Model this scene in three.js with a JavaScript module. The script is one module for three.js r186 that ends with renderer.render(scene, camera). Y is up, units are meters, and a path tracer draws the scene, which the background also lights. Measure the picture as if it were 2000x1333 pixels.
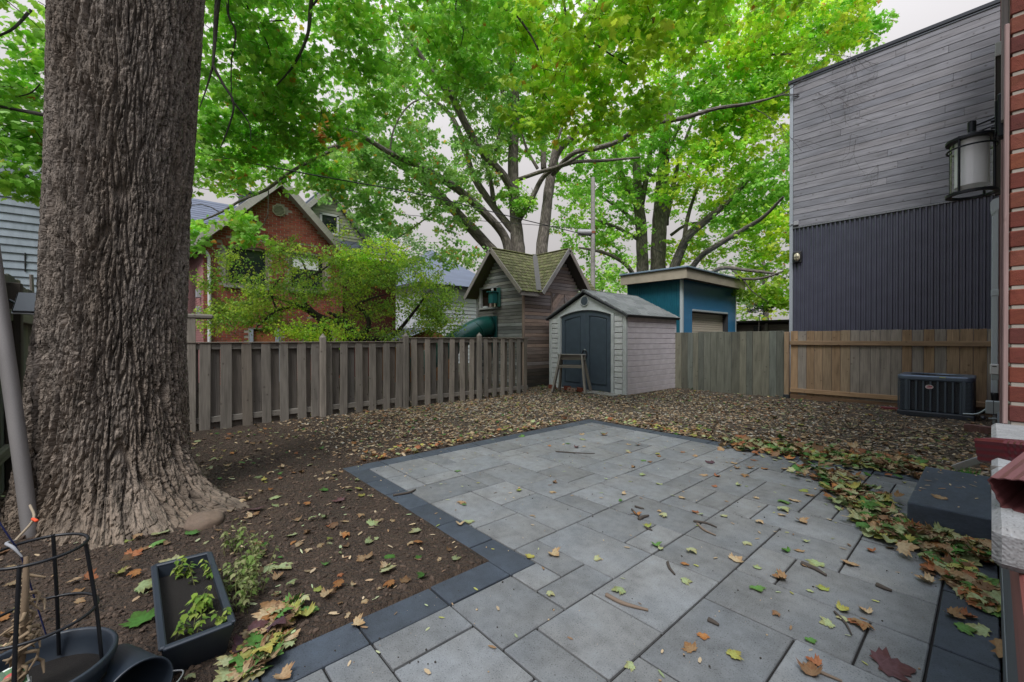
import * as THREE from 'three';
import { mergeGeometries, mergeVertices } from 'three/addons/utils/BufferGeometryUtils.js';
import { RoundedBoxGeometry } from 'three/addons/geometries/RoundedBoxGeometry.js';

// ---------------------------------------------------------------- camera, sky, sun, exposure
const scene = new THREE.Scene();
const EYE = 1.31, YAW = THREE.MathUtils.degToRad(48.47), PITCH = THREE.MathUtils.degToRad(-0.25);
const camera = new THREE.PerspectiveCamera(77.59, 1024 / 682, 0.05, 400);
camera.rotation.order = 'YXZ';
camera.position.set(0, EYE, 0);
camera.rotation.set(PITCH, YAW, 0);
scene.add(camera);

// overcast evening sky: pale warm grey at the horizon, brighter overhead
{
  const W = 64, H = 32, d = new Float32Array(W * H * 4);
  for (let r = 0; r < H; r++) {
    const up = Math.sin(((r + 0.5) / H - 0.5) * Math.PI), s = Math.max(0, up);
    const k = 0.236 + 0.78 * Math.pow(s, 2.1);
    for (let c = 0; c < W; c++) {
      const o = (r * W + c) * 4, w = s * s * s;
      d[o] = k * (1.03 - 0.15 * w); d[o + 1] = k * (0.985 + 0.005 * w); d[o + 2] = k * (0.985 + 0.22 * w); d[o + 3] = 1;
      if (up < 0) { d[o] = 0.10; d[o + 1] = 0.10; d[o + 2] = 0.09; }
    }
  }
  const sky = new THREE.DataTexture(d, W, H, THREE.RGBAFormat, THREE.FloatType);
  sky.mapping = THREE.EquirectangularReflectionMapping;
  sky.magFilter = THREE.LinearFilter; sky.needsUpdate = true;
  scene.background = sky; scene.environment = sky;
}
const sun = new THREE.DirectionalLight(new THREE.Color(1, 0.97, 0.93), 1.5);
sun.position.set(1.6, 15, 3.2); sun.target.position.set(-4, 0, -6);
sun.castShadow = true; sun.shadow.radius = 40;
Object.assign(sun.shadow.camera, { left: -25, right: 25, top: 25, bottom: -25, near: 1, far: 80 });
sun.shadow.mapSize.set(2048, 2048);
scene.add(sun, sun.target);

const renderer = new THREE.WebGLRenderer({ antialias: true });
renderer.setSize(1024, 682);
renderer.toneMapping = THREE.LinearToneMapping;
renderer.toneMappingExposure = 2.1;
renderer.shadowMap.enabled = true;

// ---------------------------------------------------------------- helpers
function rng(seed) { let s = seed >>> 0; return () => { s = (s + 0x6d2b79f5) | 0; let t = Math.imul(s ^ (s >>> 15), 1 | s); t = (t + Math.imul(t ^ (t >>> 7), 61 | t)) ^ t; return ((t ^ (t >>> 14)) >>> 0) / 4294967296; }; }
const R = rng(11);
const rr = (a, b, f = R) => a + (b - a) * f();
const pick = (l, f = R) => l[Math.floor(f() * l.length)];
const V = (x, y, z) => new THREE.Vector3(x, y, z);
const lerp = THREE.MathUtils.lerp, clamp = THREE.MathUtils.clamp, sstep = THREE.MathUtils.smoothstep;
// a point of the yard seen under a viewing angle (given in 2000 x 1333 picture units) at a known distance along the view axis
const CS = Math.cos(YAW), SN = Math.sin(YAW), CP = Math.cos(PITCH), SP = Math.sin(PITCH);
function ray(x, y) {
  const u = (x - 1000) / 828.6, v = -(y - 666.5) / 828.6, dy = v * CP + SP, dz = -CP + v * SP;
  return V(u * CS + dz * SN, dy, -u * SN + dz * CS);
}
const P = (x, y, t) => ray(x, y).multiplyScalar(t).add(V(0, EYE, 0));
const G = (x, y, h = 0) => { const d = ray(x, y); return P(x, y, (h - EYE) / d.y); };

const PERM = (() => { const f = rng(5), p = [...Array(256).keys()]; for (let i = 255; i > 0; i--) { const j = Math.floor(f() * (i + 1)); [p[i], p[j]] = [p[j], p[i]]; } return Uint8Array.from([...p, ...p]); })();
const fade = (t) => t * t * t * (t * (t * 6 - 15) + 10);
const gr = (h, x, y, z) => { h &= 15; const u = h < 8 ? x : y, v = h < 4 ? y : h === 12 || h === 14 ? x : z; return ((h & 1) ? -u : u) + ((h & 2) ? -v : v); };
function noise3(x, y, z, px = 256, py = 256) {   // gradient noise, -1..1, optional integer period in x and y
  const X0 = Math.floor(x), Y0 = Math.floor(y), Z0 = Math.floor(z); x -= X0; y -= Y0; z -= Z0;
  const m = (a, p) => ((a % p) + p) % p & 255;
  const xa = m(X0, px), xb = m(X0 + 1, px), ya = m(Y0, py), yb = m(Y0 + 1, py), za = Z0 & 255, zb = (Z0 + 1) & 255;
  const u = fade(x), v = fade(y), w = fade(z), h = (a, b, c) => PERM[PERM[PERM[a] + b] + c];
  return lerp(lerp(lerp(gr(h(xa, ya, za), x, y, z), gr(h(xb, ya, za), x - 1, y, z), u), lerp(gr(h(xa, yb, za), x, y - 1, z), gr(h(xb, yb, za), x - 1, y - 1, z), u), v),
    lerp(lerp(gr(h(xa, ya, zb), x, y, z - 1), gr(h(xb, ya, zb), x - 1, y, z - 1), u), lerp(gr(h(xa, yb, zb), x, y - 1, z - 1), gr(h(xb, yb, zb), x - 1, y - 1, z - 1), u), v), w);
}
const fbm = (x, y, z, o = 4, p = 256, q = 256) => { let s = 0, a = 0.5, n = 0; for (let i = 0; i < o; i++) { s += a * noise3(x, y, z + i * 7.3, p, q); n += a; x *= 2; y *= 2; p *= 2; q *= 2; a *= 0.5; } return s / n; };

const enc = (l) => Math.round(255 * clamp(l <= 0.0031308 ? 12.92 * l : 1.055 * Math.pow(l, 1 / 2.4) - 0.055, 0, 1));
// texture from a function of (u, v) in 0..1 that returns linear [r,g,b] or one height
function tex(w, h, fn, colour = true) {
  const d = new Uint8Array(w * h * 4);
  for (let y = 0; y < h; y++) for (let x = 0; x < w; x++) {
    const c = fn(x / w, y / h), o = (y * w + x) * 4;
    if (colour) { d[o] = enc(c[0]); d[o + 1] = enc(c[1]); d[o + 2] = enc(c[2]); } else d[o] = d[o + 1] = d[o + 2] = Math.round(255 * clamp(c, 0, 1));
    d[o + 3] = 255;
  }
  const t = new THREE.DataTexture(d, w, h, THREE.RGBAFormat);
  if (colour) t.colorSpace = THREE.SRGBColorSpace;
  t.wrapS = t.wrapT = THREE.RepeatWrapping; t.magFilter = THREE.LinearFilter; t.minFilter = THREE.LinearMipmapLinearFilter; t.generateMipmaps = true; t.needsUpdate = true;
  return t;
}
const rep = (t, u, v) => { const c = t.clone(); c.repeat.set(u, v); c.needsUpdate = true; return c; };
const grey = (v) => [v, v, v];

// wood: u runs along the grain (2 m), v across (0.5 m)
const knots = (() => { const f = rng(77), k = []; for (let i = 0; i < 13; i++) k.push([f(), f(), 0.006 + 0.012 * f()]); return k; })();
function woodAt(u, v, wear) {
  let kv = 0, warp = 0;
  for (const [a, b, r] of knots) {
    let du = u - a, dv = v - b; du -= Math.round(du); dv -= Math.round(dv);
    const e = Math.hypot(du * 2, dv * 0.5) / r; warp += 0.02 * Math.exp(-e * 0.8) * Math.sign(dv); kv = Math.max(kv, Math.exp(-e * e * 1.2));
  }
  const vv = v + warp;
  const g = fbm(u * 6, vv * 40, 1.7, 3, 6, 40), f = noise3(u * 10, vv * 120, 4.1, 10, 120), b = fbm(u * 5, v * 4, 9.2, 3, 5, 4);
  return [0.72 + 0.30 * g + 0.13 * f + wear * 0.28 * b, kv];
}
const T = {
  wood: tex(1024, 512, (u, v) => { const [g, k] = woodAt(u, v, 1), s = 1 - 0.55 * k; return [g * s, g * s * (1 - 0.06 * k), g * s * (1 - 0.1 * k)]; }),
  woodB: tex(1024, 512, (u, v) => { const [g, k] = woodAt(u, v, 0.3); return 0.6 * g - 0.25 * k; }, false),
  conc: tex(1024, 1024, (u, v) => {
    const b = fbm(u * 4, v * 4, 2.2, 4, 4, 4), m = fbm(u * 24, v * 24, 5.5, 3, 24, 24), s = noise3(u * 220, v * 220, 8.1, 220, 220), q = noise3(u * 330, v * 330, 3.1, 330, 330);
    let k = 0.78 + 0.34 * b + 0.24 * m + 0.18 * s + (q > 0.52 ? 0.30 : 0) - (s < -0.5 ? 0.32 : 0);
    const w = clamp(0.5 + 1.4 * fbm(u * 3, v * 3, 12.7, 3, 3, 3), 0, 1);
    return [k * (1 + 0.05 * w), k, k * (1 - 0.06 * w)];
  }),
  concB: tex(512, 512, (u, v) => 0.5 + 0.25 * noise3(u * 110, v * 110, 8.1, 110, 110) + 0.2 * fbm(u * 30, v * 30, 1.1, 3, 30, 30), false),
  dirt: tex(1024, 1024, (u, v) => {
    const b = fbm(u * 5, v * 5, 2.2, 4, 5, 5), m = fbm(u * 40, v * 40, 5.5, 4, 40, 40), s = noise3(u * 170, v * 170, 8.1, 170, 170);
    const k = 0.62 + 0.30 * b + 0.45 * m + 0.22 * s + (s > 0.5 ? 0.4 : 0);
    return [k, k * (0.97 + 0.05 * m), k * (0.93 + 0.1 * m)];
  }),
  dirtB: tex(512, 512, (u, v) => 0.5 + 0.5 * fbm(u * 24, v * 24, 5.5, 5, 24, 24), false),
  brick: tex(512, 512, (u, v) => { const b = fbm(u * 7, v * 7, 3.2, 4, 7, 7), s = noise3(u * 120, v * 120, 1.1, 120, 120), q = fbm(u * 20, v * 60, 6.6, 3, 20, 60); const k = 0.82 + 0.36 * b + 0.2 * s + 0.2 * q; return [k, k * (0.92 + 0.16 * q), k * (0.9 + 0.2 * b)]; }),
  grit: tex(512, 512, (u, v) => { const b = fbm(u * 4, v * 4, 3.2, 5, 4, 4), s = noise3(u * 130, v * 130, 1.1, 130, 130); return grey(0.84 + 0.22 * b + 0.10 * s); }),
  gritB: tex(512, 512, (u, v) => 0.5 + 0.3 * noise3(u * 100, v * 100, 1.1, 100, 100) + 0.25 * fbm(u * 14, v * 14, 2.1, 3, 14, 14), false),
  streak: tex(512, 512, (u, v) => { const b = fbm(u * 22, v * 2, 3.2, 4, 22, 2), s = fbm(u * 3, v * 3, 7.7, 4, 3, 3); return grey(0.82 + 0.22 * b + 0.22 * s); }),   // v is up
  moss: tex(512, 512, (u, v) => { const b = fbm(u * 6, v * 6, 3.2, 5, 6, 6), s = noise3(u * 90, v * 90, 1.1, 90, 90), m = clamp(0.5 + 1.6 * b, 0, 1), k = 0.8 + 0.3 * s; return [k * lerp(0.9, 0.75, m), k * lerp(0.86, 0.95, m), k * lerp(0.85, 0.5, m)]; }),
  rough: tex(1024, 1024, (u, v) => { const w = u + 0.012 * fbm(u * 9, v * 5, 1.2, 3, 9, 5), a = Math.abs(fbm(w * 34, v * 9, 3.1, 4, 34, 9)), s = noise3(u * 190, v * 80, 2.2, 190, 80), q = noise3(u * 90, v * 120, 6.2, 90, 120); return clamp(0.30 + 1.5 * Math.min(a, 0.33) + 0.16 * s + 0.12 * q, 0, 1); }, false),
  barkC: tex(512, 512, (u, v) => { const w = u + 0.02 * fbm(u * 4, v * 3, 1.2, 3, 4, 3), r = Math.abs(fbm(w * 16, v * 4, 3.1, 4, 16, 4)), b = fbm(u * 5, v * 5, 8.8, 3, 5, 5); const k = 0.35 + 1.5 * Math.min(r, 0.5) + 0.25 * b; return [k, k * 0.97, k * 0.93]; }),
  barkB: tex(512, 512, (u, v) => { const w = u + 0.02 * fbm(u * 4, v * 3, 1.2, 3, 4, 3); return Math.min(1, 2.4 * Math.abs(fbm(w * 16, v * 4, 3.1, 4, 16, 4))); }, false),
};
const mats = {};
function M(name, rgb, o = {}) {
  const { phys, ...rest } = o;
  const m = new (phys ? THREE.MeshPhysicalMaterial : THREE.MeshStandardMaterial)({ roughness: 0.85, metalness: 0, ...rest });
  if (rgb) m.color.setRGB(...rgb); m.name = name; mats[name] = m; return m;
}
const woodMat = (name, rgb, o = {}) => M(name, rgb, { map: rep(T.wood, 0.5, 2), bumpMap: rep(T.woodB, 0.5, 2), bumpScale: 0.003, roughness: 0.9, ...o });
const woodSet = (name, rgb, n, dv, dh = 0.06) => [...Array(n)].map((_, i) => { const f = rng(i * 31 + name.length), k = 1 + dv * (2 * f() - 1), t = dh * (2 * f() - 1); return woodMat(name + '_' + i, [rgb[0] * k * (1 + t), rgb[1] * k, rgb[2] * k * (1 - t)]); });

// names, labels
const taken = {};
function numbered(n) { const b = n.replace(/_\d+$/, ''); taken[b] = (taken[b] ?? -1) + 1; return taken[b] ? b + '_' + String(taken[b]).padStart(3, '0') : b; }
function tag(o, label, category, group, kind) { Object.assign(o.userData, { label, category }); if (group) o.userData.group = group; if (kind) o.userData.kind = kind; return o; }
function thing(name, label, category, pos = [0, 0, 0], turn = 0, group) { const o = new THREE.Group(); o.name = numbered(name); scene.add(o); o.position.set(...pos); o.rotation.y = turn; return tag(o, label, category, group); }
function part(name, geo, mat, parent, pos, rot) {
  const m = new THREE.Mesh(Array.isArray(geo) ? merge(geo) : geo, mat); m.name = parent ? name : numbered(name);
  if (pos) m.position.set(...pos); if (rot) m.rotation.set(...rot);
  (parent ?? scene).add(m); return m;
}
const struct = (name, geo, mat, label) => { const m = part(name, geo, mat); m.userData.kind = 'structure'; if (label) m.userData.label = label; return m; };
function merge(l) {
  l = l.map((g) => { let q = g.index ? g.toNonIndexed() : g; if (!q.attributes.normal) q.computeVertexNormals(); for (const k of Object.keys(q.attributes)) if (!['position', 'normal', 'uv', 'color'].includes(k)) q.deleteAttribute(k); return q; });
  if (l.some((g) => g.attributes.color) && !l.every((g) => g.attributes.color)) l.forEach((g) => g.deleteAttribute('color'));
  return mergeGeometries(l);
}
// a box with chamfered edges; uv in metres, u along the grain axis
function cb(w, h, d, c = 0.004, grain = 'y', uo = 0, vo = 0) {
  const W = w / 2, H = h / 2, D = d / 2; c = Math.min(c, W * 0.9, H * 0.9, D * 0.9);
  const p = [], n = [], uv = [], gi = { x: 0, y: 1, z: 2 }[grain];
  const pt = (sx, sy, sz, k) => [sx * (k === 0 ? W : W - c), sy * (k === 1 ? H : H - c), sz * (k === 2 ? D : D - c)];
  const poly = (q) => {
    const a = V(...q[0]), b = V(...q[1]), e = V(...q[2]), nn = b.clone().sub(a).cross(e.clone().sub(a)).normalize();
    const mid = q.reduce((s, v) => s.add(V(...v)), V(0, 0, 0));
    if (nn.dot(mid) < 0) { q = q.slice().reverse(); nn.negate(); }
    const an = [Math.abs(nn.x), Math.abs(nn.y), Math.abs(nn.z)], ax = an.indexOf(Math.max(...an)), pl = [0, 1, 2].filter((i) => i !== ax), ui = pl.includes(gi) ? gi : pl[0], vi = pl.find((i) => i !== ui);
    for (let i = 1; i + 1 < q.length; i++) for (const v of [q[0], q[i], q[i + 1]]) { p.push(...v); n.push(nn.x, nn.y, nn.z); uv.push(v[ui] + uo, v[vi] + vo); }
  };
  const S = [-1, 1];
  for (const s of S) {
    poly([pt(s, -1, -1, 0), pt(s, 1, -1, 0), pt(s, 1, 1, 0), pt(s, -1, 1, 0)]);
    poly([pt(-1, s, -1, 1), pt(1, s, -1, 1), pt(1, s, 1, 1), pt(-1, s, 1, 1)]);
    poly([pt(-1, -1, s, 2), pt(1, -1, s, 2), pt(1, 1, s, 2), pt(-1, 1, s, 2)]);
  }
  if (c > 0.0002) {
    for (const a of S) for (const b of S) {
      poly([pt(a, b, -1, 0), pt(a, b, 1, 0), pt(a, b, 1, 1), pt(a, b, -1, 1)]);
      poly([pt(a, -1, b, 0), pt(a, 1, b, 0), pt(a, 1, b, 2), pt(a, -1, b, 2)]);
      poly([pt(-1, a, b, 1), pt(1, a, b, 1), pt(1, a, b, 2), pt(-1, a, b, 2)]);
    }
    for (const a of S) for (const b of S) for (const e of S) poly([pt(a, b, e, 0), pt(a, b, e, 1), pt(a, b, e, 2)]);
  }
  const g = new THREE.BufferGeometry();
  g.setAttribute('position', new THREE.Float32BufferAttribute(p, 3)); g.setAttribute('normal', new THREE.Float32BufferAttribute(n, 3)); g.setAttribute('uv', new THREE.Float32BufferAttribute(uv, 2));
  return g;
}
const bx = (x0, x1, y0, y1, z0, z1, c = 0.003, grain = 'y', uo = R() * 7, vo = R() * 7) => cb(Math.abs(x1 - x0), Math.abs(y1 - y0), Math.abs(z1 - z0), c, grain, uo, vo).translate((x0 + x1) / 2, (y0 + y1) / 2, (z0 + z1) / 2);
// a bar between two points
function bar(a, b, w, h, c = 0.003, grain = 'y', up = V(0, 0, 1)) {
  const d = b.clone().sub(a), L = d.length(), g = cb(w, L, h, c, grain, R() * 7, R() * 7), m = new THREE.Matrix4(); d.normalize();
  const x = d.clone().cross(up).normalize(), z = x.clone().cross(d).normalize();
  m.makeBasis(x, d, z).setPosition(a.clone().add(b).multiplyScalar(0.5)); return g.applyMatrix4(m);
}
// tapered tube along a smooth path
function tube(pts, radii, sides = 8, step = 0.25, knob = 0, seed = 1) {
  const curve = pts.length > 1 ? new THREE.CatmullRomCurve3(pts, false, 'centripetal') : null, L = curve.getLength(), n = Math.max(2, Math.min(60, Math.ceil(L / step)));
  const p = [], uv = [], idx = []; let prev = V(0.3, 0.1, 1).normalize();
  for (let i = 0; i <= n; i++) {
    const t = i / n, c = curve.getPointAt(t), d = curve.getTangentAt(t), tp = curve.getUtoTmapping(t, t * L) * (radii.length - 1), k = Math.min(radii.length - 2, Math.floor(tp)), r0 = radii.length > 1 ? lerp(radii[k], radii[k + 1], tp - k) : radii[0];
    const x = prev.clone().addScaledVector(d, -prev.dot(d)).normalize(), y = d.clone().cross(x); prev = x;
    for (let j = 0; j <= sides; j++) {
      const a = (j % sides) / sides * Math.PI * 2, r = r0 * (1 + knob * noise3(Math.cos(a) * 1.2 + seed, t * L * 2.2, Math.sin(a) * 1.2));
      const q = c.clone().addScaledVector(x, Math.cos(a) * r).addScaledVector(y, Math.sin(a) * r); p.push(q.x, q.y, q.z); uv.push(j / sides * Math.max(1, Math.round(r0 * 8)) * 0.5, t * L * 0.7);
    }
  }
  for (let i = 0; i < n; i++) for (let j = 0; j < sides; j++) { const a = i * (sides + 1) + j, b = a + sides + 1; idx.push(a, a + 1, b, b, a + 1, b + 1); }
  const e0 = p.length / 3, q0 = curve.getPointAt(0), q1 = curve.getPointAt(1); p.push(q0.x, q0.y, q0.z, q1.x, q1.y, q1.z); uv.push(0, 0, 0, 0);
  for (let j = 0; j < sides; j++) { idx.push(e0, j + 1, j); const a = n * (sides + 1) + j; idx.push(e0 + 1, a, a + 1); }
  const g = new THREE.BufferGeometry(); g.setAttribute('position', new THREE.Float32BufferAttribute(p, 3)); g.setAttribute('uv', new THREE.Float32BufferAttribute(uv, 2)); g.setIndex(idx); g.computeVertexNormals();
  const na = g.attributes.normal; for (let i = 0; i <= n; i++) { const a = i * (sides + 1), b = a + sides; const s = V(na.getX(a) + na.getX(b), na.getY(a) + na.getY(b), na.getZ(a) + na.getZ(b)).normalize(); na.setXYZ(a, s.x, s.y, s.z); na.setXYZ(b, s.x, s.y, s.z); }
  return g;
}
const cyl = (r0, r1, h, s = 20, open = false) => new THREE.CylinderGeometry(r0, r1, h, s, 1, open);
const shapeOf = (pts, holes = []) => { const s = new THREE.Shape(pts.map((q) => new THREE.Vector2(...q))); for (const h of holes ?? []) s.holes.push(new THREE.Path(h.map((q) => new THREE.Vector2(...q)))); return s; };
const ext = (pts, depth, holes, bevel = 0) => new THREE.ExtrudeGeometry(Array.isArray(pts) ? shapeOf(pts, holes) : pts, { depth, bevelEnabled: bevel > 0, bevelSize: bevel, bevelThickness: bevel, bevelSegments: 1, bevelOffset: -bevel, curveSegments: 16 });
// an outline drawn in (z, y) and given thickness along x: from x0 towards smaller x
const extX = (pts, x0, depth, holes) => ext(pts.map(([z, y]) => [-z, y]), depth, holes?.map((h) => h.map(([z, y]) => [-z, y]))).rotateY(Math.PI / 2).translate(x0 - depth, 0, 0);

// ---------------------------------------------------------------- ground
const A0 = 1.755, B0 = -0.166, U = 0.2;                       // the patio's paving module of 20 cm
const bx_ = (j) => B0 + j * U, az_ = (i) => -(A0 + i * U);
const inPatio = (x, z, e = 0) => { const a = -z, i = (a - A0) / U, j = (x - B0) / U; return (i > -1 - e && i < 19 + e && j > -21 - e && j < 1.5) || (i <= -1 - e + 0.001 && i > -20 && j > -9 - e && j < 1.5); };
const TRUNK = V(-4.46, 0, 0.16);
function groundY(x, z) {
  let h = 0.018 * noise3(x * 0.7, z * 0.7, 3.3) + 0.016 * fbm(x * 2.6, z * 2.6, 9.1, 3) + 0.020 * noise3(x * 8, z * 8, 2.2);
  const d = Math.hypot(x - TRUNK.x, z - TRUNK.z); h += 0.09 * Math.exp(-Math.max(0, d - 0.45) * 2.2);
  if (x > -2.2 && z < -8.9) h += 0.03 * sstep(-z, 8.9, 9.6);
  // soil meets the paving flush
  const i = (-z - A0) / U, j = (x - B0) / U;
  const out = i > -1 ? Math.max(-21 - j, i - 19, 0) : Math.min(Math.max(-9 - j, 0), 99);
  const o2 = i <= -1 && j < -9 ? Math.min(Math.hypot(-9 - j, 0), Math.max(-1 - i, 0)) : out;
  const k = clamp((i <= -1 && j < -9 ? o2 : out) / 1.4, 0, 1);
  return inPatio(x, z, 0) ? -0.045 : lerp(0.004 + 0.25 * Math.max(0, h), h, k) + 0.004;
}
{
  const x0 = -14, x1 = 0.06, z0 = -16, z1 = 2.6, nx = 290, nz = 372, g = new THREE.PlaneGeometry(1, 1, nx, nz);
  const p = g.attributes.position, uv = g.attributes.uv, col = [];
  for (let k = 0; k < p.count; k++) {
    const x = lerp(x0, x1, p.getX(k) + 0.5), z = lerp(z0, z1, 0.5 - p.getY(k));
    p.setXYZ(k, x, groundY(x, z), z); uv.setXY(k, x, z);
    // bare brown earth by the trunk and along the border, paler dry mulch further back
    const m = sstep(-z - 0.10 * (x + 6) + 0.9 * fbm(x * 0.9, z * 0.9, 5.5, 3), 1.4, 3.9);
    const q = 0.9 + 0.35 * fbm(x * 1.7, z * 1.7, 1.5, 3);
    col.push(lerp(0.074, 0.118, m) * q, lerp(0.049, 0.092, m) * q, lerp(0.033, 0.068, m) * q);
  }
  g.setAttribute('color', new THREE.Float32BufferAttribute(col, 3)); g.computeVertexNormals();
  struct('ground', g, M('soil', null, { vertexColors: true, map: rep(T.dirt, 1.1, 1.1), bumpMap: rep(T.dirtB, 1.9, 1.9), bumpScale: 0.06, roughness: 1 }), 'bare brown soil and dry mulch round the patio');
  const s = shapeOf([[-300, -300], [300, -300], [300, 300], [-300, 300]], [[[-13.98, -2.58], [0.05, -2.58], [0.05, 15.98], [-13.98, 15.98]].reverse()]);
  struct('ground', new THREE.ShapeGeometry(s).rotateX(-Math.PI / 2).translate(0, -0.012, 0), M('far_ground', [0.10, 0.095, 0.06], { map: rep(T.dirt, 0.4, 0.4), roughness: 1 }), 'neighbouring ground beyond the fences');
}

// ---------------------------------------------------------------- patio, paver by paver (i = steps away from the house door, j = steps from the house wall)
const patio = new THREE.Group(); patio.name = 'patio'; scene.add(patio); patio.userData = { kind: 'structure', label: 'grey paver patio with a charcoal border' };
{
  const greyM = [...Array(6)].map((_, i) => { const k = 0.86 + 0.06 * i; return M('grey_paver_' + i, [0.172 * k, 0.186 * k, 0.200 * k], { map: rep(T.conc, 0.8, 0.8), bumpMap: rep(T.concB, 1.7, 1.7), bumpScale: 0.0016, roughness: 0.88 }); });
  const darkM = [...Array(4)].map((_, i) => { const k = 0.9 + 0.09 * i; return M('charcoal_paver_' + i, [0.042 * k, 0.056 * k, 0.078 * k], { map: rep(T.conc, 0.8, 0.8), bumpMap: rep(T.concB, 1.7, 1.7), bumpScale: 0.0016, roughness: 0.82 }); });
  const f = rng(21), cell = new Set(), geos = {};
  const put = (i0, i1, j0, j1, dark) => {
    for (let i = i0; i < i1; i++) for (let j = j0; j < j1; j++) cell.add(i + ',' + j);
    const w = (j1 - j0) * U - 0.010, d = (i1 - i0) * U - 0.010, key = [j1 - j0, i1 - i0, Math.floor(f() * 3)].join();
    geos[key] ??= cb(w, 0.06, d, 0.004, 'x', f() * 3, f() * 3);
    part('paver', geos[key], pick(dark ? darkM : greyM, f), patio, [(bx_(j0) + bx_(j1)) / 2, -0.03 + 0.004 * (f() - 0.5), (az_(i0) + az_(i1)) / 2], [0.005 * (f() - 0.5), 0.005 * (f() - 0.5), 0.005 * (f() - 0.5)]);
  };
  // the stones whose joints the photograph shows
  for (const s of ['0 1 -20 -18', '0 1 -18 -16', '1 3 -20 -17', '1 3 -17 -16', '3 4 -20 -18', '3 6 -18 -16', '4 6 -20 -18', '6 7 -20 -18', '6 8 -18 -17', '0 3 -16 -14', '3 4 -16 -14', '4 6 -16 -13', '0 2 -14 -11', '2 4 -14 -12', '2 4 -12 -9', '0 2 -11 -9', '4 6 -13 -11', '6 8 -17 -14', '7 9 -20 -18', '8 10 -18 -16', '6 8 -14 -12', '8 10 -16 -13', '6 8 -12 -11', '8 10 -13 -11', '10 13 -13 -11', '13 15 -13 -12', '15 18 -14 -12', '4 5 -11 -9', '5 7 -11 -9', '7 9 -11 -8', '9 10 -11 -9', '10 12 -11 -9', '12 13 -11 -9', '9 11 -9 -8', '7 8 -8 -6', '5 7 -9 -6', '8 10 -8 -7', '3 5 -9 -7', '3 5 -7 -6', '1 3 -9 -6', '0 1 -9 -7', '-1 0 -8 -7', '-1 1 -7 -6', '-3 -1 -8 -6', '-2 0 -6 -4', '0 3 -6 -4', '3 5 -6 -4', '5 8 -6 -4', '4 6 -4 -3', '4 6 -3 0', '2 4 -4 -1', '2 4 -1 0', '-1 2 -4 -2', '6 8 -4 -2', '6 9 -2 0', '8 10 -5 -2', '8 10 -6 -5', '10 13 -6 -4', '10 12 -4 -3', '10 13 -3 -2', '-5 -3 -8 -7', '-5 -3 -7 -5', '-6 -5 -8 -6', '9 12 -20 -18', '10 13 -18 -15', '8 10 -7 -6', '10 13 -8 -6', '13 18 -10 -8', '13 15 -8 -7', '15 18 -8 -6'].map((q) => q.split(' ').map(Number)))
    if (s[0] === 13 && s[1] === 18) { put(13, 15, -10, -8); put(15, 18, -10, -8); } else put(...s);
  for (let j = -20; j < -10; j += 2) put(-1, 0, j, j + 2, true);
  put(-1, 0, -10, -8, true);
  for (let i = -11; i < -1; i += 2) put(i, i + 2, -9, -8, true);
  for (let j = -21; j < -1; j += 2) put(18, 19, j, Math.min(j + 2, 0), true);
  for (let i = -1; i < 18; i += 2) put(i, Math.min(i + 2, 18), -21, -20, true);
  for (let i = -11; i < 10; i += 3) put(i, i + 3, 0, 1, true);
  put(10, 11, -2, 1, true);
  const free = (i0, i1, j0, j1) => { for (let i = i0; i < i1; i++) for (let j = j0; j < j1; j++) if (cell.has(i + ',' + j) || i >= 18 || j >= 0 || i < -11) return false; return true; };
  for (let i = -11; i < 18; i++) for (let j = i < -1 ? -8 : -20; j < 0; j++) {
    if (cell.has(i + ',' + j)) continue;
    const sizes = [[2, 3], [3, 2], [2, 2], [2, 2]].sort(() => f() - 0.5).concat([[1, 2], [2, 1], [1, 1]]);
    for (const [a, b] of sizes) if (free(i, i + a, j, j + b)) { put(i, i + a, j, j + b); break; }
  }
  const sand = [shapeOf([[bx_(-21), -az_(-1)], [bx_(-9), -az_(-1)], [bx_(-9), -az_(-11)], [0.03, -az_(-11)], [0.03, -az_(18)], [bx_(-1), -az_(19)], [bx_(-21), -az_(19)]])];
  part('joint_sand', new THREE.ShapeGeometry(sand[0]).rotateX(-Math.PI / 2).translate(0, -0.014, 0), M('joint_sand', [0.014, 0.013, 0.013], { roughness: 1, map: rep(T.dirt, 3, 3) }), patio);
}
// the charcoal stone step in front of the house
{
  const m = M('step_stone', [0.055, 0.074, 0.105], { map: rep(T.conc, 0.8, 0.8), bumpMap: rep(T.concB, 1.7, 1.7), bumpScale: 0.002, roughness: 0.85 });
  tag(part('stone_step', new RoundedBoxGeometry(0.41, 0.19, 1.235, 2, 0.012).translate(-0.175, 0.095, -4.593), m), 'charcoal block step standing on the patio against the house wall', 'step');
}

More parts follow.
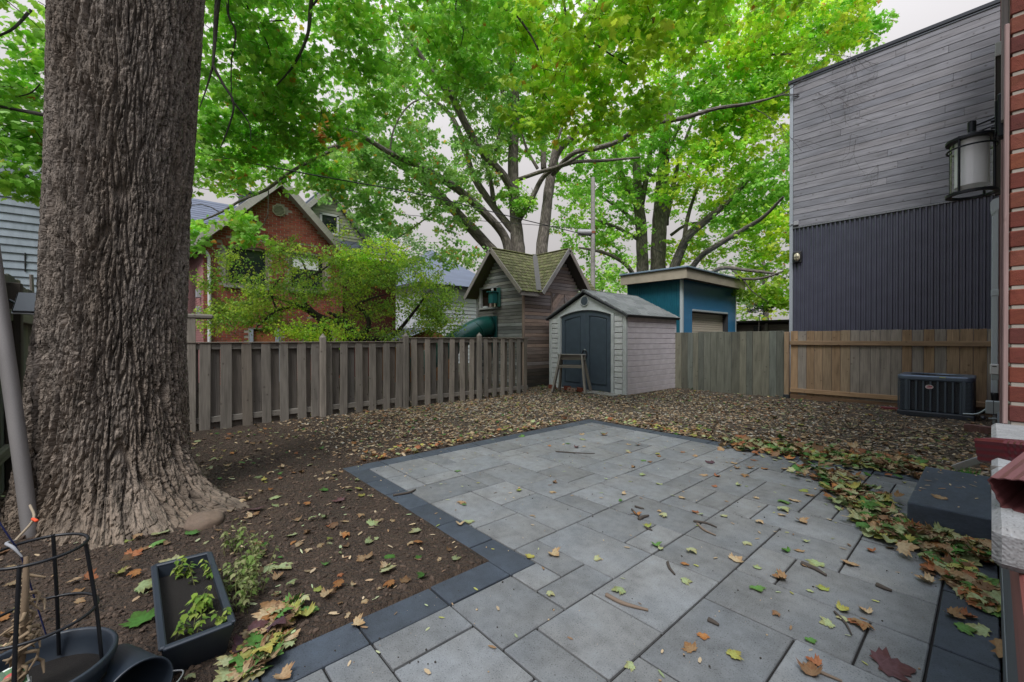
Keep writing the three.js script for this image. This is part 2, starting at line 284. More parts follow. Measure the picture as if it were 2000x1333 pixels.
// ---------------------------------------------------------------- fences
const greyWood = woodSet('weathered_board', [0.252, 0.226, 0.196], 7, 0.26, 0.05);
const backWood = woodSet('weathered_back_board', [0.185, 0.165, 0.145], 5, 0.15, 0.05);
const mossWood = woodSet('mossy_board', [0.160, 0.166, 0.136], 7, 0.30, 0.07);
const newWood = woodSet('cedar_board', [0.360, 0.255, 0.160], 8, 0.16, 0.08);
{ // left: boards on both sides of the rails, alternating
  const F = thing('wooden_fence', 'weathered grey board fence with gaps, running from the big tree to the playhouse', 'fence', [-7.5, 0, 0]);
  const f = rng(4);
  const front = [[-0.67, -0.80], [-0.92, -1.06], [-1.19, -1.32], [-1.45, -1.575], [-1.70, -1.825], [-1.96, -2.09], [-2.17, -2.29], [-2.39, -2.505], [-2.64, -2.765], [-2.91, -3.035], [-3.16, -3.285], [-3.43, -3.555], [-3.68, -3.81], [-4.0, -4.125], [-4.30, -4.42], [-4.60, -4.72], [-4.88, -5.0], [-5.14, -5.26], [-5.39, -5.51], [-5.78, -5.895], [-6.04, -6.15], [-6.27, -6.385], [-6.52, -6.635], [-6.77, -6.885], [-7.0, -7.1]];
  for (let z = 0.72; z > -0.4; z -= 0.262) front.push([z, z - 0.13]);
  front.sort((a, b) => b[0] - a[0]);
  const gy = (z) => groundY(-7.45, z), topAt = (z) => (z > -3.85 ? 1.27 : 1.345);
  front.forEach(([a, b], k) => {
    const mid = (a + b) / 2, g0 = gy(mid) - 0.01, t = topAt(mid) + rr(-0.012, 0.008, f) - 0.02;
    part('board', cb(0.019, t - g0, Math.abs(a - b), 0.003, 'y', f() * 9, f() * 9), pick(greyWood, f), F, [0.028, (t + g0) / 2, mid], [rr(-0.012, 0.012, f), rr(-0.03, 0.03, f), 0]);
    if (k < front.length - 1) {
      const n = front[k + 1], m2 = (b + n[0]) / 2, w = Math.abs(b - n[0]) + rr(-0.012, 0.028, f), g1 = gy(m2) - 0.01, t2 = topAt(m2) - 0.02;
      part('board', cb(0.019, t2 - g1, w, 0.003, 'y', f() * 9, f() * 9), pick(backWood, f), F, [-0.042, (t2 + g1) / 2, m2], [rr(-0.006, 0.006, f), 0, 0]);
    }
  });
  for (const [z0, z1] of [[0.84, -3.85], [-3.85, -7.15]]) {
    const t = topAt((z0 + z1) / 2);
    part('rail', bx(-0.03, 0.016, t - 0.11, t - 0.025, z1, z0, 0.004, 'z'), greyWood[2], F);
    part('rail', bx(-0.03, 0.016, 0.10, 0.185, z1, z0, 0.004, 'z'), greyWood[4], F);
    part('top_rail', bx(-0.045, 0.05, t - 0.018, t, z1, z0, 0.004, 'z'), greyWood[1], F);
  }
  for (const [z, h, s] of [[-2.34, 1.40, 1], [-3.86, 1.43, 1], [-5.62, 1.45, 1]]) {
    part('fence_post', [bx(0.03, 0.115, -0.1, h - 0.06, z - 0.045, z + 0.045, 0.005), new THREE.ConeGeometry(0.06, 0.07, 4, 1).rotateY(Math.PI / 4).translate(0.072, h - 0.026, z)], greyWood[f() * 6 | 0], F);
  }
  part('fence_post', bx(-0.05, 0.04, -0.1, 1.66, -0.63, -0.53, 0.005), greyWood[5], F);
  part('post_crosspiece', bx(-0.06, 0.05, 1.585, 1.655, -0.86, -0.30, 0.02, 'z').translate(0, 0.012, 0.02), greyWood[3], F);
}
{ // back right: two stretches of close boards
  const f = rng(8), z = -10.8, F = thing('wooden_fence', 'old grey-green fence of close upright boards beside the plastic shed', 'fence', [0, 0, z]);
  for (let x = -5.75; x < -3.06;) { const w = Math.min(rr(0.135, 0.19, f), -3.045 - x), t = 1.49 + rr(-0.008, 0.008, f); part('board', cb(w - 0.006, t + 0.02, 0.02, 0.003, 'y', f() * 9, f() * 9), pick(mossWood, f), F, [x + w / 2, t / 2 - 0.01, rr(-0.004, 0.004, f)]); x += w; }
  part('rail', bx(-5.7, -3.06, 1.1, 1.19, -0.06, -0.012, 0.004, 'x'), mossWood[0], F); part('rail', bx(-5.7, -3.06, 0.22, 0.31, -0.06, -0.012, 0.004, 'x'), mossWood[1], F);
  const N = thing('wooden_fence', 'newer tan cedar fence with two rails in front of the dark building', 'fence', [0, 0, z]);
  for (let x = -2.93; x < 0.06;) { const w = rr(0.138, 0.165, f), t = 1.485 + rr(-0.006, 0.006, f), m = f() < 0.25 ? greyWood[5] : pick(newWood, f); part('board', cb(w - 0.005, t, 0.019, 0.003, 'y', f() * 9, f() * 9), m, N, [x + w / 2, t / 2, rr(-0.003, 0.003, f)]); x += w; }
  part('rail', bx(-2.93, 0.08, 1.185, 1.275, 0.012, 0.052, 0.005, 'x'), newWood[4], N);
  part('rail', bx(-2.93, 0.08, 0.15, 0.24, 0.012, 0.052, 0.005, 'x'), newWood[3], N);
  part('fence_post', bx(-3.04, -2.95, 0.03, 1.47, -0.03, 0.06, 0.006), newWood[1], N);
  part('post_foot', bx(-3.05, -2.94, -0.05, 0.09, -0.04, 0.07, 0.006), M('post_foot', [0.02, 0.025, 0.03], { roughness: 0.6 }), N);
  part('kick_board', bx(-2.93, 0.08, -0.03, 0.10, 0.012, 0.03, 0.003, 'x'), woodMat('dark_cedar', [0.20, 0.12, 0.07]), N);
}
{ // far left, across the view: taller broken fence
  const f = rng(9), F = thing('wooden_fence', 'tall greenish fence at the left edge behind the leaning pole, one board broken loose', 'fence', [0, 0, 0.86]);
  for (let x = -7.42; x < -4.3;) { const w = rr(0.12, 0.15, f), t = 1.80 + 0.05 * (x + 7.4) + rr(-0.02, 0.02, f); part('board', cb(w - 0.008, t + 0.03, 0.019, 0.003, 'y', f() * 9, f() * 9), pick(mossWood, f), F, [x + w / 2, t / 2, 0]); x += w; }
  part('rail', bx(-7.42, -4.3, 1.50, 1.60, -0.065, -0.012, 0.005, 'x').applyMatrix4(new THREE.Matrix4().makeRotationZ(0.006)), mossWood[3], F);
  part('rail', bx(-7.42, -4.3, 0.32, 0.41, -0.065, -0.012, 0.005, 'x'), mossWood[2], F);
  part('fence_post', bx(-5.70, -5.60, -0.1, 1.80, -0.11, -0.013, 0.006), woodMat('dark_post', [0.07, 0.058, 0.045]), F);
  part('loose_board', bar(V(-7.05, 1.2, -0.02), V(-6.98, 2.02, 0.0), 0.12, 0.019), greyWood[6], F);
  const lampHead = thing('solar_panel', 'thin black tilted panel on top of the fence at the left edge', 'panel', [-5.42, 1.62, 0.68]);
  part('panel', cb(0.30, 0.02, 0.16, 0.006, 'x').applyMatrix4(new THREE.Matrix4().makeRotationZ(-0.62)), M('panel_black', [0.012, 0.014, 0.02], { roughness: 0.35 }), lampHead);
  part('panel_frame', cb(0.312, 0.012, 0.172, 0.004, 'x').applyMatrix4(new THREE.Matrix4().makeRotationZ(-0.62)).translate(-0.006, -0.011, 0), M('panel_rim', [0.35, 0.36, 0.38], { metalness: 0.7, roughness: 0.4 }), lampHead);
  part('bracket', tube([V(-0.02, -0.02, 0.0), V(-0.05, -0.01, 0.08), V(-0.06, 0.02, 0.12)], [0.012, 0.012], 6, 0.05), mats.panel_black, lampHead);
}
// leaning galvanised pole
{
  const g = M('galvanised', [0.26, 0.25, 0.25], { metalness: 0.45, roughness: 0.55, map: rep(T.grit, 2, 1), bumpMap: rep(T.gritB, 2, 2), bumpScale: 0.001 });
  const Pp = thing('metal_pole', 'leaning grey galvanised pole at the left edge beside the tree trunk', 'pole', [-4.02, 0.03, 0.50]);
  const c = [V(0, 0, 0), V(-0.07, 0.5, 0.05), V(-0.17, 1.25, 0.13), V(-0.25, 1.9, 0.2)];
  part('tube', tube(c, [0.039, 0.039], 28, 0.1), g, Pp);
}

// ---------------------------------------------------------------- tall modern building behind the cedar fence
{
  const B = thing('modern_building', 'tall flat-topped building with grey wood siding above dark corrugated metal', 'building', [0, 0, -11.4]);
  const f = rng(31), H = 7.28, X0 = -3.12, X1 = 6.5, S0 = 3.90;
  const body = M('building_body', [0.08, 0.08, 0.085]);
  part('wall', bx(X0 + 0.02, X1, 0, H - 0.06, -9, -0.06, 0.01), body, B);
  const sid = [...Array(8)].map((_, i) => { const q = rng(i + 60), k = 0.90 + 0.22 * q(), t = 0.06 * (q() - 0.5); return woodMat('grey_siding_' + i, [0.305 * k * (1 + t), 0.305 * k, 0.340 * k * (1 - t)], { roughness: 0.8 }); });
  const n = 24, h = (H - 0.05 - S0) / n;
  for (let r = 0; r < n; r++) {
    let x = X0 + 0.07, first = true;
    while (x < X1) { const L = first ? rr(0.8, 3.0, f) : rr(2.2, 4.2, f), e = Math.min(x + L, X1); first = false;
      part('siding_board', cb(e - x - 0.003, h - 0.009, 0.022, 0.003, 'x', f() * 9, f() * 9), pick(sid, f), B, [(x + e) / 2, S0 + h * (r + 0.5), -0.012 + rr(-0.0012, 0.0012, f)]); x = e; }
  }
  // corrugated sheet: real ribs
  const pr = [], pitch = 0.0835, N = Math.ceil((X1 - X0 - 0.07) / pitch);
  for (let k = 0; k <= N; k++) { const x = X0 + 0.07 + k * pitch; pr.push([x, -0.03], [x + 0.018, -0.03], [x + 0.030, 0.002], [x + 0.056, 0.002], [x + 0.068, -0.03]); }
  const out = pr.concat(pr.slice().reverse().map(([x, z]) => [x, z - 0.004]));
  const cg = ext(out.map(([x, z]) => [x, -z]), S0 - 0.02).rotateX(-Math.PI / 2);
  part('corrugated_panel', cg, M('dark_metal', [0.100, 0.105, 0.150], { metalness: 0.25, roughness: 0.33, map: rep(T.grit, 1, 1) }), B);
  part('drip_strip', bx(X0 + 0.07, X1, S0 - 0.035, S0 - 0.003, -0.02, 0.014, 0.003, 'x'), M('zinc', [0.20, 0.21, 0.23], { metalness: 0.5, roughness: 0.5 }), B);
  part('corner_trim', bx(X0, X0 + 0.068, 0, H - 0.055, -0.07, 0.012, 0.004), M('pale_metal', [0.36, 0.40, 0.45], { metalness: 0.3, roughness: 0.45 }), B);
  part('roof_cap', bx(X0 - 0.03, X1, H - 0.052, H + 0.02, -9.05, 0.035, 0.006, 'x'), M('cap_metal', [0.035, 0.04, 0.05], { metalness: 0.4, roughness: 0.5 }), B);
  part('roof_flashing', bx(X0 - 0.01, X1, H - 0.085, H - 0.056, -0.02, 0.016, 0.003, 'x'), M('flashing', [0.16, 0.18, 0.21], { metalness: 0.4, roughness: 0.5 }), B);
  // small grey box with its conduit
  const J = thing('junction_box', 'small pale junction box at the corner of the tall building above the metal cladding', 'box', [-2.98, 3.98, -11.375]);
  part('box', cb(0.10, 0.10, 0.05, 0.008), M('box_grey', [0.30, 0.31, 0.33]), J);
  part('conduit', tube([V(-0.05, -0.01, 0), V(-0.08, -0.01, 0), V(-0.15, -0.02, 0.02)], [0.009, 0.009], 6, 0.05), mats.box_grey, J);
  // bulkhead lamp
  const L = thing('wall_light', 'oval bulkhead light on the dark corrugated wall', 'wall light', [-2.955, 3.19, -11.39]);
  part('backplate', new RoundedBoxGeometry(0.18, 0.27, 0.05, 3, 0.02).translate(0, 0, 0.02), M('lamp_black', [0.015, 0.016, 0.018], { roughness: 0.5 }), L);
  part('lens', new THREE.SphereGeometry(0.085, 20, 14).scale(0.72, 1.12, 0.7).translate(0, 0, 0.05), M('lens_cream', [0.62, 0.58, 0.42], { roughness: 0.25 }), L);
  part('guard', [new THREE.TorusGeometry(0.085, 0.012, 8, 28).scale(0.85, 1.25, 1).translate(0, 0, 0.055), bx(-0.006, 0.006, -0.10, 0.10, 0.104, 0.116, 0.003), bx(-0.06, 0.06, -0.006, 0.006, 0.104, 0.116, 0.003)], mats.lamp_black, L);
}

// ---------------------------------------------------------------- the house at the right edge
const brickSet = [[0.175, 0.046, 0.026], [0.140, 0.036, 0.024], [0.215, 0.068, 0.034], [0.105, 0.029, 0.023], [0.175, 0.056, 0.034]].map((c, i) => M('brick_' + i, c, { map: rep(T.brick, 3, 3), bumpMap: rep(T.gritB, 4, 4), bumpScale: 0.003, roughness: 0.92 }));
const mortar = M('mortar', [0.36, 0.33, 0.29], { map: rep(T.grit, 4, 4), roughness: 1 });
{
  const Hs = thing('brick_house', 'red brick house wall at the right edge of the yard, beside the camera', 'house');
  const f = rng(41), brickG = [...Array(5)].map(() => cb(0.205, 0.064, 0.09, 0.004, 'x', f() * 5, f() * 5)), halfG = [...Array(3)].map(() => cb(0.098, 0.064, 0.09, 0.004, 'x', f() * 5, f() * 5));
  // pier facing the camera
  const face = -2.58, x0 = 0.046;
  part('wall', bx(0.052, 3.2, 0.0, 7.5, -3.4, face - 0.005, 0.002), mortar, Hs);
  for (let r = 0; r < 44; r++) {
    const y = 0.985 + r * 0.0762 + 0.032, half = r % 2;
    part('brick', half ? pick(halfG, f) : pick(brickG, f), pick(brickSet, f), Hs, [x0 + (half ? 0.049 : 0.1025), y, face - 0.046 + rr(-0.002, 0.002, f)]);
    part('brick', pick(brickG, f), pick(brickSet, f), Hs, [x0 + (half ? 0.11 : 0.217) + 0.1025, y, face - 0.046 + rr(-0.002, 0.002, f)]);
  }
  // second pier further along, and the long wall beyond
  part('wall', bx(0.085, 3.2, 0.0, 7.5, -10.78, -3.4, 0.002), brickSet[1], Hs);
  part('wall', bx(0.068, 0.5, 0.0, 7.4, -4.98, -4.71, 0.002), mortar, Hs);
  for (let r = 0; r < 80; r++) part('brick', pick(brickG, f), pick(brickSet, f), Hs, [0.064 + 0.1025, 0.2 + r * 0.0762, -4.745 + rr(-0.002, 0.002, f)]);
  const faded = woodMat('faded_trim', [0.34, 0.235, 0.225]);
  part('corner_trim', bx(0.031, 0.045, 0.975, 2.55, -2.60, -2.565, 0.003), faded, Hs);
  part('corner_trim', bx(0.043, 0.063, 0.2, 3.4, -4.72, -4.69, 0.003), faded, Hs);
  part('weathered_post', bx(0.0275, 0.050, 2.32, 6.5, -3.05, -2.99, 0.003), woodMat('silver_wood', [0.36, 0.32, 0.31]), Hs);
  // window surround far along the wall
  const W = part('window_frame', [bx(0.022, 0.078, 4.80, 4.97, -8.05, -7.95, 0.004), bx(0.020, 0.026, 3.1, 4.8, -8.05, -7.95, 0.002)], M('frame_grey', [0.42, 0.44, 0.44]), Hs);
  part('shutter', bx(0.027, 0.076, 3.1, 4.8, -8.04, -7.97, 0.004), M('shutter_dark', [0.045, 0.042, 0.035]), W);
  // low wall with its concrete cap
  const L = thing('low_wall', 'low house wall with a pale concrete cap, at the lower right edge', 'wall');
  const cap = M('cap_concrete', [0.25, 0.265, 0.285], { map: rep(T.conc, 1.1, 1.1), bumpMap: rep(T.concB, 2, 2), bumpScale: 0.003, roughness: 0.95 });
  const cg = cb(0.62, 0.075, 1.433, 0.012, 'z', 0.3, 0.6);
  part('concrete_cap', cg, cap, L, [0.312, 0.9375, -1.8635]);
  part('cap_joint', [bx(0.0, 0.05, 0.90, 0.9755, -1.70, -1.694, 0.001)], M('joint_dark', [0.09, 0.085, 0.08]), L);
  part('foundation', bx(0.036, 0.62, -0.1, 0.70, -5.4, 1.2, 0.004, 'z'), M('parging', [0.075, 0.092, 0.115], { map: rep(T.grit, 2, 2), roughness: 0.8 }), L);
  part('groove_strip', bx(0.0335, 0.0365, 0.30, 0.32, -5.4, 1.2, 0.001, 'z'), M('groove_pale', [0.17, 0.19, 0.21]), L);
  part('red_board', bx(0.034, 0.62, 0.703, 0.899, -2.56, 1.2, 0.004, 'z'), woodMat('red_paint', [0.24, 0.065, 0.058], { roughness: 0.6 }), L);
}
// wall lantern
{
  const blk = M('iron_black', [0.012, 0.015, 0.020], { metalness: 0.5, roughness: 0.42 });
  const c = onA_(1898, 325, 3.2), L = thing('wall_lantern', 'black cylinder lantern with frosted glass on an arm from the brick wall', 'lantern', [c.x, c.y, c.z]);
  const r = 0.086, h = 0.285;                                     // about its centre
  part('cap', [cyl(0.016, 0.016, 0.055, 16).translate(0, h / 2 + 0.055, 0), cyl(0.018, 0.055, 0.016, 28).translate(0, h / 2 + 0.022, 0), cyl(0.055, r + 0.008, 0.016, 32).translate(0, h / 2 + 0.004, 0), cyl(r + 0.010, r + 0.010, 0.012, 36).translate(0, h / 2 - 0.010, 0)], blk, L);
  part('ring', new THREE.TorusGeometry(r + 0.004, 0.0045, 8, 40).rotateX(Math.PI / 2).translate(0, h / 2 - 0.055, 0), blk, L);
  part('ring', [cyl(r + 0.010, r + 0.010, 0.013, 40, true), cyl(r - 0.008, r - 0.008, 0.013, 40, true), new THREE.RingGeometry(r - 0.008, r + 0.010, 40).rotateX(-Math.PI / 2).translate(0, 0.0065, 0), new THREE.RingGeometry(r - 0.008, r + 0.010, 40).rotateX(Math.PI / 2).translate(0, -0.0065, 0)].map((g) => g.translate(0, -h / 2, 0)), blk, L);
  for (const a of [0.5, 2.07, 3.64, 5.21]) part('rod', cyl(0.0055, 0.0055, h, 8).translate(Math.cos(a) * (r + 0.002), 0, Math.sin(a) * (r + 0.002)), blk, L);
  part('outer_glass', cyl(r - 0.008, r - 0.008, h - 0.03, 36, true), M('clear_glass', [1, 1, 1], { phys: true, transmission: 1, thickness: 0, roughness: 0.03, side: THREE.DoubleSide }), L);
  part('frosted_glass', [cyl(r - 0.024, r - 0.024, h - 0.055, 36).translate(0, 0.012, 0)], M('frosted', [0.66, 0.68, 0.70], { roughness: 0.35 }), L);
  const px = 0.022 - c.x, dy = 0.02;
  part('arm', bar(V(0.012, h / 2 + 0.06, 0), V(px, h / 2 + 0.072, 0.02), 0.010, 0.012), blk, L);
  part('arm', bar(V(0.012, h / 2 + 0.025, 0), V(px, h / 2 + 0.035, 0.02), 0.008, 0.010), blk, L);
  part('backplate', [bx(px - 0.006, px + 0.020, h / 2 - 0.075, h / 2 + 0.125, 0.10, 0.17, 0.004), bx(px - 0.014, px - 0.006, h / 2 - 0.05, h / 2 + 0.105, 0.08, 0.15, 0.003)], blk, L);
  part('screw_nut', [cyl(0.007, 0.007, 0.012, 10).rotateZ(Math.PI / 2).translate(px - 0.02, h / 2 + 0.02, 0.12), cyl(0.007, 0.007, 0.012, 10).rotateZ(Math.PI / 2).translate(px - 0.02, h / 2 - 0.012, 0.12)], blk, L);
}
function onA_(x, y, a) { const d = ray(x, y); return P(x, y, -a / d.z); }
// maroon downspout pieces on the concrete cap
{
  const mar = M('maroon_metal', [0.105, 0.016, 0.024], { metalness: 0.25, roughness: 0.28, map: rep(T.grit, 3, 3) });
  const inn = M('shade_dark', [0.018, 0.008, 0.009], { roughness: 0.8 });
  // a square pipe with ribbed sides and an open end, along its own -x axis
  const section = (k, w, h) => { const q = []; const n = 7; for (const [ax, ay, bx2, by] of [[-1, -1, 1, -1], [1, -1, 1, 1], [1, 1, -1, 1], [-1, 1, -1, -1]]) for (let i = 0; i < n; i++) { const t = (i + 0.5) / n, b = 1 - 0.055 * (i % 2); q.push([lerp(ax, bx2, t) * w * (Math.abs(ax - bx2) ? 0.93 : b), lerp(ay, by, t) * h * (Math.abs(ay - by) ? 0.93 : b)]); } return q; };
  function pipe(len, w, h, crimp) {
    const n = 26, pos = [], idx = [], q = section(0, w / 2, h / 2), m = q.length;
    for (const inner of [0, 1]) for (let i = 0; i <= n; i++) { const t = i / n, cr = crimp && t > crimp[0] && t < crimp[1] ? 1 - 0.05 * (i % 2) : 1, s = cr * (inner ? 0.94 : 1); for (const [a, b] of q) pos.push(-t * len, a * s, b * s); }
    const L = (n + 1) * m;
    for (let i = 0; i < n; i++) for (let j = 0; j < m; j++) { const a = i * m + j, b = i * m + (j + 1) % m, c = a + m, d = b + m; idx.push(a, b, c, b, d, c, L + a, L + c, L + b, L + b, L + c, L + d); }
    for (let j = 0; j < m; j++) { const a = n * m + j, b = n * m + (j + 1) % m; idx.push(a, b, L + a, b, L + b, L + a); }
    const g = new THREE.BufferGeometry(); g.setAttribute('position', new THREE.Float32BufferAttribute(pos, 3)); g.setIndex(idx); const o = g.toNonIndexed(); o.computeVertexNormals();
    o.setAttribute('uv', new THREE.Float32BufferAttribute([...Array(o.attributes.position.count)].flatMap((_, i) => [o.attributes.position.getX(i), o.attributes.position.getY(i)]), 2)); return o;
  }
  const D1 = thing('downspout', 'ribbed maroon downspout elbow lying across the concrete cap, its end poking out left', 'downspout', [0.135, 1.012, -1.74]);
  part('pipe', pipe(0.205, 0.070, 0.060, [0.15, 0.6]), mar, D1, [0, 0, 0], [0.05, -0.78, 0.18]);
  const D2 = thing('downspout', 'dull maroon downspout end with its dark opening towards the camera, on the concrete cap', 'downspout', [0.128, 1.086, -1.485]);
  D2.quaternion.setFromUnitVectors(V(-1, 0, 0), V(-0.36, -0.31, 0.88).normalize());
  part('pipe', pipe(0.25, 0.072, 0.076), M('maroon_dull', [0.125, 0.042, 0.045], { metalness: 0.15, roughness: 0.5, map: rep(T.grit, 5, 5) }), D2);
  part('bore_shade', new THREE.PlaneGeometry(0.064, 0.068).rotateY(-Math.PI / 2).translate(-0.14, 0, 0), inn, D2);  // dark sheet across the bore, standing in for the shade inside the pipe
}
// services on the far part of the house wall
{
  const pvc = M('pale_duct', [0.42, 0.48, 0.52], { roughness: 0.45 });
  const D = thing('line_duct', 'tall pale grey plastic line duct running up the corner of the brick wall', 'duct', [0.04, 0, -10.3]);
  part('channel', bx(-0.038, 0.038, 0.44, 3.46, -0.03, 0.03, 0.008), pvc, D);
  part('top_cap', [ext(shapeOf([[-0.055, 3.38], [-0.055, 3.5], [-0.03, 3.545], [0.038, 3.565], [0.038, 3.38], [-0.04, 3.30]]), 0.07).translate(0, 0, -0.035)], pvc, D);
  part('coupling', bx(-0.043, 0.043, 2.0, 2.1, -0.036, 0.036, 0.006), pvc, D);
  part('flexible_hose', tube([V(0, 0.45, 0), V(0, 0.30, 0.02), V(-0.10, 0.15, 0.06), V(-0.32, 0.12, 0.1)], [0.045, 0.04, 0.035, 0.03], 12, 0.04), M('hose_black', [0.012, 0.012, 0.014], { roughness: 0.6 }), D);
  const E = thing('disconnect_box', 'small pale switch box with a grey lower half beside the duct', 'box', [0.035, 0.80, -9.6]);
  part('cover', bx(-0.045, 0.045, -0.01, 0.14, 0, 0.07, 0.006), M('cover_white', [0.55, 0.57, 0.58], { roughness: 0.5 }), E);
  part('housing', bx(-0.03, 0.045, -0.10, -0.012, 0, 0.065, 0.006), M('housing_grey', [0.26, 0.29, 0.30], { roughness: 0.5 }), E);
  part('label_slot', bx(-0.022, 0.022, 0.10, 0.112, 0.0701, 0.073, 0.001), mats.iron_black, E);
  const Mt = thing('gas_regulator', 'grey meter box on a pipe low on the brick wall beside the air conditioner', 'meter', [0.03, 0.33, -9.2]);
  part('box', new RoundedBoxGeometry(0.16, 0.19, 0.10, 2, 0.015), M('meter_grey', [0.27, 0.31, 0.33], { roughness: 0.5, metalness: 0.2 }), Mt);
  part('lid_seam', bx(-0.006, 0.0, -0.1, 0.1, -0.054, 0.054, 0.002), mats.iron_black, Mt);
  part('pipe', [cyl(0.02, 0.02, 0.30, 12).translate(0.01, -0.22, 0), cyl(0.03, 0.03, 0.03, 6).translate(0.01, -0.15, 0), cyl(0.028, 0.028, 0.03, 6).translate(0.01, -0.21, 0), cyl(0.014, 0.014, 0.10, 10).rotateZ(Math.PI / 2).translate(0.0, -0.16, 0.02)], M('pipe_grey', [0.25, 0.29, 0.32], { metalness: 0.5, roughness: 0.45 }), Mt);
  part('valve', new THREE.SphereGeometry(0.028, 12, 8).translate(-0.10, -0.16, 0.02), M('valve_dark', [0.03, 0.035, 0.05], { roughness: 0.4 }), Mt);
  part('whip', tube([V(-0.07, -0.03, 0.02), V(-0.16, -0.11, 0.02), V(-0.30, -0.13, 0.0)], [0.012, 0.012], 8, 0.03), mats.pipe_grey, Mt);
  for (const [x, z, r, l] of [[-0.17, -8.75, 0.3, 'loose grey-red brick leaning beside the air conditioner, nearer to it'], [-0.02, -8.72, -0.15, 'loose grey-red brick beside the wall, nearer to the pipe']])
    tag(part('loose_brick', cb(0.16, 0.11, 0.09, 0.005, 'x').translate(x, 0.06, z), M('old_brick' + x, [0.15, 0.085, 0.075], { map: rep(T.brick, 3, 3) })), l, 'brick').rotation.y = 0;
}
// air conditioner
{
  const A = thing('air_conditioner', 'dark blue-grey outdoor air conditioner with louvred sides in front of the cedar fence', 'air conditioner', [-0.605, 0.02, -10.06]);
  const w = 0.89, h = 0.68, d = 0.86, q = w / 2, e = d / 2;
  const navy = M('ac_navy', [0.070, 0.095, 0.125], { metalness: 0.3, roughness: 0.38 }), dark = M('ac_dark', [0.012, 0.014, 0.018], { roughness: 0.6 }), base = M('ac_base', [0.016, 0.024, 0.036], { roughness: 0.5 });
  part('base_pan', [new RoundedBoxGeometry(w + 0.01, 0.11, d + 0.01, 3, 0.03).translate(0, 0.055, 0)], base, A);
  part('pad', bx(-q - 0.09, q + 0.03, -0.045, 0.0, -e - 0.03, e + 0.05, 0.008), M('pad_blue', [0.035, 0.055, 0.085], { roughness: 0.7 }), A);
  part('coil', bx(-q + 0.03, q - 0.03, 0.10, h - 0.05, -e + 0.03, e - 0.035, 0.03), dark, A);
  // louvred corner posts: real slats bent round the corner
  const slat = (sx, sz) => { const l = []; for (let k = 0; k < 24; k++) { const y = 0.125 + k * 0.0205; const s = new THREE.Shape(); const r = 0.05; s.moveTo(0.115, 0); s.lineTo(r, 0); s.absarc(r, r, r, -Math.PI / 2, Math.PI, true); s.lineTo(0, 0.115); s.lineTo(0.012, 0.115); s.lineTo(0.012, r); s.absarc(r, r, r - 0.012, Math.PI, -Math.PI / 2, false); s.lineTo(0.115, 0.012); s.closePath(); l.push(new THREE.ExtrudeGeometry(s, { depth: 0.011, bevelEnabled: false, curveSegments: 5 }).rotateX(-Math.PI / 2).translate(-q, y, e)); } const g = merge(l); if (sx > 0) g.scale(-1, 1, 1); if (sz < 0) g.scale(1, 1, -1); if (sx > 0 !== sz < 0) { const a = g.attributes; for (const nm of ['position', 'normal', 'uv']) { const at = a[nm], n = at.itemSize; for (let t = 0; t < at.count; t += 3) for (let c = 0; c < n; c++) { const u = at.array[(t + 1) * n + c]; at.array[(t + 1) * n + c] = at.array[(t + 2) * n + c]; at.array[(t + 2) * n + c] = u; } } } return g; };
  for (const [sx, sz] of [[-1, 1], [1, 1], [-1, -1], [1, -1]]) part('louvred_corner', slat(sx, sz), navy, A);
  for (const s of [-1, 1]) part('side_post', bx(s * (q - 0.115) - 0.02, s * (q - 0.115) + 0.02, 0.11, h - 0.06, e - 0.012, e + 0.003, 0.003), navy, A);
  const n = 7; for (let k = 0; k <= n; k++) { const x = lerp(-q + 0.15, q - 0.15, k / n); part('grille_bar', bx(x - 0.013, x + 0.013, 0.11, h - 0.06, e - 0.028, e - 0.006, 0.004), navy, A); }
  const wires = []; for (let k = 0; k < 30; k++) wires.push(bx(-q + 0.14, q - 0.14, 0.125 + k * 0.0165, 0.128 + k * 0.0165, e - 0.034, e - 0.030, 0.0005)); part('wire_guard', wires, navy, A);
  // rounded top cover with a fan opening
  const rsh = new THREE.Shape(); const rad = 0.09, Q = q + 0.004, E2 = e + 0.004; rsh.moveTo(-Q + rad, -E2); rsh.lineTo(Q - rad, -E2); rsh.absarc(Q - rad, -E2 + rad, rad, -Math.PI / 2, 0); rsh.lineTo(Q, E2 - rad); rsh.absarc(Q - rad, E2 - rad, rad, 0, Math.PI / 2); rsh.lineTo(-Q + rad, E2); rsh.absarc(-Q + rad, E2 - rad, rad, Math.PI / 2, Math.PI); rsh.lineTo(-Q, -E2 + rad); rsh.absarc(-Q + rad, -E2 + rad, rad, Math.PI, Math.PI * 1.5);
  const hole = new THREE.Path(); hole.absarc(0, 0, 0.33, 0, Math.PI * 2, true); rsh.holes.push(hole);
  part('top_cover', new THREE.ExtrudeGeometry(rsh, { depth: 0.035, bevelEnabled: true, bevelSize: 0.02, bevelThickness: 0.025, bevelOffset: -0.02, bevelSegments: 3, curveSegments: 10 }).rotateX(-Math.PI / 2).translate(0, h - 0.045, 0), M('ac_top', [0.10, 0.135, 0.19], { metalness: 0.4, roughness: 0.35 }), A);
  part('fan_guard', [0.08, 0.14, 0.20, 0.26, 0.32].map((r) => new THREE.TorusGeometry(r, 0.004, 6, 40).rotateX(Math.PI / 2).translate(0, h + 0.0, 0)).concat([0, 1, 2, 3].map((k) => bx(-0.33, 0.33, h - 0.004, h + 0.004, -0.004, 0.004, 0.001).applyMatrix4(new THREE.Matrix4().makeRotationY(k * Math.PI / 4)))), dark, A);
  part('rating_sticker', bx(0.06, 0.13, h - 0.012, h + 0.004, e - 0.0, e + 0.004, 0.001), M('sticker', [0.35, 0.38, 0.10]), A);
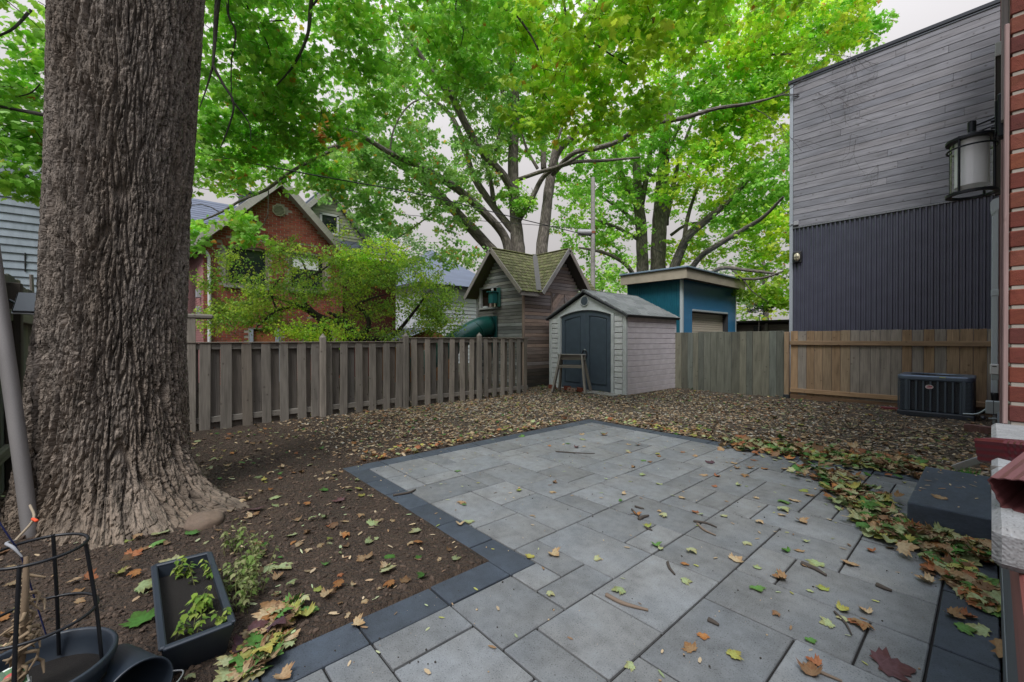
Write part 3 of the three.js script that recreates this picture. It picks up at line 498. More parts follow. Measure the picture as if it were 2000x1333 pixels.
  // badge: red oval with a white rim and script lettering
  const cv = document.createElement('canvas'); cv.width = 256; cv.height = 160; const cx = cv.getContext('2d');
  cx.fillStyle = '#d8d4d6'; cx.fillRect(0, 0, 256, 160); cx.fillStyle = '#8f1530'; cx.beginPath(); cx.ellipse(128, 80, 116, 68, 0, 0, 7); cx.fill(); cx.fillStyle = '#f0e8ea'; cx.font = 'italic bold 76px serif'; cx.textAlign = 'center'; cx.textBaseline = 'middle'; cx.fillText('Rheem', 126, 84);
  const ct = new THREE.CanvasTexture(cv); ct.colorSpace = THREE.SRGBColorSpace;
  const bg = new THREE.CircleGeometry(0.5, 40); bg.scale(0.085, 0.058, 1);
  const badge = part('badge', bg.translate(-0.055, h - 0.165, e + 0.0085), M('badge_print', [1, 1, 1], { map: ct, roughness: 0.35 }), A);
  part('badge_rim', cyl(0.5, 0.5, 0.012, 40).rotateX(Math.PI / 2).scale(0.096, 0.067, 1).translate(-0.055, h - 0.165, e + 0.001), M('badge_white', [0.62, 0.6, 0.61], { roughness: 0.4 }), badge);
  tag(part('loose_brick', cb(0.30, 0.06, 0.12, 0.006, 'x').applyMatrix4(new THREE.Matrix4().makeRotationY(0.1)).translate(-1.18, 0.05, -10.2), M('maroon_piece', [0.16, 0.035, 0.04], { map: rep(T.brick, 3, 3) })), 'dark red flat piece on the soil at the left end of the air conditioner', 'brick');
}
// white strip and green tuft behind the step
{
  tag(part('metal_strip', bar(G(1862, 925, 0.03).add(V(0, 0.02, -0.15)), V(-0.02, 0.28, -5.55), 0.06, 0.012, 0.003), M('strip_white', [0.5, 0.5, 0.56], { roughness: 0.5 })), 'thin pale strip leaning behind the far corner of the charcoal step', 'strip');
  const f = rng(51), b = [];
  for (let k = 0; k < 160; k++) { const a = f() * 6.28, x = -0.14 + 0.10 * (f() - 0.5), z = -5.62 + 0.14 * (f() - 0.5), h = rr(0.06, 0.16, f), w = 0.004, lx = Math.cos(a) * 0.05, lz = Math.sin(a) * 0.05, g = new THREE.BufferGeometry(); g.setAttribute('position', new THREE.Float32BufferAttribute([x - w, 0, z, x + w, 0, z, x + lx, h, z + lz], 3)); g.setAttribute('uv', new THREE.Float32BufferAttribute(6, 2)); g.computeVertexNormals(); b.push(g); }
  tag(part('grass', b, M('fresh_grass', [0.06, 0.30, 0.03], { side: THREE.DoubleSide })), 'bright green tuft of grass behind the charcoal step', 'grass', null, 'stuff');
}

// ---------------------------------------------------------------- plastic garden shed
{
  const X0 = -8.05, X1 = -5.60, Z0 = -8.5, Z1 = -10.85, EV = 1.86, PK = 2.50, XC = (X0 + X1) / 2;
  const S = thing('garden_shed', 'pale plastic garden shed with grey double doors and a shingled gable roof', 'shed');
  const f = rng(61), skin = [0, 1, 2].map((i) => M('resin_' + i, [0.53 + 0.015 * i, 0.55 + 0.015 * i, 0.57 + 0.015 * i], { map: rep(T.grit, 1.3, 1.3), roughness: 0.6 })), tan = M('resin_frame', [0.50, 0.535, 0.555], { roughness: 0.6, map: rep(T.grit, 1.3, 1.3) });
  const warm = [0, 1, 2].map((i) => M('resin_lit_side_' + i, [0.72 + 0.012 * i, 0.68 + 0.012 * i, 0.735 + 0.012 * i], { map: rep(T.grit, 1.3, 1.3), roughness: 0.6 }));  // same resin as the front, the side's stronger light put into a paler colour
  // front wall with the arched opening
  const DW = 0.80, arch = (w, y0, rise, n = 14) => { const q = []; for (let i = 0; i <= n; i++) { const t = -1 + 2 * i / n; q.push([t * w, y0 + rise * (1 - t * t)]); } return q; };
  const hole = [[-DW, 0.03], ...arch(DW, 1.90, 0.14), [DW, 0.03]];
  part('front_wall', ext([[-1.18, 0], [1.18, 0], [1.18, EV], [0, PK - 0.06], [-1.18, EV]], 0.05, [hole]).translate(XC, 0, Z0 - 0.06), tan, S);
  const rim = [...arch(DW + 0.09, 1.915, 0.145)], rin = arch(DW + 0.01, 1.905, 0.14).reverse();
  part('door_surround', [ext([[-DW - 0.09, 0], ...rim, [DW + 0.09, 0], [DW + 0.01, 0], ...rin, [-DW - 0.01, 0]], 0.03).translate(XC, 0, Z0 - 0.008)], tan, S);
  const rows = 14, rh = EV / rows;
  for (const s of [-1, 1]) for (let r = 0; r < rows; r++) part('siding_panel', cb(0.215, rh - 0.016, 0.026, 0.006, 'x', f() * 4, f() * 4), pick(skin, f), S, [XC + s * 1.01, rh * (r + 0.5), Z0], [-0.05, 0, 0]);
  for (const s of [-1, 1]) part('corner_trim', bx(XC + s * 1.175 - 0.05, XC + s * 1.175 + 0.05, 0, EV, Z0 - 0.06, Z0 + 0.014, 0.01), tan, S);
  // right and left walls
  for (const s of [1, -1]) {
    const x = s > 0 ? X1 - 0.02 : X0 + 0.02;
    part('side_wall', bx(x - 0.03, x, 0, EV, Z1, Z0 - 0.07, 0.004), warm[0], S);
    if (s > 0) for (let r = 0; r < rows; r++) { const wm = pick(warm, f); for (const [a, b] of [[-8.56, -8.84], [-8.84, -9.66], [-9.66, -10.48], [-10.48, -10.80]])
      part('siding_panel', cb(0.026, rh - 0.019, Math.abs(a - b) - 0.0012, 0.0006, 'z', f() * 4, f() * 4), wm, S, [x + 0.008, rh * (r + 0.5), (a + b) / 2], [0, 0, -0.06]); }
    part('corner_trim', bx(x - 0.03, x + 0.018, 0, EV, -10.86, -10.80, 0.006), warm[1], S);
  }
  part('back_wall', bx(X0 + 0.03, X1 - 0.03, 0, EV, Z1 - 0.03, Z1, 0.004), tan, S);
  // doors
  const dm = M('door_grey', [0.056, 0.080, 0.110], { map: rep(T.grit, 1.5, 1.5), roughness: 0.55 }), din = M('door_panel', [0.051, 0.074, 0.102], { map: rep(T.grit, 1.5, 1.5), roughness: 0.5 });
  for (const s of [-1, 1]) {
    const top = arch(DW - 0.008, 1.895, 0.14, 20).filter(([x]) => x * s >= -0.001), o = s < 0 ? [[-DW + 0.008, 0.04], ...top, [-0.006, 0.04]] : [[0.006, 0.04], ...top, [DW - 0.008, 0.04]];
    const lo = s < 0 ? -0.68 : 0.13, hi = s < 0 ? -0.13 : 0.68, it = []; for (let i = 0; i <= 8; i++) { const x = lerp(lo, hi, i / 8); it.push([x, 1.78 + 0.13 * (1 - (x / DW) ** 2)]); }
    const d = part('door', ext(o, 0.035, [[[lo, 0.16], ...it, [hi, 0.16]]], 0.006).translate(XC, 0, Z0 - 0.055), dm, S);
    part('door_inset', [ext([[lo, 0.16], ...it, [hi, 0.16]], 0.014).translate(XC, 0, Z0 - 0.05)], din, d);
    const ins = 0.035; part('door_field', ext([[lo + ins, 0.16 + ins], ...it.map(([x, y]) => [lerp(x, (lo + hi) / 2, 0.13), y - ins]), [hi - ins, 0.16 + ins]], 0.02, null, 0.008).translate(XC, 0, Z0 - 0.043), din, d);
    part('handle', [new THREE.TorusGeometry(0.05, 0.012, 8, 16, Math.PI).rotateZ(s < 0 ? -Math.PI / 2 + Math.PI : -Math.PI / 2).scale(0.8, 1.7, 1).translate(XC + s * 0.035, 0.93, Z0 + 0.0), cyl(0.015, 0.015, 0.03, 10).rotateX(Math.PI / 2).translate(XC + s * 0.035, 1.01, Z0 - 0.01), cyl(0.015, 0.015, 0.03, 10).rotateX(Math.PI / 2).translate(XC + s * 0.035, 0.85, Z0 - 0.01)], M('handle_black', [0.010, 0.012, 0.015], { roughness: 0.4 }), d);
  }
  part('lock_plate', bx(XC - 0.03, XC + 0.02, 1.03, 1.06, Z0 - 0.018, Z0 - 0.008, 0.002), M('plate', [0.4, 0.42, 0.45], { metalness: 0.6, roughness: 0.4 }), S);
  // round gable vent
  const vg = part('gable_vent', cyl(0.112, 0.112, 0.03, 30).rotateX(Math.PI / 2).translate(XC, 2.275, Z0 + 0.0), M('vent_grey', [0.075, 0.10, 0.13], { roughness: 0.5 }), S);
  part('vent_ring', new THREE.TorusGeometry(0.118, 0.012, 8, 30).translate(XC, 2.275, Z0 + 0.005), tan, vg);
  for (let k = -3; k <= 3; k++) { const w = Math.sqrt(0.105 ** 2 - (k * 0.028) ** 2); part('louvre', bx(XC - w, XC + w, 2.275 + k * 0.028 - 0.007, 2.275 + k * 0.028 + 0.007, Z0 + 0.012, Z0 + 0.024, 0.003), mats.vent_grey, vg); }
  // roof slopes with moulded shingles
  const roofM = [0, 1, 2, 3].map((i) => M('roof_resin_' + i, [0.13 + 0.018 * i, 0.138 + 0.018 * i, 0.142 + 0.018 * i], { map: rep(T.grit, 2, 2), roughness: 0.7 }));
  const edge = M('roof_edge', [0.035, 0.038, 0.045], { roughness: 0.6 });
  for (const s of [-1, 1]) {
    const half = 1.30, rise = PK + 0.03 - EV - 0.0, L = Math.hypot(half, rise), ang = Math.atan2(rise, half), zf = Z0 + 0.07, zb = Z1 - 0.05, D = zf - zb;
    const R0 = new THREE.Group(); R0.name = 'roof'; S.add(R0); R0.position.set(XC, PK + 0.04, (zf + zb) / 2); R0.rotation.z = -s * ang;
    part('roof_deck', cb(L, 0.035, D, 0.004, 'x').translate(s * L / 2, -0.02, 0), edge, R0);
    const n = 8, rl = L / n;
    for (let r = 0; r < n; r++) { let z = -D / 2 + 0.005; let k = 0; while (z < D / 2 - 0.02) { const w = Math.min(k === 0 && r % 2 ? 0.20 : 0.405, D / 2 - 0.005 - z); part('shingle', cb(rl + 0.012, 0.026, w - 0.02, 0.004, 'z', f() * 4, f() * 4), pick(roofM, f), R0, [s * (rl * (r + 0.5)), 0.010, z + w / 2], [0, 0, s * -0.06]); z += w; k++; } }
    part('drip_edge', bx(s * L - 0.012, s * L + 0.012, -0.055, 0.012, -D / 2, D / 2, 0.004, 'z'), edge, R0);
  }
  part('ridge_cap', bx(XC - 0.05, XC + 0.05, PK + 0.035, PK + 0.058, Z1 - 0.05, Z0 + 0.075, 0.01, 'z'), roofM[0], S);
  tag(part('paving_slab', bx(-6.6, -5.7, -0.03, 0.028, -8.47, -8.12, 0.008, 'x'), M('slab', [0.24, 0.24, 0.23], { map: rep(T.conc, 1, 1) })), 'flat grey slab at the foot of the plastic shed', 'slab');
}
{ // sawhorse and the bricks under it
  const w = [greyWood[2], greyWood[4], greyWood[0]], S = thing('sawhorse', 'small weathered wooden sawhorse in front of the shed doors', 'sawhorse', [-6.80, 0.02, -7.98], 0.45); S.scale.setScalar(1.12);
  part('top_beam', [bx(-0.30, 0.30, 0.70, 0.80, -0.045, 0.045, 0.006, 'x'), bx(-0.30, 0.30, 0.80, 0.825, -0.09, 0.09, 0.005, 'x')], w[0], S);
  for (const [sx, sz] of [[-1, -1], [-1, 1], [1, -1], [1, 1]]) part('leg', bar(V(sx * 0.36, 0, sz * 0.27), V(sx * 0.24, 0.79, sz * 0.055), 0.115, 0.04, 0.004, 'y', V(1, 0, 0)), w[1], S);
  for (const s of [-1, 1]) part('stretcher', bx(-0.30, 0.30, 0.53, 0.59, s * 0.13 - 0.012, s * 0.13 + 0.012, 0.004, 'x'), w[2], S);
  const bl = [['red brick on the ground at the left foot of the sawhorse', -7.62, -8.16, 0.2, 0], ['pale hollow brick standing under the sawhorse', -6.90, -8.1, 0.5, 1], ['red brick standing behind the right leg of the sawhorse', -6.72, -8.2, -0.2, 0], ['red brick on the ground between the sawhorse legs', -7.15, -8.22, 0.1, 0]];
  bl.forEach(([l, x, z, t, k]) => { const b = part('loose_brick', k ? ext([[-0.1, 0], [0.1, 0], [0.1, 0.09], [-0.1, 0.09]], 0.07, [[[-0.07, 0.025], [-0.025, 0.025], [-0.025, 0.065], [-0.07, 0.065]], [[0.025, 0.025], [0.07, 0.025], [0.07, 0.065], [0.025, 0.065]]]) : cb(0.2, 0.10, 0.065, 0.004, 'x').translate(0, 0.05, 0), k ? M('pale_brick', [0.28, 0.20, 0.16], { map: rep(T.brick, 3, 3) }) : brickSet[0]); b.position.set(x, 0.015, z); b.rotation.y = t; tag(b, l, 'brick'); });
}
// ---------------------------------------------------------------- wooden playhouse with crossed gables
{
  const H = thing('playhouse', 'dark weathered wooden playhouse with mossy crossed gable roofs', 'playhouse');
  const f = rng(71), X0 = -10.41, X1 = -8.33, Z0 = -7.8, Z1 = -10.8, EV = 2.50, XR = -9.38, ZR = -9.28, PK = 3.86;
  const front = woodSet('silver_plank', [0.29, 0.285, 0.29], 6, 0.40, 0.05), darkLow = woodSet('damp_plank', [0.075, 0.062, 0.055], 3, 0.3), side = woodSet('brown_plank', [0.30, 0.235, 0.215], 6, 0.42, 0.10), trim = woodSet('trim_plank', [0.30, 0.275, 0.265], 3, 0.1), darkw = M('dark_inside', [0.02, 0.017, 0.015], { roughness: 1 });
  const ph = 0.098;
  // planks of the gable wall facing the yard, leaving the window
  const slopeL = (PK - 0.12 - EV) / ((X1 - X0) / 2);
  for (let r = 0; r * ph < PK - 0.25; r++) {
    const y = r * ph, yc = y + ph / 2; let a = X0, b = X1; if (yc > EV) { const k = (yc - EV) / (slopeL * 1.02); a = X0 + k; b = X1 - k; } if (b - a < 0.08) continue;
    const segs = yc > 2.22 && yc < 2.80 ? [[a, -10.25], [-9.42, b]] : [[a, b]];
    for (const [p, q] of segs) if (q - p > 0.03) part('plank', cb(q - p, ph - 0.010, 0.026, 0.004, 'x', f() * 9, f() * 9), pick(front, f), H, [(p + q) / 2, yc, Z0 + rr(-0.003, 0.003, f)], [0.05, 0, 0]);
  }
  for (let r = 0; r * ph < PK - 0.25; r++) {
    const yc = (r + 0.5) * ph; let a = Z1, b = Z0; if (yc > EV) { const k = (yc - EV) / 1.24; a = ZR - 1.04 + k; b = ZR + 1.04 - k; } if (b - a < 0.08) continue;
    part('plank', cb(0.026, ph - 0.010, b - a, 0.004, 'z', f() * 9, f() * 9), f() < 1.05 - r / 9 ? pick(darkLow, f) : pick(side, f), H, [X1 + rr(-0.003, 0.003, f), yc, (a + b) / 2], [0, 0, -0.05]);  // darker planks are picked more often towards the bottom
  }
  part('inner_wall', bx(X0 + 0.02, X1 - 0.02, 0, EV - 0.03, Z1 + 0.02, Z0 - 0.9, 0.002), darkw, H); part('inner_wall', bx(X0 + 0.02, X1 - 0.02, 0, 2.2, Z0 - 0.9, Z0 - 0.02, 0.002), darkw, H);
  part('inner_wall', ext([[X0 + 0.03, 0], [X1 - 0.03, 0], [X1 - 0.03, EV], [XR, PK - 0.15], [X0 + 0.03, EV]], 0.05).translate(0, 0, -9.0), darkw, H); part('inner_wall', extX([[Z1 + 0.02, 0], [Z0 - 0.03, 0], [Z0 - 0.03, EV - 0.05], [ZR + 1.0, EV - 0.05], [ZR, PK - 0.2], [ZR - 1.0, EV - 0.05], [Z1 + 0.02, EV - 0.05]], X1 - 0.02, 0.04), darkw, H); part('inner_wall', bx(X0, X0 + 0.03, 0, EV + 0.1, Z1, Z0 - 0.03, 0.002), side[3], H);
  part('corner_board', bx(X1 - 0.05, X1 + 0.02, 0, EV + 0.02, Z0 - 0.03, Z0 + 0.025, 0.004), side[2], H); part('corner_board', bx(X0 - 0.02, X0 + 0.07, 0, EV + 0.02, Z0 - 0.03, Z0 + 0.025, 0.004), front[0], H);
  const win = part('window_frame', [bx(-10.27, -10.20, 2.22, 2.83, Z0 - 0.05, Z0 + 0.03, 0.004), bx(-9.45, -9.38, 2.22, 2.83, Z0 - 0.05, Z0 + 0.03, 0.004), bx(-10.27, -9.38, 2.80, 2.86, Z0 - 0.05, Z0 + 0.03, 0.004, 'x'), bx(-10.27, -9.38, 2.19, 2.24, Z0 - 0.05, Z0 + 0.05, 0.004, 'x')], front[1], H);
  part('post', bx(-9.98, -9.91, 2.24, 2.80, Z0 - 0.2, Z0 - 0.13, 0.004), side[1], win); part('post', bx(-9.80, -9.70, 2.24, 2.62, Z0 - 0.6, Z0 - 0.5, 0.004), side[3], win); part('ledge_block', bx(-10.10, -9.92, 2.241, 2.29, Z0 - 0.04, Z0 + 0.03, 0.004), M('ledge_white', [0.45, 0.47, 0.5]), win);
  // hay-loft doors in the side gable
  const clip = (pl, n, c) => { const o = []; pl.forEach((p, i) => { const q = pl[(i + 1) % pl.length], a = p[0] * n[0] + p[1] * n[1] - c, b = q[0] * n[0] + q[1] * n[1] - c; if (a >= 0) o.push(p); if (a * b < 0) { const t = a / (a - b); o.push([lerp(p[0], q[0], t), lerp(p[1], q[1], t)]); } }); return o; };
  for (const [z0, z1, s] of [[-8.88, -9.38, 1], [-9.40, -9.90, -1]]) {
    const d = part('loft_door', bx(X1 + 0.014, X1 + 0.026, 1.75, 2.62, z1, z0, 0.003), darkw, H), n = [s * 0.7071, 0.7071], rect = [[z0 - 0.008, 1.76], [z0 - 0.008, 2.61], [z1 + 0.008, 2.61], [z1 + 0.008, 1.76]], lo = Math.min(...rect.map((p) => p[0] * n[0] + p[1] * n[1]));
    for (let k = 0; k < 11; k++) { const pl = clip(clip(rect, n, lo + k * 0.095 + 0.004), [-n[0], -n[1]], -(lo + (k + 1) * 0.095 - 0.004)); if (pl.length > 2) part('plank', extX(pl, X1 + 0.044, 0.02), side[(k + (s > 0 ? 2 : 0)) % 6], d); }
  }
  part('loft_trim', [bx(X1 + 0.014, X1 + 0.036, 1.70, 2.66, -8.88, -8.84, 0.003), bx(X1 + 0.014, X1 + 0.036, 2.62, 2.66, -9.92, -8.88, 0.003, 'z')], side[0], H);
  // roofs: shingles one by one on the slopes in view
  const sh = [...Array(6)].map((_, i) => { const q = rng(i + 90), k = 0.65 + 0.7 * q(); return M('mossy_shingle_' + i, [0.175 * k, 0.160 * k, 0.095 * k], { map: rep(T.moss, 2, 2), bumpMap: rep(T.gritB, 3, 3), bumpScale: 0.004, roughness: 1 }); });
  const deck = M('roof_deck', [0.05, 0.042, 0.035], { roughness: 1 });
  const RW = 1.27, zf = Z0 + 0.30, zb = Z1 - 0.25, EVR = 2.56, rise = PK - EVR, L = Math.hypot(RW, rise), ang = Math.atan2(rise, RW);
  const valley = (t) => 1.10 * t;                                  // half width of the side gable at fraction t down the slope
  const rows = 13, rl = L / rows;
  const inGable = (z, t) => Math.abs(z - ZR) < valley(t);
  const slope = (s) => { const g = new THREE.Group(); g.name = 'roof'; H.add(g); g.position.set(XR, PK, 0); g.rotation.z = -s * ang; return g; };
  const Rt = slope(1), Lt = slope(-1);
  for (let r = 0; r < rows; r++) { let z = zf, first = true; while (z > zb) { let w = first ? rr(0.05, 0.16, f) : rr(0.12, 0.20, f); first = false; const t = (r + 0.6) / rows; let e = Math.max(z - w, zb); if (!inGable((z + e) / 2, t)) part('shingle', cb(rl * 1.2, 0.024, z - e - 0.014, 0.003, 'x', f() * 5, f() * 5), pick(sh, f), Rt, [rl * (r + 0.5) + rr(-0.008, 0.008, f), 0.018, (z + e) / 2], [0, 0, 0.10 + rr(-0.03, 0.03, f)]); z = e; } }
  for (const [a, b] of [[zf, ZR + 1.1], [ZR - 1.1, zb]]) part('roof_deck', cb(L, 0.022, Math.abs(a - b), 0.002).translate(L / 2, -0.012, (a + b) / 2), deck, Rt);
  part('roof_deck', ext([[0, -(ZR + 1.1)], [0, -(ZR - 1.1)], [L, -(ZR - 1.1)], [0.02, -ZR], [L, -(ZR + 1.1)]], 0.02).rotateX(-Math.PI / 2).translate(0, -0.022, 0), deck, Rt);
  part('roof_deck', cb(L, 0.03, zf - zb, 0.003).translate(-L / 2, -0.01, (zf + zb) / 2), sh[2], Lt);
  // side gable: ridge runs out to x = -8
  const XO = -8.0, len = XO - XR, gw = 1.10, L2 = Math.hypot(gw, rise + 0.02), an2 = Math.atan2(rise + 0.02, gw);
  for (const s of [1, -1]) { const g = new THREE.Group(); g.name = 'roof'; H.add(g); g.position.set(XR, PK + 0.02, ZR); g.rotation.x = s * an2;
    for (let r = 0; r < rows; r++) { const t = (r + 0.5) / rows; let x = len - 0.005, first = true, stop = len * t - 0.02; while (x > stop) { let w = first ? rr(0.07, 0.16, f) : rr(0.12, 0.20, f); first = false; const e = Math.max(x - w, stop - 0.02); part('shingle', cb(x - e - 0.014, 0.024, L2 / rows * 1.2, 0.003, 'z', f() * 5, f() * 5), pick(sh, f), g, [(x + e) / 2, 0.018, s * L2 * t + rr(-0.008, 0.008, f)], [s * -0.10 + rr(-0.03, 0.03, f), 0, 0]); x = e; } }
    part('roof_deck', ext([[0, 0], [len, 0], [len, -s * L2], [len - 0.05, -s * L2]].map(([x, y]) => [x, y]), 0.02).rotateX(-Math.PI / 2).translate(0, -0.022, 0), deck, g);
  }
  part('valley_flashing', bar(V(XR + 0.03, PK + 0.075, ZR + 0.03), V(-8.09, EVR + 0.075, ZR + 1.11), 0.19, 0.014, 0.003, 'y', V(0.6, 0.75, 0.4)), M('lead', [0.085, 0.078, 0.075], { roughness: 0.6, metalness: 0.2 }), H);
  part('ridge_cap', bx(XR - 0.06, XR + 0.06, PK + 0.01, PK + 0.045, zb, zf, 0.012, 'z'), sh[1], H); part('ridge_cap', bx(XR + 0.06, XO, PK + 0.02, PK + 0.055, ZR - 0.06, ZR + 0.06, 0.012, 'x'), sh[3], H);
  // barge boards
  const tb = (a, b, up) => bar(a, b, 0.12, 0.028, 0.004, 'y', up);
  part('barge_board', tb(V(XR, PK - 0.02, zf + 0.012), V(XR + RW, EVR - 0.02, zf + 0.012), V(0, 0, 1)), trim[0], H); part('barge_board', tb(V(XR, PK - 0.02, zf + 0.012), V(XR - RW, EVR - 0.02, zf + 0.012), V(0, 0, 1)), trim[1], H);
  part('barge_board', tb(V(XO + 0.014, PK, ZR), V(XO + 0.014, EVR - 0.02, ZR + gw), V(1, 0, 0)), trim[2], H); part('barge_board', tb(V(XO + 0.014, PK, ZR), V(XO + 0.014, EVR - 0.02, ZR - gw), V(1, 0, 0)), trim[0], H);
  part('eave_board', bx(XR + RW - 0.03, XR + RW + 0.0, EVR - 0.10, EVR + 0.0, ZR + gw, zf, 0.004, 'z'), trim[1], H);
  // green tube slide
  const sm = M('slide_green', [0.010, 0.095, 0.085], { roughness: 0.3, map: rep(T.grit, 1, 1) });
  const Sl = thing('tube_slide', 'dark green plastic tube slide coming down from the playhouse window', 'slide', [-9.72, 0, Z0 + 0.1]);
  part('tube', tube([V(0.05, 1.70, 0), V(0.0, 1.64, 0.35), V(-0.10, 1.30, 1.0), V(-0.2, 0.85, 1.7), V(-0.25, 0.55, 2.3)], [0.29, 0.29, 0.29, 0.29, 0.29], 26, 0.12), sm, Sl);
  for (const [y, z, x] of [[1.58, 0.45, -0.02], [1.12, 1.23, -0.13]]) part('collar', new THREE.TorusGeometry(0.292, 0.025, 8, 26).rotateX(0.60).translate(x, y, z), sm, Sl);
  part('entry_panel', bx(-0.30, 0.34, 0.9, 1.98, -0.06, -0.02, 0.01), M('slide_dark', [0.006, 0.05, 0.055], { roughness: 0.4 }), Sl);
  const teal = M('teal_paint', [0.012, 0.115, 0.125], { roughness: 0.5 });
  const Bd = thing('bird_box', 'small teal box with a lid on the playhouse wall right of the window', 'bird box', [-9.42, 2.50, Z0 + 0.06]); Bd.scale.setScalar(0.82);
  part('box', bx(-0.12, 0.12, -0.20, 0.17, 0.05, 0.26, 0.006), teal, Bd); part('lid', bx(-0.15, 0.15, 0.172, 0.20, 0.02, 0.32, 0.005), teal, Bd); part('back_board', bx(0.04, 0.24, -0.32, 0.34, 0, 0.02, 0.004), M('teal_dark', [0.01, 0.07, 0.065]), Bd); part('knob', new THREE.SphereGeometry(0.05, 12, 8).scale(1, 1.3, 1).translate(0, 0.25, 0.17), M('knob_grey', [0.36, 0.36, 0.37]), Bd); part('perch', cyl(0.03, 0.04, 0.12, 10).translate(0.1, -0.27, 0.15), M('perch_tan', [0.28, 0.24, 0.18]), Bd);
}
// ---------------------------------------------------------------- blue metal shed
{
  const B = thing('metal_shed', 'blue corrugated metal shed with a beige roof edge and a roller door', 'shed'), X0 = -8.85, X1 = -6.765, Z0 = -13.485, Z1 = -17.9, H = 3.32;
  const blue = M('blue_metal', [0.045, 0.195, 0.370], { metalness: 0.2, roughness: 0.30, map: rep(T.grit, 1, 1) }), teal = M('teal_metal', [0.016, 0.140, 0.205], { metalness: 0.2, roughness: 0.4, map: rep(T.grit, 1, 1) });
  const ribs = (L, n, d) => { const q = []; for (let k = 0; k < n; k++) { const a = k / n * L, w = L / n; q.push([a, 0], [a + 0.3 * w, 0], [a + 0.42 * w, d], [a + 0.8 * w, d], [a + 0.95 * w, 0]); } q.push([L, 0]); return q.concat(q.slice().reverse().map(([a, b]) => [a, b - 0.004])); };
  part('inner_wall', bx(X0 + 0.02, X1 - 0.65, 0, H, Z1, Z0 - 0.03, 0.002), M('shed_dark', [0.03, 0.032, 0.036]), B);
  part('corrugated_panel', ext(ribs(X1 - X0, 24, 0.022).map(([a, b]) => [X0 + a, -b]), H).rotateX(-Math.PI / 2).translate(0, 0, Z0), teal, B);
  const sideP = (za, zb, y0, y1, n) => ext(ribs(za - zb, n, 0.018).map(([a, b]) => [b, zb + a].map((v, i) => (i ? -v : v))).map(([x, y]) => [x, y]), y1 - y0).rotateX(-Math.PI / 2).translate(X1, y0, 0);
  part('corrugated_panel', sideP(Z0, -14.2, 0, H, 9), blue, B); part('corrugated_panel', sideP(-14.2, -17.1, 2.34, H, 36), blue, B); part('corrugated_panel', sideP(-17.1, Z1, 0, H, 10), blue, B);
  part('corner_trim', bx(X1 - 0.06, X1 + 0.035, 0, H, Z0 - 0.06, Z0 + 0.035, 0.006), M('trim_grey', [0.50, 0.56, 0.60], { metalness: 0.3, roughness: 0.5 }), B); part('corner_trim', bx(X1 - 0.04, X1 + 0.03, 0, H, Z1 - 0.03, Z1 + 0.05, 0.006), mats.trim_grey, B);
  part('door_head', bx(X1 - 0.3, X1 + 0.04, 2.27, 2.335, -17.1, -14.2, 0.006, 'z'), mats.trim_grey, B);
  part('door_jamb', bx(X1 - 0.6, X1 + 0.02, 0, 2.27, -17.14, -17.06, 0.004), mats.shed_dark, B);
  for (let k = 0; k < 27; k++) part('shutter_slat', cb(0.03, 0.08, 2.82, 0.014, 'z'), M('slat' + k, [0.58, 0.52, 0.43], { roughness: 0.5 }), B, [X1 - 0.16, 0.06 + 0.082 * k, -15.65]);
  const beige = M('beige_fascia', [0.42, 0.37, 0.29], { map: rep(T.grit, 1, 1), roughness: 0.7 });
  part('fascia', bx(X0 - 0.08, X1 + 0.30, H - 0.05, H + 0.28, Z0 + 0.27, Z0 + 0.30, 0.004, 'x'), beige, B); part('fascia', bx(X1 + 0.27, X1 + 0.30, H - 0.05, H + 0.28, Z1 - 0.2, Z0 + 0.268, 0.004, 'z'), beige, B);
  part('soffit', bx(X0 - 0.08, X1 + 0.268, H - 0.03, H, Z1 - 0.2, Z0 + 0.268, 0.002), M('soffit_dark', [0.16, 0.14, 0.12]), B);
  part('roof', bx(X0 - 0.12, X1 + 0.36, H + 0.283, H + 0.34, Z1 - 0.25, Z0 + 0.36, 0.01, 'x'), M('roof_blue', [0.20, 0.27, 0.36], { metalness: 0.3, roughness: 0.45 }), B);
}
{ // low board shed between the blue shed and the tall building
  const c = P(1490, 640, 17), S = thing('board_shed', 'low dark board shed seen over the fence left of the tall building', 'shed', [c.x, 0, c.z]), f = rng(91);
  for (let k = 0; k < 9; k++) part('board', cb(3.6, 0.20, 0.04, 0.006, 'x', f() * 9, f() * 9), greyWood[k % 7], S, [0.6, 0.15 + k * 0.205, rr(-0.01, 0.01, f)]);
  for (const x of [-1.1, 0.15, 1.5]) part('post', bx(x - 0.05, x + 0.05, 0, 1.95, 0.03, 0.10, 0.006), greyWood[4], S);
  part('roof', bx(-1.2, 2.6, 1.97, 2.06, -1.5, 0.25, 0.02, 'x'), M('felt', [0.05, 0.048, 0.05], { roughness: 1, map: rep(T.dirt, 1, 1) }), S);
  part('wall', bx(-1.15, 2.5, 0, 1.95, -1.4, -0.05, 0.01), mats.dark_post, S);
  part('lamp_box', bx(-0.28, -0.02, 1.62, 1.85, 0.105, 0.2, 0.02), mats.lamp_black, S);
}
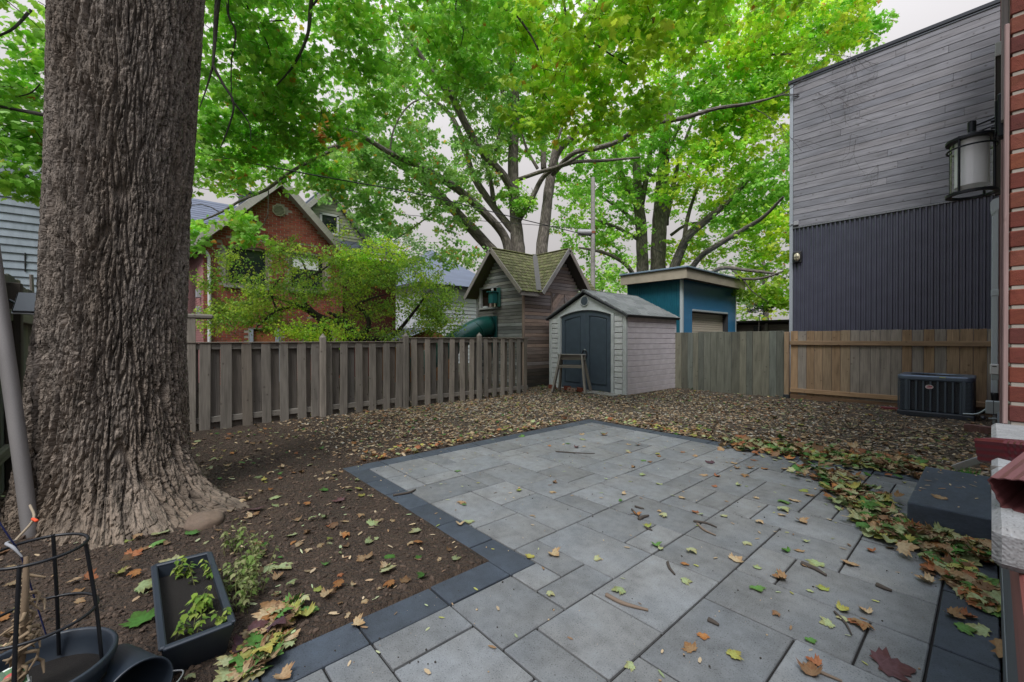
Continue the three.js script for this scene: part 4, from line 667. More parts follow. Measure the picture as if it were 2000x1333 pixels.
{ // little shed with a ribbed metal roof behind the left fence
  const c = P(838, 650, 13.2), S = thing('small_shed', 'low orange-brown shed with a ribbed metal roof peeking over the left fence', 'shed', [c.x, 0, c.z]);
  part('wall', extX([[-1.0, 0], [1.0, 0], [1.0, 1.25], [0, 1.62], [-1.0, 1.25]], 0, 1.6), woodMat('orange_wood', [0.30, 0.13, 0.045]), S);
  for (const s of [-1, 1]) { const q = []; for (let k = 0; k < 12; k++) { const x = -k * 0.16; q.push([x + 0.15, 0], [x + 0.135, 0.025], [x + 0.115, 0.025], [x + 0.10, 0]); } const o = q.concat(q.slice().reverse().map(([a, b]) => [a, b - 0.006])); const g = ext(o, 1.16).rotateY(s > 0 ? Math.PI : 0); part('roof', s > 0 ? g.translate(-1.6, 0, 0).rotateX(-0.354).translate(0, 1.66, 0).scale(1, 1, -1) : g.rotateX(0.354).translate(0, 1.66, 0), M('roof_ribbed' + s, [0.30, 0.31, 0.36], { metalness: 0.4, roughness: 0.5, side: THREE.DoubleSide }), S); }
}

// ---------------------------------------------------------------- red brick neighbour house behind the left fence
{
  const H = thing('brick_house', 'red brick gabled house behind the fruit tree, with a round-topped vent in its gable', 'house'), f = rng(101);
  const X = -14.5, ZL = -1.4, ZR = -5.22, ZP = -3.31, EV = 4.06, PK = 6.02, slope = (PK - EV) / (ZL - ZP);
  const top = (z) => PK - Math.abs(z - ZP) * slope;
  const w1 = [-1.92, -3.0, 2.86, 4.02], w2 = [-3.58, -4.66, 2.86, 4.02], dr = [-2.5, -3.3, 0, 1.62], w3 = [-4.0, -4.9, 0.9, 1.75];
  const openings = [w1, w2, dr, w3], arches = [[-2.46, 4.06, 0.62], [-4.12, 4.10, 0.62], [-4.45, 1.80, 0.55]];
  part('wall', extX([[ZL - 0.01, 0], [ZR + 0.01, 0], [ZR + 0.01, EV], [ZP, PK], [ZL - 0.01, EV]], X - 0.012, 0.2, openings.map(([a, b, y0, y1]) => [[a, y0 + 0.001], [b, y0 + 0.001], [b, y1], [a, y1]])), mortar, H);
  part('wall', bx(-27, X - 0.21, 0, EV, ZR + 0.02, ZL - 0.02, 0.002), M('house_pink', [0.46, 0.235, 0.235], { map: rep(T.brick, 2, 2), roughness: 0.95 }), H);
  // side wall in painted bricks
  const pinkB = [], bp = [];
  const bk = (x, y, z, w, h, d, k, ry) => { const g = new THREE.BoxGeometry(w, h, d); const n = g.attributes.position.count, c = []; for (let i = 0; i < n; i++) c.push(...k); g.setAttribute('color', new THREE.Float32BufferAttribute(c, 3)); if (ry) g.rotateX(ry); return g.translate(x, y, z).toNonIndexed(); };
  for (let r = 0; r * 0.075 < PK - 0.1; r++) for (let z = ZL - 0.105 * (r % 2) + 0.105; z > ZR; z -= 0.215) {
    const y = r * 0.075 + 0.037, a = Math.min(z, ZL), b = Math.max(z - 0.206, ZR), m = (a + b) / 2; if (a - b < 0.05 || y > top(m) - 0.04) continue;
    if (openings.some(([p, q, y0, y1]) => a > q + 0.0 && b < p - 0.0 && y > y0 && y < y1 + 0.02)) continue;
    if (Math.hypot(m - ZP + 0.03, y - 5.26) < 0.22) continue;
    if (arches.some(([z0, y0, h]) => Math.abs(m - z0) < h + 0.04 && y > y0 - 0.05 && y < y0 + 0.26 - 0.16 * ((m - z0) / h) ** 2)) continue;
    const t = f(), k = 0.78 + 0.5 * f(); bp.push(bk(X - 0.05, y, m, 0.09 + 0.006 * f(), 0.064, a - b - 0.009, [0.275 * k, (0.068 + 0.035 * t) * k, (0.046 + 0.02 * t) * k]));
  }
  for (const [z0, y0, h] of arches) for (let k = -9; k <= 9; k++) { const t = k / 9.5, kk = 0.8 + 0.4 * f(); bp.push(bk(X - 0.045, y0 + 0.10 + 0.0 - 0.10 * t * t, z0 + t * h, 0.095, 0.21, h / 9.5 - 0.009, [0.29 * kk, 0.10 * kk, 0.062 * kk], t * 0.30)); }
  const bricksM = M('house_brick', null, { vertexColors: true, map: rep(T.brick, 3, 3), roughness: 0.95 });
  part('bricks', bp, bricksM, H).userData.kind = 'stuff';
  for (let r = 0; r * 0.075 < EV; r++) for (let x = X - 0.01 - 0.105 * (r % 2); x > -22; x -= 0.215) { const k = 0.9 + 0.2 * f(); pinkB.push(bk(x - 0.103, r * 0.075 + 0.037, ZL - 0.012, 0.206, 0.066, 0.03, [0.50 * k, 0.25 * k, 0.25 * k])); }
  part('bricks', pinkB, bricksM, H).userData.kind = 'stuff';
  // gable vent
  const vt = part('gable_vent', [cyl(0.185, 0.185, 0.06, 8).rotateZ(Math.PI / 2).rotateX(Math.PI / 8).translate(X + 0.0, 5.26, ZP + 0.03)], M('vent_cream', [0.40, 0.38, 0.28]), H);
  for (let k = -3; k <= 3; k++) { const w = Math.sqrt(0.15 ** 2 - (k * 0.042) ** 2); part('louvre', bx(X + 0.028, X + 0.045, 5.26 + k * 0.042 - 0.011, 5.26 + k * 0.042 + 0.008, ZP + 0.03 - w, ZP + 0.03 + w, 0.003), M('louvre_green' + k, [0.15, 0.16, 0.11]), vt); }
  // windows
  const fr = M('frame_tan', [0.20, 0.17, 0.13]), gl = M('window_glass', [0.02, 0.025, 0.03], { roughness: 0.06, metalness: 0.1 }), wh = M('house_white', [0.62, 0.62, 0.63]);
  for (const [a, b, y0, y1] of [w1, w2, w3]) {
    const w = part('window', [bx(X - 0.12, X - 0.04, y0, y1, a - 0.07, a - 0.001, 0.004), bx(X - 0.12, X - 0.04, y0, y1, b + 0.001, b + 0.07, 0.004), bx(X - 0.12, X - 0.04, y1 - 0.07, y1 - 0.001, b + 0.07, a - 0.07, 0.004), bx(X - 0.12, X - 0.02, y0 + 0.001, y0 + 0.07, b + 0.07, a - 0.07, 0.004)], fr, H);
    part('pane', bx(X - 0.11, X - 0.09, y0 + 0.07, y1 - 0.07, b + 0.07, a - 0.07, 0.001), gl, w);
    part('sill', bx(X - 0.02, X + 0.06, y0 - 0.07, y0 - 0.002, b - 0.05, a + 0.05, 0.005), M('sill_grey', [0.22, 0.22, 0.22]), w);
    if (a === w2[0]) part('curtain', bx(X - 0.088, X - 0.08, 3.55, y1 - 0.08, b + 0.2, a - 0.1, 0.001), M('curtain_white', [0.75, 0.77, 0.80]), w);
  }
  const d = part('door', bx(X - 0.12, X - 0.08, 0, 1.55, -3.2, -2.6, 0.01), woodMat('door_orange', [0.36, 0.13, 0.05]), H); part('door_frame', [bx(X - 0.12, X + 0.0, 0, 1.6, -3.295, -3.2, 0.004), bx(X - 0.12, X + 0.0, 0, 1.6, -2.6, -2.505, 0.004)], M('frame_bluegrey', [0.28, 0.32, 0.38]), d);
  // roof with wide pale rakes
  const sl = M('slate_blue', [0.105, 0.125, 0.175], { map: rep(T.grit, 1, 1), roughness: 0.65 }), rk = M('rake_cream', [0.46, 0.44, 0.41], { map: rep(T.streak, 1, 1) }), OV = 0.26;
  const nrm = V(0, 1, slope).normalize();
  for (const s of [1, -1]) {
    const e = s > 0 ? ZL + 0.22 : ZR - 0.16, y = top(e) + 0.06, tb = [V(X + OV, PK + 0.06, ZP), V(X + OV, y, e)];
    const L = tb[0].distanceTo(tb[1]), ang = Math.atan2(PK + 0.06 - y, Math.abs(e - ZP));
    const g = part('roof', cb(6.5, 0.05, L, 0.004, 'x').translate(-3.25, 0.10, s * L / 2), sl, H, [X + OV, PK + 0.06, ZP], [s * ang, 0, 0]);
    part('rake_board', cb(0.03, 0.20, L + 0.04, 0.004, 'z').translate(0.017, 0.02, s * L / 2), rk, H, [X + OV, PK + 0.06, ZP], [s * ang, 0, 0]);
    part('soffit', cb(OV, 0.02, L, 0.002, 'z').translate(-OV / 2, -0.07, s * L / 2), M('soffit_cream' + s, [0.36, 0.34, 0.31]), H, [X + OV, PK + 0.06, ZP], [s * ang, 0, 0]);
  }
  part('downspout', tube([V(X + 0.2, 3.86, ZL + 0.15), V(X + 0.05, 3.84, ZL + 0.08), V(X + 0.045, 3.66, ZL - 0.10), V(X + 0.045, 3.5, ZL - 0.12), V(X + 0.045, 0.2, ZL - 0.12)], [0.045, 0.045], 10, 0.1), wh, H);
  part('gutter', bx(X - 4, X + OV, 3.80, 3.90, ZL + 0.18, ZL + 0.28, 0.02, 'x'), rk, H);
  for (const [y, r] of [[2.5, 0.05], [2.0, 0.06]]) part('utility_box', bx(X - 0.7, X - 0.5, y, y + 0.25, ZL, ZL + 0.12, 0.01), M('utility_' + y, [0.35, 0.37, 0.4]), H);
  // main roof behind, running across, in slate courses
  const A = V(-19, 6.36, 0), Bq = V(-15.9, 4.0, 0), LL = A.distanceTo(Bq), an = Math.atan2(A.y - Bq.y, Bq.x - A.x), R2 = new THREE.Group(); R2.name = 'roof'; H.add(R2); R2.position.set(A.x, A.y, 0); R2.rotation.z = -an;
  const slm = [0, 1, 2].map((i) => M('slate_' + i, [0.10 + 0.012 * i, 0.12 + 0.012 * i, 0.17 + 0.015 * i], { map: rep(T.grit, 1, 1), roughness: 0.6 }));
  for (let r = 0; r < 22; r++) part('slate_course', cb(LL / 22 * 1.15, 0.016, 5.4, 0.003, 'z', f() * 4, f() * 4), slm[r % 3], R2, [LL * (r + 0.5) / 22, 0, -0.2], [0, 0, 0.05]);
  part('chimney', [bx(-19.2, -18.7, 5.8, 6.85, -3.35, -2.95, 0.02), bx(-19.25, -18.65, 6.86, 6.95, -3.40, -2.90, 0.02)], M('chimney_dark', [0.06, 0.07, 0.09]), H);
  // second gable, cream boards, further back on the right
  const X2 = -16, zp = -5.23, yp = 6.62, cr = [0, 1, 2].map((i) => M('cream_' + i, [0.42 + 0.02 * i, 0.42 + 0.02 * i, 0.34 + 0.02 * i], { map: rep(T.grit, 1, 1) }));
  const sl2 = 1.12, half = 1.5, D = part('dormer', extX([[zp + half, yp - half * sl2], [zp, yp], [zp - half, yp - half * sl2], [zp - half, 4.2], [zp + half, 4.2]], X2 - 0.03, 0.15), cr[0], H);
  for (let r = 0; r < 17; r++) { const y = 4.7 + r * 0.115, w = Math.min(half, (yp - y) / sl2 - 0.06); if (w > 0.05) part('clapboard', cb(0.02, 0.112, 2 * w, 0.003, 'z', f(), f()), cr[r % 3], D, [X2 - 0.01, y, zp], [0, 0, 0.12]); }
  for (const s of [1, -1]) { const L = Math.hypot(half + 0.15, (half + 0.15) * sl2), g = Math.atan(sl2); part('rake_board', cb(0.20, 0.17, L, 0.004, 'z').translate(0.14, 0.08, s * L / 2), rk, D, [X2, yp + 0.02, zp], [s * g, 0, 0]); part('roof', cb(3, 0.06, L + 0.05, 0.004, 'x').translate(-1.4, 0.19, s * L / 2), sl, D, [X2, yp + 0.02, zp], [s * g, 0, 0]); }
  const wd = part('window', [bx(X2 + 0.0, X2 + 0.03, 5.18, 5.86, -5.62, -5.54, 0.004), bx(X2 + 0.0, X2 + 0.03, 5.18, 5.86, -5.02, -4.94, 0.004), bx(X2, X2 + 0.03, 5.80, 5.88, -5.62, -4.94, 0.004), bx(X2, X2 + 0.03, 5.12, 5.20, -5.62, -4.94, 0.004)], wh, D); part('pane', bx(X2 - 0.002, X2 + 0.012, 5.18, 5.82, -5.54, -5.0, 0.001), gl, wd);
  // low side roof
  const a0 = V(-16.2, 5.05, -6.4), b0 = V(-14.3, 4.32, -6.2), R3 = new THREE.Group(), l3 = Math.hypot(1.9, 0.73); R3.name = 'roof'; H.add(R3); R3.position.set(-16.2, 5.05, -6.3); R3.rotation.z = -Math.atan2(0.73, 1.9);
  for (let r = 0; r < 10; r++) part('slate_course', cb(l3 / 10 * 1.15, 0.014, 2.2 - 0.012 * r, 0.003, 'z', f(), f()), slm[(r + 1) % 3], R3, [l3 * (r + 0.5) / 10, 0, 0], [0, 0, 0.06]);
  part('gutter', bx(-14.36, -14.22, 4.17, 4.29, -7.42, -5.2, 0.02, 'z'), rk, H);
  part('wall', bx(-18, -14.62, 0, 4.16, -7.2, -5.3, 0.01), brickSet[3], H);
}
// blue-grey sided house at the far left
{
  const H = thing('sided_house', 'blue-grey clapboard house beyond the fence at the left edge', 'house'), f = rng(111), X = -12;
  const vs = [0, 1, 2].map((i) => M('vinyl_' + i, [0.30 + 0.008 * i, 0.36 + 0.008 * i, 0.42 + 0.008 * i], { map: rep(T.streak, 0.7, 0.7), roughness: 0.6 }));
  const ze = 0.95, sl = 1.42, ye = 3.55; const zmax = (y) => 6.5, zmin = (y) => (y < ye ? ze : ze + (y - ye) / sl);
  part('wall', extX([[ze + 0.02, 0], [6.5, 0], [6.5, ye + (6.5 - ze) * sl - 0.04], [ze + 0.02, ye - 0.04]], X - 0.015, 0.2), vs[0], H);
  for (let r = 0; r < 40; r++) { const y = 0.3 + r * 0.145, z0 = zmin(y + 0.07), z1 = 6.4; if (z1 - z0 > 0.1) part('clapboard', cb(0.022, 0.150, z1 - z0, 0.004, 'z', f() * 5, f() * 5), vs[r % 3], H, [X + 0.012, y + 0.07, (z0 + z1) / 2], [0, 0, 0.17]); }
  const L = 8.5, g = Math.atan(sl), p0 = V(X, ye, ze);
  part('soffit', cb(0.34, 0.03, L, 0.003, 'z').translate(0.17, 0.05, L / 2), M('soffit_blue', [0.44, 0.50, 0.56]), H, [X, ye - 0.32, ze - 0.22], [-g, 0, 0]);
  part('rake_board', cb(0.03, 0.24, L, 0.004, 'z').translate(0.355, 0.12, L / 2), M('rake_blue', [0.40, 0.45, 0.51]), H, [X, ye - 0.32, ze - 0.22], [-g, 0, 0]);
  part('roof', cb(6.4, 0.05, L, 0.004, 'x').translate(-2.84, 0.20, L / 2), M('roof_dark', [0.05, 0.055, 0.07]), H, [X, ye - 0.32, ze - 0.22], [-g, 0, 0]);
  part('wall', bx(-19, X - 0.22, 0, ye, ze + 0.05, 6.4, 0.01), vs[1], H);
  part('utility_rod', cyl(0.012, 0.012, 0.35, 6).translate(X + 0.03, 2.75, 1.55), mats.lamp_black, H);
}
// white house with a blue hip roof further back
{
  const c = P(905, 640, 23), H = thing('white_house', 'white clapboard house with a blue-grey roof behind the playhouse', 'house', [c.x, 0, c.z]), f = rng(121);
  const W = [0, 1, 2].map((i) => M('white_board_' + i, [0.46 + 0.03 * i, 0.49 + 0.03 * i, 0.53 + 0.03 * i], { roughness: 0.7 }));
  part('wall', bx(-6, -0.05, 0, 4.1, -2.2, 2.6, 0.01), W[0], H);
  for (let r = 0; r < 20; r++) part('clapboard', cb(0.03, 0.198, 4.9, 0.004, 'z', f(), f()), W[r % 3], H, [-0.01, 0.1 + r * 0.205, 0.2], [0, 0, 0.14]);
  const g = new THREE.ConeGeometry(1, 1, 4, 1).rotateY(Math.PI / 4).scale(4.9, 2.5, 4.0); part('roof', g.translate(-3, 5.36, 0.2), M('roof_bluegrey', [0.14, 0.165, 0.23], { map: rep(T.grit, 4, 4), roughness: 0.7, flatShading: true }), H);
  part('gutter', bx(-6.4, 0.35, 4.0, 4.12, -2.6, 3.0, 0.02), M('gutter_dark', [0.10, 0.11, 0.12]), H);
}
// utility pole, street lamp cylinder, wires
{
  const b = P(1158, 530, 16), Pl = thing('utility_pole', 'grey wooden utility pole rising behind the playhouse', 'utility pole', [b.x, 0, b.z]);
  part('pole', cyl(0.075, 0.10, 7.4, 14).translate(0, 3.7, 0), woodMat('pole_wood', [0.46, 0.43, 0.42]), Pl);
  const dir = V(CS, 0, -SN);
  part('transformer', cyl(0.12, 0.12, 0.50, 16).rotateZ(Math.PI / 2).applyMatrix4(new THREE.Matrix4().makeRotationY(YAW)).translate(-dir.x * 0.32, 5.33, -dir.z * 0.32), M('can_grey', [0.38, 0.38, 0.40], { roughness: 0.5, metalness: 0.2 }), Pl);
  part('pole_band', cyl(0.10, 0.10, 0.08, 14).translate(0, 5.33, 0), M('band_rust', [0.28, 0.09, 0.05]), Pl);
  const wm = M('wire_black', [0.02, 0.02, 0.022], { roughness: 0.7 });
  const wire = (pts, r, l) => tag(part('power_line', tube(pts, [r, r], 6, 0.6), wm), l, 'wire');
  wire([P(1156, 462, 16), P(1000, 424, 14.5), P(840, 384, 13.2), P(600, 340, 10), P(372, 296, 8), P(60, 236, 6.6), P(-120, 205, 6)], 0.016, 'thick black service cable sagging from the utility pole towards the trunk');
  wire([P(380, 366, 17), P(560, 398, 19), P(720, 414, 18), P(1150, 448, 16)], 0.011, 'thin wire passing in front of the brick gable towards the pole');
  wire([P(-60, 150, 9), P(86, 190, 9.5), P(300, 240, 10)], 0.010, 'thin wire left of the big trunk, the upper one');
  wire([P(1160, 360, 16), P(1230, 430, 17), P(1262, 478, 17.5), P(1340, 505, 18), P(1560, 530, 18)], 0.010, 'thin pale wire running from the pole past the twin trunks');
}

// ---------------------------------------------------------------- leaves
// maple leaf in the xz plane, stalk end at the origin, tip towards +z, one unit long; curl lifts or drops the lobes
function leafGeo(detail, curl, fold, seed) {
  const half = detail > 1 ? [[0.05, 0.0], [0.26, -0.13], [0.30, -0.03], [0.50, 0.02], [0.43, 0.14], [0.66, 0.34], [0.55, 0.38], [0.70, 0.56], [0.44, 0.52], [0.30, 0.50], [0.36, 0.70], [0.22, 0.72], [0.15, 0.88]]
    : detail === 1 ? [[0.05, 0], [0.34, -0.10], [0.40, 0.08], [0.66, 0.44], [0.34, 0.48], [0.30, 0.72]] : [[0.28, 0.10], [0.52, 0.42], [0.24, 0.62]];
  const f = rng(seed), out = [...half.map(([x, z]) => [x, z]), [0, 1.0], ...half.slice().reverse().map(([x, z]) => [-x * (0.92 + 0.16 * f()), z])];
  const h = (x, z) => curl * (x * x * 1.2 + (z - 0.35) * (z - 0.35) * 0.9) + fold * Math.abs(x) + 0.03 * noise3(x * 3 + seed, z * 3, seed * 1.7);
  const c = [0, 0.32], p = [], uv = [], v = (q) => { p.push(q[0], h(q[0], q[1]), q[1]); uv.push(q[0] + 0.5, q[1]); };
  for (let i = 0; i < out.length; i++) { v(c); v(out[(i + 1) % out.length]); v(out[i]); }
  const g = new THREE.BufferGeometry(); g.setAttribute('position', new THREE.Float32BufferAttribute(p, 3)); g.setAttribute('uv', new THREE.Float32BufferAttribute(uv, 2));
  const m = mergeVertices(g); m.computeVertexNormals(); return m;
}
const leafTex = tex(256, 256, (u, v) => { const x = u - 0.5, z = v, r = Math.hypot(x, z - 0.02), a = Math.atan2(x, z - 0.02); let k = 0.92 + 0.12 * noise3(u * 9, v * 9, 3.3, 9, 9); for (const t of [0, 0.62, -0.62, 1.35, -1.35]) { const d = Math.abs(Math.sin(a - t)) * r; if (Math.cos(a - t) > 0) k += 0.22 * Math.exp(-d * d * 9000); } return [k * 0.98, k, k * 0.9]; });
const dryTex = tex(256, 256, (u, v) => { const x = u - 0.5, z = v, r = Math.hypot(x, z - 0.02), a = Math.atan2(x, z - 0.02); let k = 0.86 + 0.2 * noise3(u * 9, v * 9, 3.3, 9, 9) + 0.12 * noise3(u * 40, v * 40, 1.3, 40, 40); for (const t of [0, 0.62, -0.62, 1.35, -1.35]) { const d = Math.abs(Math.sin(a - t)) * r; if (Math.cos(a - t) > 0) k += 0.30 * Math.exp(-d * d * 7000); } const b = sstep(r + 0.55 * fbm(u * 6, v * 6, 8.8, 3, 6, 6), 0.38, 0.72); return [k * lerp(1, 0.90, b), k * lerp(1, 0.76, b), k * lerp(0.92, 0.62, b)]; });
const leafMat = (name, tr, map = leafTex) => M(name, [1, 1, 1], { phys: true, side: THREE.DoubleSide, transmission: tr, thickness: 0, roughness: 0.75, specularIntensity: 0.4, map });
const crownLeaf = leafMat('leaf_living', 0.65), farLeaf = M('leaf_far', [1, 1, 1], { phys: true, side: THREE.DoubleSide, transmission: 0.65, thickness: 0, roughness: 0.8, specularIntensity: 0.3 });
const GREEN = [[0.38, 0.69, 0.095], [0.31, 0.63, 0.090], [0.45, 0.73, 0.095], [0.35, 0.66, 0.120]], YGREEN = [[0.50, 0.80, 0.075], [0.58, 0.82, 0.075], [0.68, 0.82, 0.080], [0.40, 0.74, 0.075]], GOLD = [[0.72, 0.58, 0.06], [0.70, 0.45, 0.06], [0.72, 0.30, 0.07]], OLIVE = [[0.34, 0.54, 0.080], [0.44, 0.62, 0.080], [0.54, 0.68, 0.085], [0.25, 0.44, 0.080]], PALE = [[0.21, 0.36, 0.11], [0.17, 0.32, 0.10], [0.26, 0.40, 0.13]];
const q4 = new THREE.Quaternion(), e3 = new THREE.Euler(), m4 = new THREE.Matrix4();
function instanced(name, geo, mat, items, parent) {
  const im = new THREE.InstancedMesh(geo, mat, items.length), c = new THREE.Color();
  items.forEach((t, i) => { im.setMatrixAt(i, m4.compose(t.p, q4.setFromEuler(e3.set(t.rx, t.ry, t.rz ?? 0, 'YXZ')), V(t.s * (t.sx ?? 1), t.s, t.s))); im.setColorAt(i, c.setRGB(...t.c)); });
  im.name = parent ? name : numbered(name); (parent ?? scene).add(im); im.userData.kind = 'stuff'; return im;
}
// leaves in drooping sprays through a list of soft blobs: [centre, radii along (view-right, up, depth), sprays, palette, gold share]
function foliage(blobs, f, size, per, spread, wild = 0) {
  const items = [], twigs = [];
  for (const [c, rx, ry, rz, n, pal, gold = 0.01] of blobs) for (let k = 0; k < n; k++) {
    let a, b, d; do { a = f() * 2 - 1; b = f() * 2 - 1; d = f() * 2 - 1; } while (a * a + b * b + d * d > 1);
    const s = V(c.x + a * rx * CS - d * rz * SN, c.y + b * ry, c.z - a * rx * SN - d * rz * CS);
    if (noise3(s.x * 1.3, s.y * 1.9, s.z * 1.3) < -0.10) continue;                // gaps
    const ang = f() * 6.283, dir = V(Math.cos(ang), -0.25 - 0.3 * f(), Math.sin(ang)), tone = pick(pal, f), sh = 0.75 + 0.5 * f();
    if (f() < 0.5) twigs.push([s.clone().addScaledVector(dir, -spread * 0.9).add(V(0, spread * 0.25, 0)), s.clone().addScaledVector(dir, spread * 0.9)]);
    for (let j = 0; j < per; j++) {
      const t = f() * 1.8 - 0.9, p = s.clone().addScaledVector(dir, t * spread).add(V((f() - 0.5) * spread * 0.9, (f() - 0.5) * spread * 0.5, (f() - 0.5) * spread * 0.9));
      const g = f() < gold ? pick(GOLD, f) : tone, k2 = sh * (0.8 + 0.4 * f());
      items.push({ p, rx: 0.35 + 0.75 * f() + wild * (f() - 0.5), ry: f() * 6.283, rz: (f() - 0.5) * (0.9 + wild), s: size * (0.7 + 0.6 * f()), c: [g[0] * k2, g[1] * k2, g[2] * k2] });
    }
  }
  return { items, twigs };
}
const barkM = (name, rgb, k = 1) => M(name, rgb, { map: rep(T.barkC, k, k), bumpMap: rep(T.barkB, k, k), bumpScale: 0.02, roughness: 0.95 });
const barkGrey = barkM('bark_grey', [0.27, 0.245, 0.225]), barkDark = barkM('bark_dark', [0.065, 0.056, 0.050]), twigM = M('twig_dark', [0.055, 0.045, 0.040], { roughness: 1 });
const L_ = (list) => list.map(([x, y, t]) => P(x, y, t));
function twigMesh(tw, r, parent, share = 1) {
  const l = []; tw.forEach(([a, b], i) => { if (i % Math.round(1 / share)) return; l.push(tube([a, a.clone().lerp(b, 0.5).add(V(0, 0.03, 0)), b], [r, r * 0.8, r * 0.4], 3, 0.5)); });
  if (l.length) part('twigs', l, twigM, parent).userData.kind = 'stuff';
}
// ---- the big maple on the left
const bigTree = thing('maple_tree', 'huge old maple with deeply furrowed bark filling the left of the yard', 'tree');
{
  const NA = 560, NH = 640, H = 6.4, pos = [], col = [], uv = [], idx = [];
  const cx = (h) => { const k = clamp((h - 0.8) / 3, -0.2, 1.4); return [-4.452 + 0.068 * k * k, 0.135 - 0.112 * k]; };
  const roots = [[-0.86, 0.56, 0.27], [-0.40, 0.38, 0.25], [0.0, 0.36, 0.24], [0.36, 0.16, 0.2], [2.4, 0.35, 0.3], [-2.2, 0.35, 0.3], [3.6, 0.3, 0.3]];
  for (let i = 0; i <= NH; i++) {
    const t = i / NH, h = -0.12 + (H + 0.12) * (0.35 * t * t + 0.65 * t), [x0, z0] = cx(h);
    for (let j = 0; j <= NA; j++) {
      const a = (j % NA) / NA * 6.28318, ca = Math.cos(a), sa = Math.sin(a);
      let r = 0.408 + 0.020 * sstep(h, 2.2, 4) + 0.07 * sstep(h, 4, 6.4) - 0.012 * sstep(h, 0.6, 1.6) * (1 - sstep(h, 1.8, 3));
      const hh = Math.max(h, -0.05);
      let fl = 0.11 * Math.exp(-hh / 0.55); for (const [ra, rl, rw] of roots) { let d = a - ra; d -= 6.28318 * Math.round(d / 6.28318); fl += rl * Math.exp(-((d / rw) ** 2)) * (0.75 * Math.exp(-hh / 0.17) + 0.25 * Math.exp(-hh / 0.5)); }
      r += fl + 0.022 * noise3(ca * 1.1, h * 0.8, sa * 1.1) + 0.012 * noise3(ca * 2.4 + 5, h * 1.7, sa * 2.4);
      // furrowed bark: interlacing vertical ridges broken by cross cracks
      const R0 = 0.39, wv = 0.065 * noise3(ca * 2.2, h * 1.3, sa * 2.2) + 0.05 * noise3(ca * 5, h * 3.1, sa * 5 + 3), b = a + wv, cb_ = Math.cos(b), sb = Math.sin(b);
      const n1 = Math.abs(noise3(cb_ * 13.0, h * 1.7, sb * 13.0)), n2 = Math.abs(noise3(cb_ * 23 + 9, h * 5.0, sb * 23)), cr = Math.abs(noise3(ca * 9 + 3, h * 11 + 3 * wv, sa * 9)), fine = noise3(ca * 46, h * 26, sa * 46);
      const ridge = sstep(n1, 0.0, 0.15), ridge2 = sstep(n2, 0.0, 0.15), crack = sstep(cr, -0.02, 0.05);
      const y = (ridge * (0.60 + 0.40 * ridge2)) * (0.58 + 0.42 * crack) + 0.18 * fine * ridge;
      r += 0.048 * (y - 0.55) * (0.85 + 0.3 * sstep(2.4 - h, 0, 2));
      const lw = Math.exp(-hh / 0.32); if (lw > 0.03) { const ex = x0 + ca * r, ez = z0 + sa * r; r += lw * (0.030 * (sstep(Math.abs(noise3(ex * 13 + 2 * wv, h * 5, ez * 13)), 0, 0.2) - 0.7) + 0.012 * noise3(ex * 34, h * 20, ez * 34)); }
      const px = x0 + ca * r, pz = z0 + sa * r; pos.push(px, h, pz); uv.push(a * R0 * 2, h);
      const li = 0.5 + 1.3 * fbm(ca * 1.8 + 2, h * 1.1, sa * 1.8, 4), k = 0.80 + 0.40 * fine + 0.42 * noise3(ca * 12, h * 5, sa * 12 + 7), lich = clamp(li, 0, 1);
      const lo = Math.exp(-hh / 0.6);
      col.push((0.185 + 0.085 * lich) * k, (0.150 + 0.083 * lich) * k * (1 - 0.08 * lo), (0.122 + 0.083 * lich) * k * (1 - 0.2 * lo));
    }
  }
  for (let i = 0; i < NH; i++) for (let j = 0; j < NA; j++) { const a = i * (NA + 1) + j, b = a + NA + 1; idx.push(a, b, a + 1, a + 1, b, b + 1); }
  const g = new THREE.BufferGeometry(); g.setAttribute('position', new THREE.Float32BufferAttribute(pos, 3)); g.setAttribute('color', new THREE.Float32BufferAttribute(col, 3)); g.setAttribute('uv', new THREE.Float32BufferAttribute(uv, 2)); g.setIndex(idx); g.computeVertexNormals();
  const na = g.attributes.normal; for (let i = 0; i <= NH; i++) { const a = i * (NA + 1), b = a + NA; na.setXYZ(b, na.getX(a), na.getY(a), na.getZ(a)); }
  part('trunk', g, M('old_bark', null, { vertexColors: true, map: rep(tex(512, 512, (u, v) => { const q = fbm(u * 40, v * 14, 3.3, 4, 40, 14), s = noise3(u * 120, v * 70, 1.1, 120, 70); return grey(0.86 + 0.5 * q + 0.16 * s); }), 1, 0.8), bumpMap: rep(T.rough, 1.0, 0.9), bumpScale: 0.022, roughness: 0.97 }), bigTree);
  const fk = V(-4.36, 6.1, 0.0);
  const limbs = [
    [[fk, V(-4.6, 7.6, -1.6), V(-5.2, 9.0, -4.0), V(-5.6, 9.8, -7)], [0.26, 0.20, 0.14, 0.06]],
    [[fk, V(-3.0, 7.8, -1.2), V(-1.4, 9.2, -3.2), V(0.6, 9.8, -5.4)], [0.24, 0.18, 0.12, 0.05]],
    [[fk, V(-5.4, 7.8, 1.0), V(-7.6, 9.0, 1.6), V(-9.4, 9.4, 1.6)], [0.24, 0.18, 0.12, 0.05]],
    [[fk, V(-3.2, 8.0, 1.5), V(-1.6, 9.6, 2.8)], [0.24, 0.16, 0.06]],
  ];
  for (const [p, r] of limbs) part('limb', tube(p, r, 10, 0.3, 0.1, 2), barkDark, bigTree);
